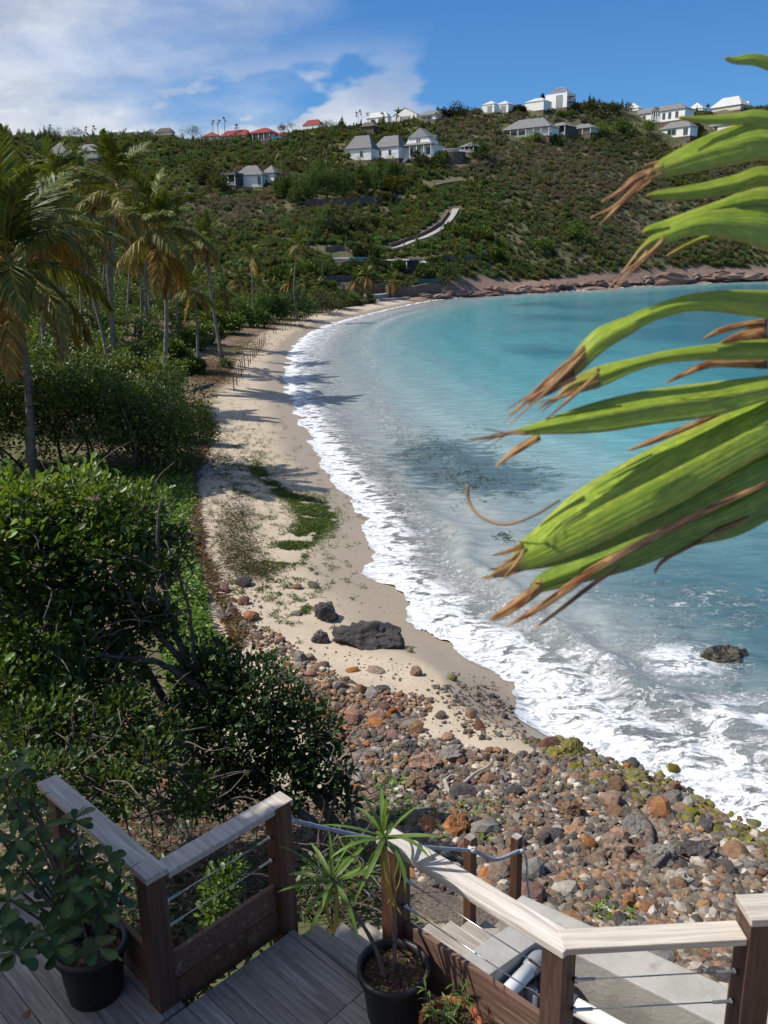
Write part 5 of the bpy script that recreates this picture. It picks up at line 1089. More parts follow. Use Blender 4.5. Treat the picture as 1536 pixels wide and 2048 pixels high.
cloud_stuff('creeping_vine', 'bright green creeping vine carpeting the bank above the sand', 'creeper', P, unit(n, rg)*np.array([1, 1, .4])+np.array([.3, -.2, .25]), rg.uniform(.09, .17, n)*np.where(near_, .6, 1), c, LEAF_OV)
# stakes
stk = [(468, 782), (474, 771), (478, 757), (483, 753), (486, 745), (490, 739), (497, 733), (501, 727), (506, 720), (510, 716), (513, 711), (517, 705), (520, 701), (523, 698), (527, 693), (530, 688), (547, 668), (552, 667), (565, 661), (571, 661), (582, 656), (590, 653), (598, 650), (605, 648), (611, 646), (617, 644)]
M['stake'] = pm('stake_wood', (.20, .15, .105), (.12, .09, .065), 6, .9, .4, stretch=(6, 6, 1), jitter=.25)
for i, (x_, y_) in enumerate(stk):
    p = hit1(x_, y_); h = (1.3 if i < 16 else 1.0)*rg.uniform(.85, 1.15); ti = rg.normal(size=2)*.04
    o = MB().tube([(0, 0, -.3), (.01, 0, h*.5), (ti[0], ti[1], h), (ti[0], ti[1], h+.03)], [.055, .05, .045, .02], 7).build('wooden_stake', M['stake'], None, True)
    o.location = p; tag(o, 'thin upright wooden stake in the row between sand and grove', 'stake', 'row of stakes along the beach')
p0, p1 = hit1(384, 784), hit1(425, 771)
o = MB().tube([(0, 0, .08), tuple((p1-p0)*.5+[0, 0, .14]), tuple(p1-p0+[0, 0, .1])], [.16, .17, .12], 8).build('driftwood_log', M['bark'], None, True); o.location = p0; tag(o, 'dark log lying on the sand near the first stake', 'log')
def twiggy(name, label, cat, px, py, h, n, mat, seed, group=None, sp=.6):
    rg = np.random.default_rng(seed); p = hit1(px, py); t = MB()
    for i in range(n):
        a = rg.uniform(0, 6.28); d = np.array([math.cos(a)*sp, math.sin(a)*sp, rg.uniform(.5, 1)])*h*rg.uniform(.5, 1.1)
        m1 = d*.5+rg.normal(size=3)*.1*h; t.tube([(0, 0, -.03), m1, d], [.022*h, .014*h, .004*h], 5)
        for j in range(3):
            e = d*rg.uniform(.4, .9); t.tube([m1*.3+e*.6, m1*.3+e*.6+rg.normal(size=3)*.25*h*np.array([1, 1, .6])], [.01*h, .003*h], 4)
    o = t.build(name, M[mat], None, True); o.location = p; return tag(o, label, cat, group)
M['bleached'] = pm('bleached_wood', (.42, .37, .32), (.30, .26, .23), 8, .9, .3)
twiggy('dead_shrub', 'bleached dead shrub lying in the old seaweed', 'dead shrub', 484, 1030, .75, 12, 'bleached', 4)
twiggy('dead_shrub', 'grey dry grass tuft where sand meets the vine', 'dry grass', 447, 1240, .6, 22, 'bleached', 5)
twiggy('dead_shrub', 'dark dead brush pile at the end of the stake row', 'dead shrub', 602, 655, 1.2, 16, 'twig', 6)
P = np.array([hit1(*q) for q in [(890, 1572), (900, 1590), (925, 1580), (950, 1562), (975, 1552), (985, 1545)]]); P[:, 2] += [.12, .06, .12, .16, .2, .26]
Q = np.array([hit1(*q) for q in [(893, 1576), (905, 1568), (930, 1572)]]); Q[:, 2] += .18
o = MB().tube(catmull(P, 5)-P[0], np.linspace(.045, .015, 26), 7).tube(catmull(Q, 5)-P[0], np.linspace(.03, .012, 11), 6).build('driftwood_branch', M['bleached'], None, True); o.location = P[0]; tag(o, 'curved bleached driftwood branch on the rubble by the brown boulder', 'driftwood')
P = np.array([hit1(*q) for q in [(1270, 1640), (1295, 1670), (1300, 1710), (1300, 1740)]]); P[:, 2] += .12
o = MB().tube(catmull(P, 5)-P[0], np.linspace(.10, .05, 16), 7).build('driftwood_log', M['twig'], None, True); o.location = P[0]; tag(o, 'split grey driftwood log wedged between the big boulders', 'driftwood')
p = hit1(418, 663)
o = tag(MB().lathe([(0, .95), (.8, .85), (1.5, .5), (1.75, .1), (1.7, -.1)], 16).build('white_cover', M['white'], None, True), 'rounded white object half hidden in the greenery of the grove', 'cover'); o.location = p; o.scale = (1, .6, 1)

# ================================================================== wooden landing, stairs and rails
E1 = np.array([-.716, .698, 0]); E2 = np.array([.698, .716, 0]); AZ = math.atan2(E1[1], E1[0])    # e1 along the planks, e2 across
def Wp(a, b, z): return a*E1+b*E2+np.array([0, 0, z+H])
M['deck'] = pm('weathered_plank', (.33, .295, .262), (.22, .195, .17), 5, .8, .35, stretch=(.5, 9, 9), jitter=.18, dist=.6, bscale=7, c3=(.41, .375, .34), spec=.25)
M['rail'] = pm('weathered_rail', (.56, .51, .455), (.42, .37, .32), 5, .75, .3, stretch=(.35, 8, 8), jitter=.10, dist=.7, c3=(.64, .60, .55), spec=.25)
M['hard'] = pm('red_brown_hardwood', (.105, .052, .034), (.062, .032, .022), 5, .6, .25, stretch=(8, 8, .5), jitter=.15, dist=.5, c3=(.14, .08, .055), spec=.35)
M['board'] = pm('brown_board', (.165, .085, .05), (.105, .055, .036), 5, .65, .25, stretch=(.4, 8, 8), jitter=.15, dist=.6, c3=(.24, .17, .125), spec=.3)
M['steel'] = pm('steel_cable', (.55, .55, .55), (.42, .42, .42), 30, .28, metallic=1.0)
M['rope'] = pm('blue_grey_rope', (.33, .38, .44), (.24, .28, .33), 40, .85, .3)
M['rope_white'] = pm('white_rope', (.66, .66, .64), (.5, .5, .5), 40, .85, .3)
M['concrete'] = pm('concrete', (.40, .385, .355), (.33, .32, .295), 4, .9, .35, c3=(.28, .27, .25), detail=8, bscale=22)
M['pvc'] = pm('white_pvc', (.72, .73, .73), (.66, .67, .67), 3, .35, spec=.5)
M['pvc_grey'] = pm('grey_pvc', (.27, .29, .30), (.22, .24, .25), 3, .45, spec=.5)
RZ = Matrix(((E1[0], E2[0], 0), (E1[1], E2[1], 0), (0, 0, 1)))     # local x = e1, y = e2
def ebox(name, a0, a1, b0, b1, z0, z1, mat, parent, bevel=.006):
    """box in plank coordinates, its own mesh and its own local frame"""
    c = Wp((a0+a1)/2, (b0+b1)/2, (z0+z1)/2); off = np.array(parent.location) if parent else 0
    o = MB().box((0, 0, 0), (abs(a1-a0), abs(b1-b0), z1-z0)).build(name, M[mat], parent, bevel=bevel)
    o.matrix_local = Matrix.Translation(Vector(c-off)) @ RZ.to_4x4(); return o
ZL = -4.4
L = thing('stair_landing', 'grey weathered plank landing at the head of the stairs', 'landing', Wp(3.4, 2.5, ZL-.05))
rg = np.random.default_rng(21)
b = 1.02
while b < 2.93:
    w_ = .135; g = .004
    if b < 2.04: ebox('plank', 3.12 if b > 1.7 else 2.0, 3.84, b, b+w_-g, ZL-.035+rg.normal()*.0012, ZL, 'deck', L)
    else: ebox('plank', 3.12, 3.84, b, min(b+w_-g, 2.955), ZL-.035, ZL+rg.normal()*.0012, 'deck', L)
    b += w_
b = 1.02
while b < 3.1:
    ebox('plank', 1.2, 3.112, b+.05, b+.05+.131, ZL-.035, ZL+.004+rg.normal()*.0012, 'deck', L) if b > 1.7 else None
    b += .135
ebox('frame_beam', 1.2, 3.8, 1.2, 3.0, ZL-.20, ZL-.045, 'hard', L, .01)
D = thing('side_deck', 'dark shaded plank deck in the corner under the potted shrub', 'deck', Wp(4.6, 1.2, ZL-.05))
b = -.6
while b < 2.0:
    ebox('plank', 3.86, 5.6, b, b+.131, ZL-.035, ZL-.002+rg.normal()*.0012, 'deck', D); b += .135
ebox('frame_beam', 3.9, 5.5, -.5, 1.9, ZL-.2, ZL-.045, 'hard', D, .01)
S = thing('stair_flight', 'flight of grey weathered wooden treads going down to the beach', 'stairs', Wp(3.5, 4.2, ZL-1.0))
for n in range(1, 12):
    z = ZL-.163*n; b0 = 2.95+.25*(n-1)
    ebox('tread', 3.12 if n < 4 else 3.2, 3.9, b0+.006, b0+.135, z-.035, z+rg.normal()*.001, 'deck', S, .004)
    ebox('tread', 3.12 if n < 4 else 3.2, 3.9, b0+.140, b0+.268, z-.035, z+rg.normal()*.001, 'deck', S, .004)
    ebox('riser', 3.14 if n < 4 else 3.22, 3.88, b0-.012, b0+.004, z+.002, z+.125, 'deck', S, .002)
for a_ in (3.30, 3.82):
    st = MB(); P0 = Wp(a_, 2.95, ZL-.28); P1 = Wp(a_, 5.7, ZL-.28-.163*11); loc = np.array(S.location)
    st.tube([P0-loc, P1-loc], [.05, .05], 4).build('stringer', M['hard'], S)
def post(name, parent, a, b_, z0, z1, w_=.12, mat='hard', cap=False):
    o = ebox(name, a-w_/2, a+w_/2, b_-w_/2, b_+w_/2, z0, z1, mat, parent, .006); return o
def tube_w(name, P, r, mat, parent, n=8, smooth=True):
    P = np.asarray(P); return MB().tube(P-np.array(parent.location), r, n).build(name, M[mat], parent, smooth)
def cable(parent, A, B, r=.004):
    A, B = np.asarray(A), np.asarray(B); d = (B-A)/np.linalg.norm(B-A); c = tube_w('cable', [A, B], r, 'steel', parent, 6)
    loc = np.array(parent.location)
    for P_, s in ((A, 1), (B, -1)):
        MB().tube([P_-loc, P_+d*s*.019-loc, P_+d*s*.02-loc, P_+d*s*.11-loc], [.017, .017, .009, .009], 8).build('turnbuckle', M['steel'], c, True)
    return c
# railing on the thicket side: corner, two runs
zc = -3.4
Lr = thing('corner_railing', 'weathered wooden corner railing with two cable runs beside the thicket', 'railing', Wp(3.97, 2.05, ZL))
post('post', Lr, 3.97, 2.02, ZL-.5, zc-.045, .13); post('post', Lr, 3.95, 2.97, ZL-.45, zc-.045, .13)
post('post', Lr, 5.15, 2.03, ZL-.5, zc-.045, .12)
ebox('handrail', 3.89, 4.03, 2.10, 3.06, zc-.085, zc-.04, 'rail', Lr, .008)
ebox('handrail', 3.885, 5.30, 1.95, 2.095, zc-.045, zc, 'rail', Lr, .008)
ebox('board', 3.93, 3.965, 2.09, 2.90, ZL+.15, ZL+.345, 'board', Lr); ebox('board', 3.925, 3.96, 2.09, 2.90, ZL-.06, ZL+.143, 'board', Lr)
ebox('board', 4.04, 5.09, 2.0, 2.035, ZL+.15, ZL+.345, 'board', Lr); ebox('board', 4.04, 5.09, 2.005, 2.04, ZL-.06, ZL+.143, 'board', Lr)
for z in (-3.68, -3.86): cable(Lr, Wp(3.95, 2.09, z), Wp(3.95, 2.90, z))
for z in (-3.68, -3.86): cable(Lr, Wp(4.04, 2.03, z), Wp(5.09, 2.03, z))
# railing on the sea side
Rr = thing('sea_railing', 'sunlit pale handrail with red brown posts and steel cables on the sea side', 'railing', Wp(2.4, 3.19, ZL))
post('post', Rr, 3.08, 3.19, ZL-.55, zc-.045, .13); post('post', Rr, 1.90, 3.19, ZL-1.2, zc-.045, .13)
ebox('handrail', 1.83, 3.17, 3.115, 3.26, zc-.045, zc, 'rail', Rr, .008)
ebox('board', 1.97, 3.01, 3.20, 3.235, ZL+.13, ZL+.40, 'board', Rr); ebox('board', 1.97, 3.01, 3.205, 3.24, ZL-.12, ZL+.123, 'board', Rr)
for z in (-3.66, -3.86): cable(Rr, Wp(3.01, 3.19, z), Wp(1.97, 3.19, z))
# short run parallel to the picture, ending at the tall post
A0, A1 = Wp(1.87, 3.19, 0), at_z(np.array(1487.), np.array(1862.), H+zc); A1 = np.array([A1[0], A1[1], H])
dv = (A1-A0); ln = float(np.linalg.norm(dv)); ux = dv/ln; ang = math.atan2(ux[1], ux[0])
def xbox(name, s0, s1, t0, t1, z0, z1, mat, parent, bevel=.006):
    uy = np.array([-ux[1], ux[0], 0]); c = A0+ux*(s0+s1)/2+uy*(t0+t1)/2+np.array([0, 0, (z0+z1)/2])
    o = MB().box((0, 0, 0), (s1-s0, t1-t0, z1-z0)).build(name, M[mat], parent, bevel=bevel)
    o.matrix_local = Matrix.Translation(Vector(c-np.array(parent.location))) @ Matrix.Rotation(ang, 4, 'Z'); return o
xbox('handrail', -.02, ln-.005, -.06, .075, zc-.04, zc+.003, 'rail', Rr, .008)
xbox('board', .07, ln-.02, -.02, .015, ZL-.05, ZL+.17, 'board', Rr)
xbox('post', ln, ln+.15, -.07, .09, ZL-.9, zc+.10, 'hard', Rr)
xbox('handrail', ln-.01, ln+.75, -.085, .10, zc+.10, zc+.145, 'rail', Rr, .008)
for z in (-3.66, -3.86): cable(Rr, A0+ux*.06+np.array([0, 0, z]), A0+ux*(ln-.01)+np.array([0, 0, z]))
# rope posts and rope
pA, pB = Wp(3.97, 5.08, 0), Wp(3.97, 5.80, 0)
for (a_, b_, zt, nm) in ((3.97, 5.08, -4.93, 'brown rope post standing beside the lower treads'), (3.97, 5.80, -5.33, 'last brown rope post, with the loose rope end hanging from it')):
    t = thing('rope_post', nm, 'post', Wp(a_, b_, zt-1.3)); post('shaft', t, a_, b_, zt-1.5, zt, .085); 
    ebox('cap', a_-.038, a_+.038, b_-.038, b_+.038, zt+.001, zt+.012, 'deck', t, .003)
P = np.array([Wp(3.94, 3.05, -3.62), Wp(3.95, 3.7, -4.12), Wp(3.95, 4.4, -4.62), Wp(3.92, 5.04, -5.02), Wp(3.93, 5.4, -5.33), Wp(3.92, 5.80, -5.45)])
T = thing('guide_rope', 'blue grey twisted rope strung from the railing to the rope posts', 'rope', P[0])
C = catmull(P, 14); rr = .017*(1+.10*np.sin(np.arange(len(C))*2.1))
tube_w('rope_line', C, rr, 'rope', T, 8)
for i, q in enumerate((P[0], P[3]+[0, 0, .02], P[5])):
    kb = MB()
    for j in range(7):
        a = rg.uniform(0, 6.28, 3); s_ = np.linspace(0, 6.28, 13); R_ = .03
        loop = np.stack([R_*np.cos(s_), R_*np.sin(s_)*math.cos(a[0]), R_*np.sin(s_)*math.sin(a[0])], 1)@np.array(Matrix.Rotation(a[1], 3, 'Z'))
        kb.tube(loop+q-np.array(T.location), .010, 6)
    kb.build('knot', M['rope_white'], T, True)
Q = np.array([P[5], P[5]+[.06, .03, -.12], P[5]+[.08, .02, -.4], P[5]+[.14, .03, -.75], P[5]+[.2, 0, -1.0]]); C = catmull(Q, 8)
tube_w('loose_end', C, .013*(1+.18*np.sin(np.arange(len(C))*2.0)), 'rope_white', T, 7)
# concrete
def hexa(name, label, cat, base, top, mat):
    V = np.array(base+top); loc = V.mean(0); loc[2] = V[:, 2].min()
    o = MB().add(V-loc, [(0, 3, 2, 1), (4, 5, 6, 7), (0, 1, 5, 4), (1, 2, 6, 5), (2, 3, 7, 6), (3, 0, 4, 7)]).build(name, M[mat], None, bevel=.012); o.location = loc; return tag(o, label, cat)
q = [(3.40, 4.74), (3.40, 5.07), (.6, 5.47), (.6, 5.06)]
hexa('concrete_wall', 'long bare concrete wall with flat top beyond the sea railing', 'wall', [Wp(a, b_, -7.6) for a, b_ in q], [Wp(a, b_, -5.2) for a, b_ in q], 'concrete')
q = [(3.19, 3.45), (3.19, 4.735), (2.94, 4.735), (2.94, 3.45)]
hexa('concrete_cheek', 'short concrete cheek wall along the side of the treads', 'wall', [Wp(a, b_, -7.6) for a, b_ in q], [Wp(a, b_, z) for (a, b_), z in zip(q, (-4.83, -5.10, -5.10, -4.83))], 'concrete')
q = [(2.9, 3.35), (2.9, 4.7), (.6, 5.0), (.6, 3.35)]
hexa('pit_floor', 'dark earth floor of the pit between railing and concrete wall', 'pit', [Wp(a, b_, -7.2) for a, b_ in q], [Wp(a, b_, -6.15) for a, b_ in q], 'bark')
t = thing('drain_pipe', 'white drain pipe with grey elbow coming out of the concrete corner', 'pipe', Wp(2.86, 4.3, -5.9))
tube_w('pipe', [Wp(2.86, 4.42, -5.13), Wp(2.84, 4.05, -5.10), Wp(2.82, 3.4, -5.05)], .056, 'pvc', t, 20)
tube_w('elbow', catmull([Wp(2.86, 4.38, -5.13), Wp(2.87, 4.52, -5.14), Wp(2.86, 4.60, -5.24), Wp(2.85, 4.61, -5.45)], 6), .068, 'pvc_grey', t, 20)
tube_w('support', [Wp(2.78, 4.3, -5.2), Wp(2.78, 4.3, -6.1)], .05, 'pvc_grey', t, 14)
t = thing('drain_pipe', 'white pipe with grey joint lying along the foot of the long concrete wall', 'pipe', Wp(2.2, 4.6, -5.9))
tube_w('pipe', [Wp(2.62, 4.58, -5.42), Wp(1.6, 4.76, -5.52), Wp(.9, 4.85, -5.6)], .065, 'pvc', t, 20); tube_w('joint', [Wp(2.86, 4.54, -5.40), Wp(2.58, 4.585, -5.42)], .078, 'pvc_grey', t, 20)

# ================================================================== pots and potted plants
M['black_pot'] = pm('black_plastic', (.012, .012, .013), (.018, .018, .018), 6, .45, spec=.4)
M['terracotta'] = pm('terracotta', (.36, .115, .05), (.29, .09, .042), 5, .8, .2)
M['soil'] = pm('potting_soil', (.10, .062, .038), (.045, .03, .02), 22, .95, 1.0, c3=(.21, .15, .10), bscale=40)
def pot(t, r, h, mat, soil_drop=.05, lip=.015):
    MB().lathe([(0, 0), (r*.78, 0), (r*.80, .01), (r*.95, h*.88), (r+lip, h*.885), (r+lip, h), (r*.95, h), (r*.92, h*.9), (r*.9, h-soil_drop-.02)], 36).build('pot', M[mat], t, True)
    V, F = [], []; nn = 20; V.append((0, 0, h-soil_drop+.015))
    for j in range(1, 4):
        for i in range(nn): a = i*6.2832/nn; V.append((r*.91*j/3*math.cos(a), r*.91*j/3*math.sin(a), h-soil_drop+rg.normal()*.006))
    for i in range(nn): F.append((0, 1+i, 1+(i+1) % nn))
    for j in range(2):
        for i in range(nn): a0 = 1+j*nn; F.append((a0+i, a0+nn+i, a0+nn+(i+1) % nn, a0+(i+1) % nn))
    MB().add(V, F).build('soil', M['soil'], t, True)
    n = 260; a = rg.uniform(0, 6.28, n); q = r*.88*np.sqrt(rg.random(n)); Pp = np.stack([q*np.cos(a), q*np.sin(a), np.full(n, h-soil_drop+.012)], 1)
    Vv, Fv, Cv = leaf_cloud(Pp, unit(n, rg)*np.array([1, 1, .4]), rg.uniform(.012, .035, n), np.stack([rg.uniform(.08, .3, n), rg.uniform(.05, .18, n), rg.uniform(.03, .1, n)], 1))
    o = link('mulch', mesh_np('mulch', Vv, [Fv], False, cols=Cv, mats=[M['leaf']]), t); o['kind'] = 'stuff'
def strap_leaf(name, L, w_, droop, col, seed, mat='leaf'):
    rg = np.random.default_rng(seed); n = 9; V = []; C = []
    for i in range(n):
        s = i/(n-1); a = -droop*s*s; x = L*s*math.cos(a*.6); z = L*s*math.sin(a*.8); ww = w_*(math.sin(math.pi*min(1, .12+s*.9))**.6 if s < 1 else 0.0)*(.55+.45*min(1, s*4)); ww = max(ww, .0012)
        V += [(x, -ww, z+ww*.35), (x, 0, z), (x, ww, z+ww*.35)]; c = np.array(col)*(1+.25*(s-.5)); C += [c*.85, c*1.25, c*.85]
    Q = [(i*3+j, i*3+3+j, i*3+4+j, i*3+1+j) for i in range(n-1) for j in (0, 1)]
    return mesh_np(name, np.array(V), [np.array(Q)], True, cols=np.array(C), mats=[M[mat]])
t = thing('potted_dracaena', 'two headed strappy leaved plant in a black plastic pot on the landing', 'potted plant', Wp(2.86, 2.93, ZL+.006))
pot(t, .205, .36, 'black_pot', .06); o0 = np.array(t.location)
heads = [(np.array([-.335, 4.08, H-3.42]), np.array([-.05, 4.06, H-4.10])), (np.array([-.04, 4.17, H-3.20]), np.array([.0, 4.10, H-4.10]))]
SL = [strap_leaf('leaf', 1, .045, d_, (.12, .20, .04), i) for i, d_ in enumerate((.15, .45, .8, 1.2))]+[strap_leaf('leaf', 1, .045, .9, (.30, .22, .06), 9)]
for hi, (hd, bs) in enumerate(heads):
    mid = (hd+bs)/2+np.array([.03 if hi else .06, 0, -.05]); C = catmull([bs, mid, hd], 10)
    MB().tube(C-o0, np.linspace(.014, .011, len(C))*(1+.12*np.sin(np.arange(len(C))*2)), 8).build('stem', M['twig'], t, True)
    ax = (hd-mid)/np.linalg.norm(hd-mid); n = 22 if hi == 0 else 25
    for i in range(n):
        a = i*2.39996; el = RAD(np.interp(i/n, [0, .35, .75, 1], [-62, -5, 40, 80])+rg.normal()*9); yel = i < 3
        me = SL[4] if yel else SL[int(np.clip(3-3*i/n+rg.normal()*.6, 0, 3))]
        l = rg.uniform(.29, .40)*(0.75 if i > n*.85 else 1)
        link('leaf', me, t, hd-o0+ax*(i/n-.5)*.06, (rg.normal()*.25, -el, a), l)
t = thing('potted_seedlings', 'terracotta pot with thin leafy seedlings in front of the railing board', 'potted plant', Wp(2.42, 2.93, ZL+.006))
pot(t, .165, .26, 'terracotta', .04)
for i in range(16):
    a = rg.uniform(0, 6.28); q = .13*math.sqrt(rg.random()); h = rg.uniform(.06, .34); b0 = np.array([q*math.cos(a), q*math.sin(a), .2]); tp = b0+np.array([rg.normal()*.04, rg.normal()*.04, h])
    MB().tube([b0, (b0+tp)/2+rg.normal(size=3)*.008, tp], [.003, .0025, .0015], 5).build('stem', M['twig'], t, True)
    for j in range(int(4+h*16)):
        f = rg.uniform(.25, 1); link('leaf', SL[1], t, b0+(tp-b0)*f, (rg.normal()*.3, -rg.uniform(-.3, .9), rg.uniform(0, 6.28)), (.055, .11, .06))
# obovate shrub in its pot
def ov_leaf(seed, col):
    s = np.array([0, .2, .42, .62, .78, .89, .965, 1.0]); V = []; C = []
    for i, x in enumerate(s):
        ww = max(.03 if x > .9 else .006, .37*(x**1.0)*math.sqrt(max(0, 1-x**4.5))+.012); z = -.16*x*x; 
        V += [(x, -ww, z+.12*ww), (x, -ww*.5, z+.03*ww), (x, 0, z), (x, ww*.5, z+.03*ww), (x, ww, z+.12*ww)]; C += [np.array(col)*f for f in (.95, 1, 1.3, 1, .95)]
    Q = [(i*5+j, i*5+5+j, i*5+6+j, i*5+1+j) for i in range(7) for j in range(4)]
    return mesh_np('leaf', np.array(V), [np.array(Q)], True, cols=np.array(C), mats=[M['leaf']])
OV = [ov_leaf(i, c) for i, c in enumerate([(.034, .078, .018), (.05, .10, .022), (.07, .135, .028)])]
pp = at_z(np.array(178.), np.array(1878.), H-4.0)
t = thing('potted_shrub', 'potted shrub with whorls of glossy spoon shaped leaves by the corner post', 'potted plant', (pp[0], pp[1], H+ZL)); pot(t, .21, .38, 'black_pot', .05); o0 = np.array(t.location)
ros = [(85, 1862, 4.4), (160, 1835, 4.5), (90, 1690, 4.5), (150, 1640, 4.7), (215, 1725, 4.75), (120, 1745, 4.45), (235, 1790, 4.75), (60, 1600, 4.7), (30, 1680, 4.4), (20, 1800, 4.2), (110, 1810, 4.35), (45, 1745, 4.3), (10, 1560, 4.6), (190, 1780, 4.6), (60, 1880, 4.15), (5, 1860, 4.1), (130, 1700, 4.9), (70, 1650, 4.9), (170, 1720, 4.9), (-30, 1640, 4.5), (-20, 1730, 4.4), (200, 1830, 4.5), (140, 1780, 4.3), (60, 1700, 4.6), (240, 1750, 4.6), (30, 1900, 4.0), (110, 1900, 4.2), (195, 1900, 4.3), (40, 1530, 4.8), (90, 1770, 4.7), (165, 1760, 4.9), (15, 1620, 4.9)]
MB().tube([(0, 0, .3), (.02, 0, .5), (-.05, .02, .75)], [.022, .018, .014], 8).build('stem', M['twig'], t, True)
cnt = 0
for i, (x_, y_, r_) in enumerate(ros):
    d = ray(x_, y_); q = CAM+d/np.linalg.norm(d)*r_*1.16; q = q-o0
    mid = np.array([q[0]*.45, q[1]*.45, max(.45, q[2]*.5+.1)]); MB().tube(catmull([(-.02, 0, .42), mid, q], 6), np.linspace(.013, .006, 13), 6).build('branch', M['twig'], t, True)
    tl = np.array([rg.normal()*.35, rg.normal()*.35])
    for j in range(9):
        link('leaf', OV[int(rg.integers(3))], t, q+rg.normal(size=3)*.006, (tl[0]+rg.normal()*.15, -RAD(np.interp(j, [0, 8], [-28, 55])+rg.normal()*12), j*2.39996), rg.uniform(.10, .145)*(1.0 if j < 6 else .75)); cnt += 1
# dead leaf on the deck
o = link('fallen_leaf', OV[0].copy(), None, at_z(np.array(40.), np.array(2035.), H+ZL+.012), (.2, .1, .8), .09); o.data.materials.clear(); o.data.materials.append(M['terracotta']); tag(o, 'rust brown fallen leaf on the dark corner deck', 'leaf')

# ================================================================== near thickets on the slope beside the stairs
def lobes_px(L):
    out = []
    for x, y, rp, r in L:
        c = at_dist(np.array(float(x)), np.array(float(y)), r); k = np.linalg.norm(c-CAM)/FPX; s = rp*k; out.append((*c, s, s, s*.92))
    return out
LEAFM = {}
def leaf_proto(col, key):
    if key not in LEAFM:
        T, F = LEAF_OV; LEAFM[key] = mesh_np('leaf', T, [np.array(F)], True, cols=np.tile(np.array(col), (len(T), 1)), mats=[M['leaf']])
    return LEAFM[key]
def thicket(name, label, lob_px, n, leaf, base, seed, root_px, trunks, nparts=150, yellow=.06, group=None, up=.5, painted_top_sun=0.0, cat='shrub', twigs=0):
    rg = np.random.default_rng(seed); lob = lobes_px(lob_px); b0 = hit1(*root_px); t = thing(name, label, cat, b0, 0, group)
    P, u = lobes_points(lob, n, rg, .42, 22)
    ok = P[:, 2] > Zg(P[:, 0], P[:, 1])+.05; P, u = P[ok], u[ok]; n = len(P)
    patch = fbm(P[:, 0]*1.3+seed, (P[:, 1]+P[:, 2])*1.3, 2, seed)
    col = green(n, base, .35, yellow, rg)*(.6+.8*patch)[:, None]
    zt = max(l[2]+l[5] for l in lob); tb = sstep(zt-1.0, zt-.15, P[:, 2])*painted_top_sun
    col = col*(1-tb[:, None])+np.array([.19, .29, .045])*rg.uniform(.6, 1.2, (n, 1))*tb[:, None]      # sunlight put into the colour of the top leaves
    d = u+np.array([0, 0, up])+rg.normal(size=(n, 3))*.6
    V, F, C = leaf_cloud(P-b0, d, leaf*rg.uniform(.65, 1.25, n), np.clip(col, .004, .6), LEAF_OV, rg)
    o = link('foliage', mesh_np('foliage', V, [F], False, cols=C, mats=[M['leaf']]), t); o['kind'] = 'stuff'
    # the leaves that stand out singly
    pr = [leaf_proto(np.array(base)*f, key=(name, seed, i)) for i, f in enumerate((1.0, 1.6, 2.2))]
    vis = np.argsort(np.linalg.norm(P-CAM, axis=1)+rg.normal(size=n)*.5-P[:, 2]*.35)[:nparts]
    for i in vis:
        dv = d[i]; yaw = math.atan2(dv[1], dv[0]); pit = math.atan2(dv[2], math.hypot(dv[0], dv[1])); hi = 2 if tb[i] > .3 else int(rg.integers(0, 2))  # top leaves take the palest copy, matching the painted sunlight
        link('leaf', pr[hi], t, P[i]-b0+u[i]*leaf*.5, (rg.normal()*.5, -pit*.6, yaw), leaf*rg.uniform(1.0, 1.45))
    for path, r0, r1 in trunks:
        Q = catmull([at_dist(np.array(float(x)), np.array(float(y)), r) for x, y, r in path], 6)
        Q = Q+rg.normal(size=Q.shape)*.012; MB().tube(Q-b0, np.linspace(r0, r1, len(Q)), 8).build('branch', M['bark'], t, True)
    if twigs:
        tw = MB(); L = np.array(lob)
        for i in range(twigs):
            l = L[int(rg.integers(len(L)))]; p = l[:3]+unit(1, rg)[0]*l[3:6]*rg.uniform(.2, .9); q = [p]
            dr = unit(1, rg)[0]*np.array([1, 1, .7])
            for j in range(4): dr = dr+rg.normal(size=3)*.4; dr[2] -= .1; q.append(q[-1]+dr/np.linalg.norm(dr)*rg.uniform(.12, .28))
            tw.tube(catmull(q, 3)-b0, np.linspace(.014, .005, 13), 5)
        o = tw.build('twigs', M['twig'], t, True); o['kind'] = 'stuff'
    return t
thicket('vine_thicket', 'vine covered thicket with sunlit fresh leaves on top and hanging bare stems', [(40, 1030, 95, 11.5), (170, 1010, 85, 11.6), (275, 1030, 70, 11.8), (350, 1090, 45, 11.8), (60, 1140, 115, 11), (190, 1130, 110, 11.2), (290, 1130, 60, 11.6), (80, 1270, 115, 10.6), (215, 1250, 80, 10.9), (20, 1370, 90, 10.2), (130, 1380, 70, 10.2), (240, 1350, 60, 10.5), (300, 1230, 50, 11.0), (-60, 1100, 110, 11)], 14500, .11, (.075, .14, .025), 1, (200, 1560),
        [([(170, 1500, 10.4), (180, 1380, 10.5), (150, 1250, 10.8), (190, 1100, 11)], .05, .02), ([(60, 1560, 9.6), (20, 1480, 9.8), (10, 1330, 10.2)], .06, .03), ([(330, 1400, 10.6), (260, 1290, 10.8), (190, 1190, 11), (160, 1080, 11.2)], .055, .02)], 240, .07, painted_top_sun=.85, twigs=260)
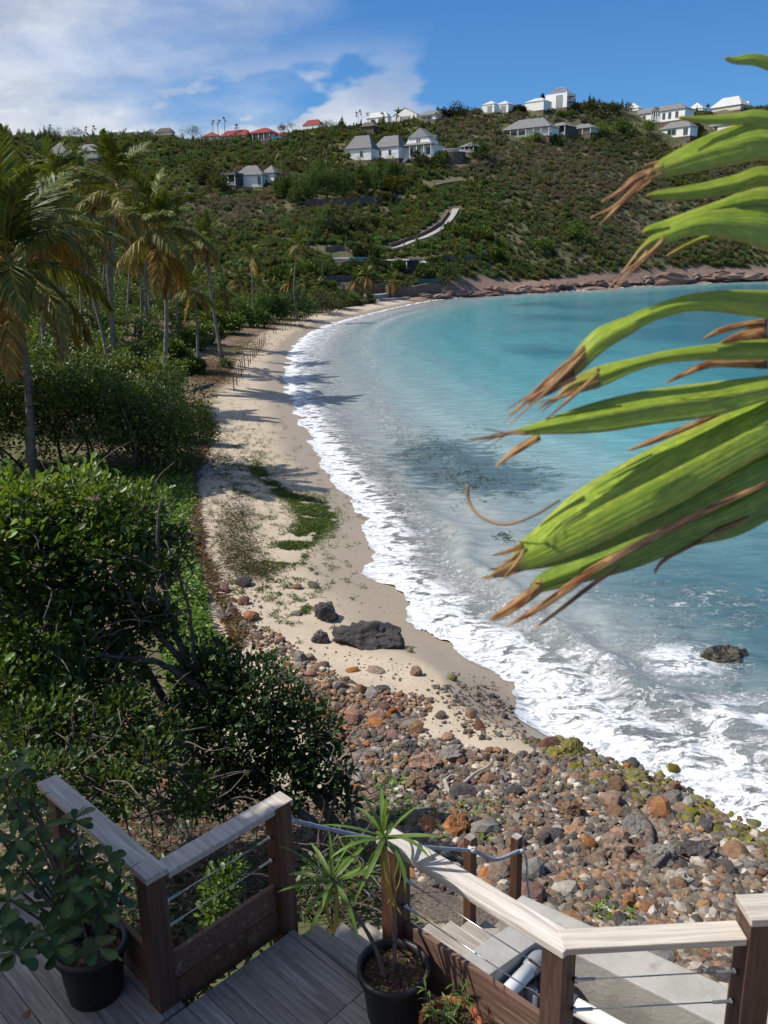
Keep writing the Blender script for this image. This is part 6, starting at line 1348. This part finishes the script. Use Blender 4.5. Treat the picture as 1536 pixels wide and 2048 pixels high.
thicket('leaning_shrub', 'dark glossy leaning shrub with twisted trunk above the rubble', [(330, 1130, 30, 10.9), (330, 1250, 40, 10.8), (420, 1350, 75, 10.6), (510, 1390, 85, 10.3), (600, 1460, 80, 10.1), (470, 1480, 95, 10.0), (645, 1540, 55, 9.8), (560, 1560, 75, 9.7), (440, 1570, 60, 9.6), (370, 1450, 60, 10.3), (680, 1590, 36, 9.7)], 11500, .085, (.038, .078, .022), 2, (640, 1690),
        [([(690, 1680, 9.4), (640, 1600, 9.6), (560, 1500, 9.9), (430, 1400, 10.4), (380, 1330, 10.6), (340, 1230, 10.8), (315, 1100, 10.9), (320, 1000, 11)], .085, .018), ([(660, 1690, 9.3), (600, 1620, 9.4), (520, 1560, 9.6), (480, 1500, 9.8)], .07, .03), ([(380, 1340, 10.6), (300, 1250, 10.7), (240, 1170, 10.8), (180, 1120, 10.9)], .045, .012), ([(430, 1400, 10.3), (330, 1330, 10.4), (280, 1320, 10.3), (200, 1310, 10.2)], .05, .02), ([(720, 1690, 9.4), (700, 1600, 9.6), (690, 1520, 9.8)], .03, .012), ([(640, 1700, 9.2), (660, 1620, 9.4), (680, 1560, 9.6)], .04, .015), ([(395, 1360, 10.5), (370, 1200, 10.7), (330, 1080, 10.9)], .03, .01)], 240, .03, painted_top_sun=.12, twigs=60)
thicket('slope_undergrowth', 'thin leafy undergrowth on the shaded slope behind the corner railing', [(60, 1470, 70, 9.4), (180, 1480, 60, 9.2), (290, 1520, 60, 9.0), (230, 1580, 60, 8.6), (380, 1590, 55, 8.9), (120, 1560, 60, 8.7), (330, 1480, 50, 9.4), (40, 1570, 60, 8.4), (250, 1430, 60, 9.6), (120, 1430, 60, 9.6)], 5600, .085, (.07, .125, .028), 3, (230, 1640), [([(120, 1640, 8.4), (100, 1540, 8.8), (60, 1440, 9.4)], .04, .015)], 120, .1, twigs=120)
thicket('green_sprout', 'bright leafy sprout seen through the cables of the corner railing', [(445, 1775, 36, 6.9), (430, 1820, 30, 6.7), (465, 1740, 24, 7.0)], 620, .06, (.075, .13, .025), 4, (440, 1860), [([(440, 1880, 6.6), (440, 1780, 6.9)], .015, .006)], 60, .15)
thicket('green_sprout', 'fresh green leaves growing up in the slot beside the landing planks', [(360, 2000, 20, 4.75), (410, 1960, 18, 4.95), (450, 1930, 16, 5.1), (500, 1890, 16, 5.3), (540, 1870, 14, 5.45)], 200, .06, (.09, .17, .03), 5, (400, 1990), [([(400, 2010, 4.8), (400, 1970, 4.9)], .01, .006)], 40, .12)
thicket('green_sprout', 'leafy green sprouts below the stair side between post and rubble', [(690, 1700, 30, 8.6), (640, 1740, 30, 8.2), (600, 1800, 26, 7.4), (720, 1760, 26, 8.0), (670, 1800, 20, 7.6)], 420, .075, (.06, .11, .022), 6, (660, 1800), [([(660, 1830, 7.4), (660, 1740, 8.0)], .015, .006)], 50, .1, twigs=40)
# tangle of dry sticks behind the corner railing
rg = np.random.default_rng(41); tw = MB()
b0 = hit1(430, 1750)
for i in range(420):
    x_, y_ = rg.uniform(290, 720), rg.uniform(1610, 1840); p = hit1(x_, y_)+np.array([0, 0, rg.random()*.35]); dr = unit(1, rg)[0]*np.array([1, 1, .35]); q = [p]
    for j in range(3): dr = dr+rg.normal(size=3)*.3*np.array([1, 1, .5]); q.append(q[-1]+dr/np.linalg.norm(dr)*rg.uniform(.1, .3))
    tw.tube(catmull(q, 3)-b0, np.linspace(.009, .003, 10)*rg.uniform(.6, 1.5), 5)
o = tw.build('dry_sticks', M['twig'], None, True); o.location = b0; tag(o, 'tangle of grey dry sticks on the slope behind the corner railing', 'sticks', kind='stuff')
q = np.concatenate([in_poly([(0, 1360), (350, 1400), (420, 1600), (330, 1700), (330, 1960), (0, 1900)], 6500, rg), in_poly([(300, 1600), (720, 1620), (800, 1800), (340, 1900)], 2600, rg)])
P = hit(q[:, 0], q[:, 1]); n = len(P); P[:, 2] += rg.random(n)*.08+.01
c = np.stack([rg.uniform(.09, .24, n), rg.uniform(.065, .16, n), rg.uniform(.035, .09, n)], 1); gsel = rg.random(n) < .35; c[gsel] = np.array([.05, .09, .02])*rg.uniform(.6, 1.6, (gsel.sum(), 1))
cloud_stuff('slope_litter', 'dead leaves and small green weeds on the shaded slope by the stairs', 'litter', P, unit(n, rg)*np.array([1, 1, .4]), rg.uniform(.05, .16, n), c, LEAF_Q)
for i, (x_, y_, w_, kd) in enumerate([(150, 1440, 50, 'brown'), (260, 1450, 44, 'orange'), (320, 1440, 34, 'brown'), (318, 1570, 44, 'orange'), (95, 1480, 40, 'grey'), (200, 1520, 36, 'brown')]):
    stone('earthy stone half buried on the shaded slope under the thicket', x_, y_, w_, kd, i, .7, i*1.1, group='stones on the shaded slope')
# unseen tree inferred from the corner deck's shade, crown shaped to cast it
t = thing('shade_tree', 'broad leafy tree standing uphill of the corner deck and shading it', 'tree', (-6.7, 3.0, float(Zg(np.array(-6.7), np.array(3.0)))))
zb = t.location.z; zb = zb+.3; lob = [(0, 0, 12.4-zb, 2.0, 1.6, 1.2), (1.0, .7, 12.1-zb, 1.6, 1.3, 1.2), (-1.0, -.6, 12.9-zb, 1.7, 1.5, .9), (.6, -1.3, 12.3-zb, 1.6, 1.5, 1.1), (1.0, 1.0, 11.6-zb, 1.4, 1.1, 1.2), (.2, .8, 12.7-zb, 1.5, 1.1, 1.0), (.9, 1.2, 11.0-zb, 1.3, 1.0, 1.1), (1.6, -.2, 11.0-zb, 1.4, 1.4, 1.0)]
link('crown', crown_mesh('crown', lob, 15000, .24, (.05, .08, .02), LEAF_Q, 'leaf', .3, .05, 9), t)
MB().tube([(0, 0, -.4), (.1, 0, 2.0), (0, .2, 5.0), (.2, .1, 8.0)], [.22, .17, .13, .04], 9).tube([(0, .1, 3.0), (.9, .9, 4.4), (1.4, 1.6, 5.4)], [.09, .06, .02], 7).tube([(0, .1, 3.2), (-.8, -.6, 4.8), (-1.2, -.8, 6)], [.09, .06, .02], 7).build('trunk', M['bark'], t, True)

# ================================================================== fan palm leaf reaching in from the sea side
m, nt, b, out = new_mat('fan_leaf')
at = N(nt, 'ShaderNodeAttribute', attribute_name='Col'); rb = N(nt, 'ShaderNodeAttribute', attribute_name='rib').outputs['Fac']; al = N(nt, 'ShaderNodeAttribute', attribute_name='along').outputs['Fac']
cv = N(nt, 'ShaderNodeCombineXYZ'); LK(nt, Mth(nt, 'MULTIPLY', rb, 2.2), cv.inputs[0]); LK(nt, Mth(nt, 'MULTIPLY', al, 5.0), cv.inputs[1]); LK(nt, N(nt, 'ShaderNodeObjectInfo').outputs['Random'], cv.inputs[2])
st1 = Noise(nt, cv.outputs[0], 1.6, 6, .65); wv = Mth(nt, 'SINE', Mth(nt, 'MULTIPLY', rb, 11.0))
cv2 = N(nt, 'ShaderNodeCombineXYZ'); LK(nt, Mth(nt, 'MULTIPLY', rb, .35), cv2.inputs[0]); LK(nt, Mth(nt, 'MULTIPLY', al, 9.0), cv2.inputs[1]); st2 = Noise(nt, cv2.outputs[0], 1.0, 4, .6)
col = MixC(nt, MapR(nt, st1, .38, .66), MixC(nt, 1.0, at.outputs[0], (.76, .83, .75), 'MULTIPLY'), MixC(nt, 1.0, at.outputs[0], (1.3, 1.16, 1.25), 'MULTIPLY'))
col = MixC(nt, MapR(nt, st2, .52, .72, 0, .45), col, MixC(nt, 1.0, col, (1.5, 1.3, 1.0), 'MULTIPLY'))
LK(nt, col, b.inputs['Base Color']); LK(nt, MapR(nt, st1, .3, .7, .28, .44), b.inputs['Roughness']); b.inputs['Specular IOR Level'].default_value = .6
bu = N(nt, 'ShaderNodeBump'); bu.inputs['Strength'].default_value = .18; bu.inputs['Distance'].default_value = .0012; LK(nt, Mth(nt, 'ADD', wv, Mth(nt, 'MULTIPLY', st1, 3.0)), bu.inputs['Height']); LK(nt, bu.outputs[0], b.inputs['Normal'])
tl = N(nt, 'ShaderNodeBsdfTranslucent'); LK(nt, MixC(nt, 1.0, col, (1.3, 1.2, .6), 'MULTIPLY'), tl.inputs[0]); mx = N(nt, 'ShaderNodeMixShader'); mx.inputs[0].default_value = .3
LK(nt, b.outputs[0], mx.inputs[1]); LK(nt, tl.outputs[0], mx.inputs[2]); LK(nt, mx.outputs[0], out.inputs[0]); M['fan'] = m
HUBPX = (1960., 760.); HUB_D = 1.30
def on_ray(x, y, d):
    v = ray(x, y); return CAM+v/np.linalg.norm(v, axis=-1)[..., None]*np.asarray(d)[..., None]
hub = on_ray(np.array(HUBPX[0]), np.array(HUBPX[1]), np.array(HUB_D))
FL = thing('fan_palm_leaf', 'big green fan palm leaf with torn brown tips reaching over the water', 'palm leaf', hub)
SEG = [
 ('blade', 0.03, [(1450,114,118,.3),(1470,113,128,0),(1536,112,140,0)], 1),
 ('blade', 0.02, [(1358,232,238,.2),(1400,231,246,0),(1460,228,250,0),(1536,222,254,0)], 1),
 ('blade', 0.00, [(1262,356,364,1),(1300,338,360,.6),(1322,320,355,.1),(1360,298,348,0),(1398,279,341,0),(1460,254,330,0),(1536,236,322,0)], 1),
 ('torn_tip', -.01, [(1203,402,406,1),(1240,378,388,1),(1270,350,366,1),(1310,332,350,.9)], 0),
 ('torn_tip', .01, [(1181,434,437,1),(1230,408,415,1),(1285,358,370,1),(1310,345,358,.9)], 0),
 ('torn_tip', .02, [(1199,448,451,1),(1240,405,415,1),(1285,362,374,1)], 0),
 ('blade', .03, [(1294,388,393,.4),(1320,380,398,0),(1398,367,396,0),(1470,350,386,0),(1536,332,373,0)], 1),
 ('blade', .045, [(1286,460,470,.4),(1300,450,470,0),(1340,437,467,0),(1428,405,432,0),(1536,373,426,0)], 1),
 ('blade', .0, [(1211,581,585,1),(1240,545,556,1),(1265,512,526,.9),(1285,488,505,.35),(1322,458,490,0),(1398,426,470,0),(1486,414,484,0),(1536,412,502,0)], 1),
 ('blade', .05, [(1334,509,512,1),(1360,494,502,.7),(1410,470,480,0),(1460,455,472,0)], 0),
 ('blade', -.02, [(1017,828,832,1),(1060,788,806,1),(1100,752,790,1),(1134,724,765,.8),(1165,690,735,.1),(1199,657,704,0),(1252,634,672,0),(1310,610,640,0),(1398,585,622,0),(1536,581,637,0)], 1),
 ('torn_tip', -.03, [(1048,806,810,1),(1100,772,786,1),(1150,738,760,1)], 0),
 ('blade', .02, [(1076,816,820,1),(1110,790,803,1),(1146,756,782,.6),(1193,734,775,0),(1281,713,738,0),(1369,695,722,0),(1536,678,719,0)], 1),
 ('blade', .0, [(941,877,881,1),(985,869,880,1),(1030,858,869,.6),(1050,853,870,0),(1093,838,868,0),(1193,804,865,0),(1310,778,848,0),(1428,763,832,0),(1536,751,800,0)], 1),
 ('torn_tip', .02, [(991,931,935,1),(1030,895,910,1),(1080,864,880,1)], 0),
 ('blade', -.01, [(968,1156,1162,1),(1000,1128,1152,.9),(1028,1106,1142,.75),(1042,1086,1138,.05),(1080,1055,1130,0),(1164,983,1098,0),(1252,930,1055,0),(1340,883,1010,0),(1428,842,960,0),(1536,792,900,0)], 1),
 ('blade', .02, [(985,1150,1156,.9),(1040,1122,1142,.1),(1105,1085,1132,0),(1193,1040,1105,0),(1281,1000,1070,0),(1369,950,1040,0),(1450,905,1005,0),(1536,860,965,0)], 1),
 ('blade', .045, [(1058,1176,1188,.5),(1080,1150,1184,0),(1134,1120,1172,0),(1252,1060,1140,0),(1369,1000,1095,0),(1457,955,1074,0),(1536,905,1032,0)], 1),
 ('torn_tip', .03, [(980,1236,1242,1),(1010,1213,1233,1),(1050,1183,1208,.95),(1085,1155,1182,.7)], 0),
 ('torn_edge', -.02, [(1017,1249,1253,1),(1070,1213,1228,1),(1134,1168,1187,1),(1200,1122,1140,1),(1310,1063,1080,1),(1420,1010,1024,1),(1536,958,970,.9)], 0),
 ('torn_edge', .0, [(1070,1254,1258,1),(1110,1223,1231,1),(1180,1168,1178,1),(1240,1128,1136,1)], 0),
 ('blade', .06, [(1435,1032,1040,.3),(1457,1012,1048,0),(1500,982,1044,0),(1536,955,1034,0)], 1),
 ('torn_edge', .04, [(1309,1140,1148,1),(1330,1114,1123,1),(1400,1078,1086,1),(1440,1053,1065,1),(1500,1030,1040,1)], 0),
 ('torn_edge', .05, [(1404,678,680,1),(1440,655,668,1),(1490,643,656,1),(1536,636,652,1)], 0),
 ('torn_edge', .05, [(1329,765,768,1),(1370,742,753,1),(1420,720,736,1),(1480,716,736,1),(1536,708,738,1)], 0),
 ('torn_edge', .05, [(1255,900,903,1),(1300,878,890,1),(1370,850,863,1),(1450,820,830,1)], 0),
 ('torn_edge', .04, [(1430,690,692,1),(1470,668,684,1),(1536,640,690,1)], 0)]
_rt = np.random.default_rng(88); _more = []
for nm, dz, st, ext in SEG:                      # split ends of the withered tips
    if ext and st[0][3] >= .9:
        kx = next(i for i, s in enumerate(st) if s[3] < .35); b1 = st[kx]; t0 = np.array([st[0][0], (st[0][1]+st[0][2])/2])
        for j in range(5):
            y1 = b1[1]+(b1[2]-b1[1])*(j+.5)/5; p1 = np.array([b1[0]+6., y1]); p0 = p1+(t0-p1)*_rt.uniform(.55, 1.15)+_rt.normal(size=2)*np.array([8, 13]); hw = (b1[2]-b1[1])*.10
            mid = (p0+p1)/2+_rt.normal(size=2)*np.array([2, 5]); q1 = p0+(mid-p0)*.5
            if p0[0] < q1[0] < mid[0] < p1[0]: _more.append(('torn_tip', dz+_rt.normal()*.012, [(p0[0], p0[1]-1, p0[1]+1, 1), (q1[0], q1[1]-hw*.5, q1[1]+hw*.5, 1), (mid[0], mid[1]-hw*.9, mid[1]+hw*.9, 1), (p1[0], y1-hw*1.2, y1+hw*1.2, .85)], 0))
        for i in range(kx): 
            yc_ = (st[i][1]+st[i][2])/2; hh_ = (st[i][2]-st[i][1])*.5*(.45 if i < kx-1 else .75); st[i] = (st[i][0], yc_-hh_, yc_+hh_, st[i][3])
SEG += _more
for si, (nm, dz, st, ext) in enumerate(SEG):
    st = [list(map(float, s)) for s in st]; rgl = np.random.default_rng(si)
    A_ = np.array(st); y_c = (A_[:, 1]+A_[:, 2])/2; wd = A_[:, 2]-A_[:, 1]
    P2 = np.column_stack([A_[:, 0], y_c, wd, A_[:, 3]])
    if ext:
        e_ = P2[-1]; s_ = (P2[-1, 1]-P2[-2, 1])/(P2[-1, 0]-P2[-2, 0])
        P2 = np.vstack([P2, [1660, e_[1]+s_*90+(HUBPX[1]-e_[1])*.12, e_[2]*.95, 0], [1800, e_[1]*.45+HUBPX[1]*.55, e_[2]*.6, 0], [HUBPX[0], HUBPX[1]+(e_[1]-HUBPX[1])*.04, 12, 0]])
    Cc = catmull(P2, 5); n = len(Cc); vv = np.linspace(-.5, .5, 13)
    dep = .86+.44*np.clip((Cc[:, 0]-940)/(HUBPX[0]-940), 0, 1)+dz-.03*np.sin(np.clip((Cc[:, 0]-1000)/700, 0, 1)*math.pi)
    T = np.gradient(Cc[:, :2], axis=0); T /= np.linalg.norm(T, axis=1)[:, None]+1e-6
    V = []; C = []; rib = []
    slope = np.abs(T[:, 0])                                   # widths were read vertically
    for j, v in enumerate(vv):
        wob = np.maximum(Cc[:, 2], 1.5)
        x = Cc[:, 0]-T[:, 1]*v*wob*slope*.5; y = Cc[:, 1]+v*wob
        fold = (j % 2)*wob/FPX*.035*ext+(abs(v)*2)**1.0*wob/FPX*.34*(1 if si % 2 else .8)-v*wob/FPX*.7+(.0012*np.sin(v*9+si) if ext else 0)*(wob/80)
        Pw = on_ray(x, y, dep+fold); V.append(Pw-hub)
        bf = np.clip(Cc[:, 3]+.25*(vnoise(Cc[:, 0]*.06, np.full(n, v*6+si*7), 5)-.5)*(Cc[:, 3] > .02), 0, 1)
        edge_ = (abs(v) > .45)*.75*vnoise(Cc[:, 0]*.03, np.full(n, si*3.+v), 9)
        g_ = np.array([.30, .42, .045])*(0.9+.25*rgl.random())*(1+.25*(vnoise(Cc[:, 0]*.02, np.full(n, v*5+si), 2)-.5))[:, None]
        if si in (16, 17): g_ = g_*np.array([.72, .82, .8])  # lower blades darkened; their shade is put into the colour
        br_ = np.where((vnoise(Cc[:, 0]*.05, np.full(n, v*4+si*2), 3) > .45)[:, None], np.array([.46, .27, .12]), np.array([.22, .085, .03]))
        ye = np.array([.36, .33, .05]); tr_ = np.clip(1-abs(bf-.2)*4, 0, 1)[:, None]*(Cc[:, 3] > .005)[:, None]*.7
        c = g_*(1-bf[:, None])+br_*bf[:, None]; c = c*(1-tr_)+ye*tr_; c = c*(1-edge_[:, None])+np.array([.40, .26, .09])*edge_[:, None]
        if abs(v) < .05 and ext: c = c*.7+np.array([.34, .38, .08])*.3
        C.append(c); rib.append(np.full(n, v*6.0))
    V = np.stack(V, 1).reshape(-1, 3); C = np.stack(C, 1).reshape(-1, 3); rib = np.stack(rib, 1).ravel()
    k = len(vv); idx = np.arange(n*k).reshape(n, k); Q = np.stack([idx[:-1, :-1], idx[:-1, 1:], idx[1:, 1:], idx[1:, :-1]], -1).reshape(-1, 4)
    o = link(nm, mesh_np(nm, V, [Q], True, cols=C, mats=[M['fan']], attrs={'rib': rib, 'along': np.repeat(Cc[:, 0]/200.0, k)}), FL)
    sm = o.modifiers.new('thickness', 'SOLIDIFY'); sm.thickness = .0007
    if nm == 'torn_tip' or nm == 'torn_edge': o['label'] = 'withered brown torn strip of the leaf'
C = catmull([on_ray(np.array(float(x)), np.array(float(y)), np.array(d)) for x, y, d in [(935, 968, .93), (937, 1000, .93), (955, 1028, .92), (985, 1044, .91), (1020, 1048, .90), (1070, 1030, .89), (1120, 1000, .9)]], 5)-hub
MB().tube(C, np.linspace(.0022, .0012, len(C)), 6).build('loose_fibre', M['dry'], FL, True)
pt = np.array([hub, hub+[.35, .05, -.25], hub+[.6, .1, -1.2], hub+[.65, .1, -3.2], hub+[.66, .1, 0]]); pt[-1, 2] = float(Zg(pt[-1, 0], pt[-1, 1]))-.1
MB().tube(catmull(pt-hub, 5), np.linspace(.016, .04, 21), 10).build('leaf_stalk', pm('leaf_stalk', (.16, .22, .05), (.2, .24, .08), 5, .5), FL, True)

scatter_scrub()
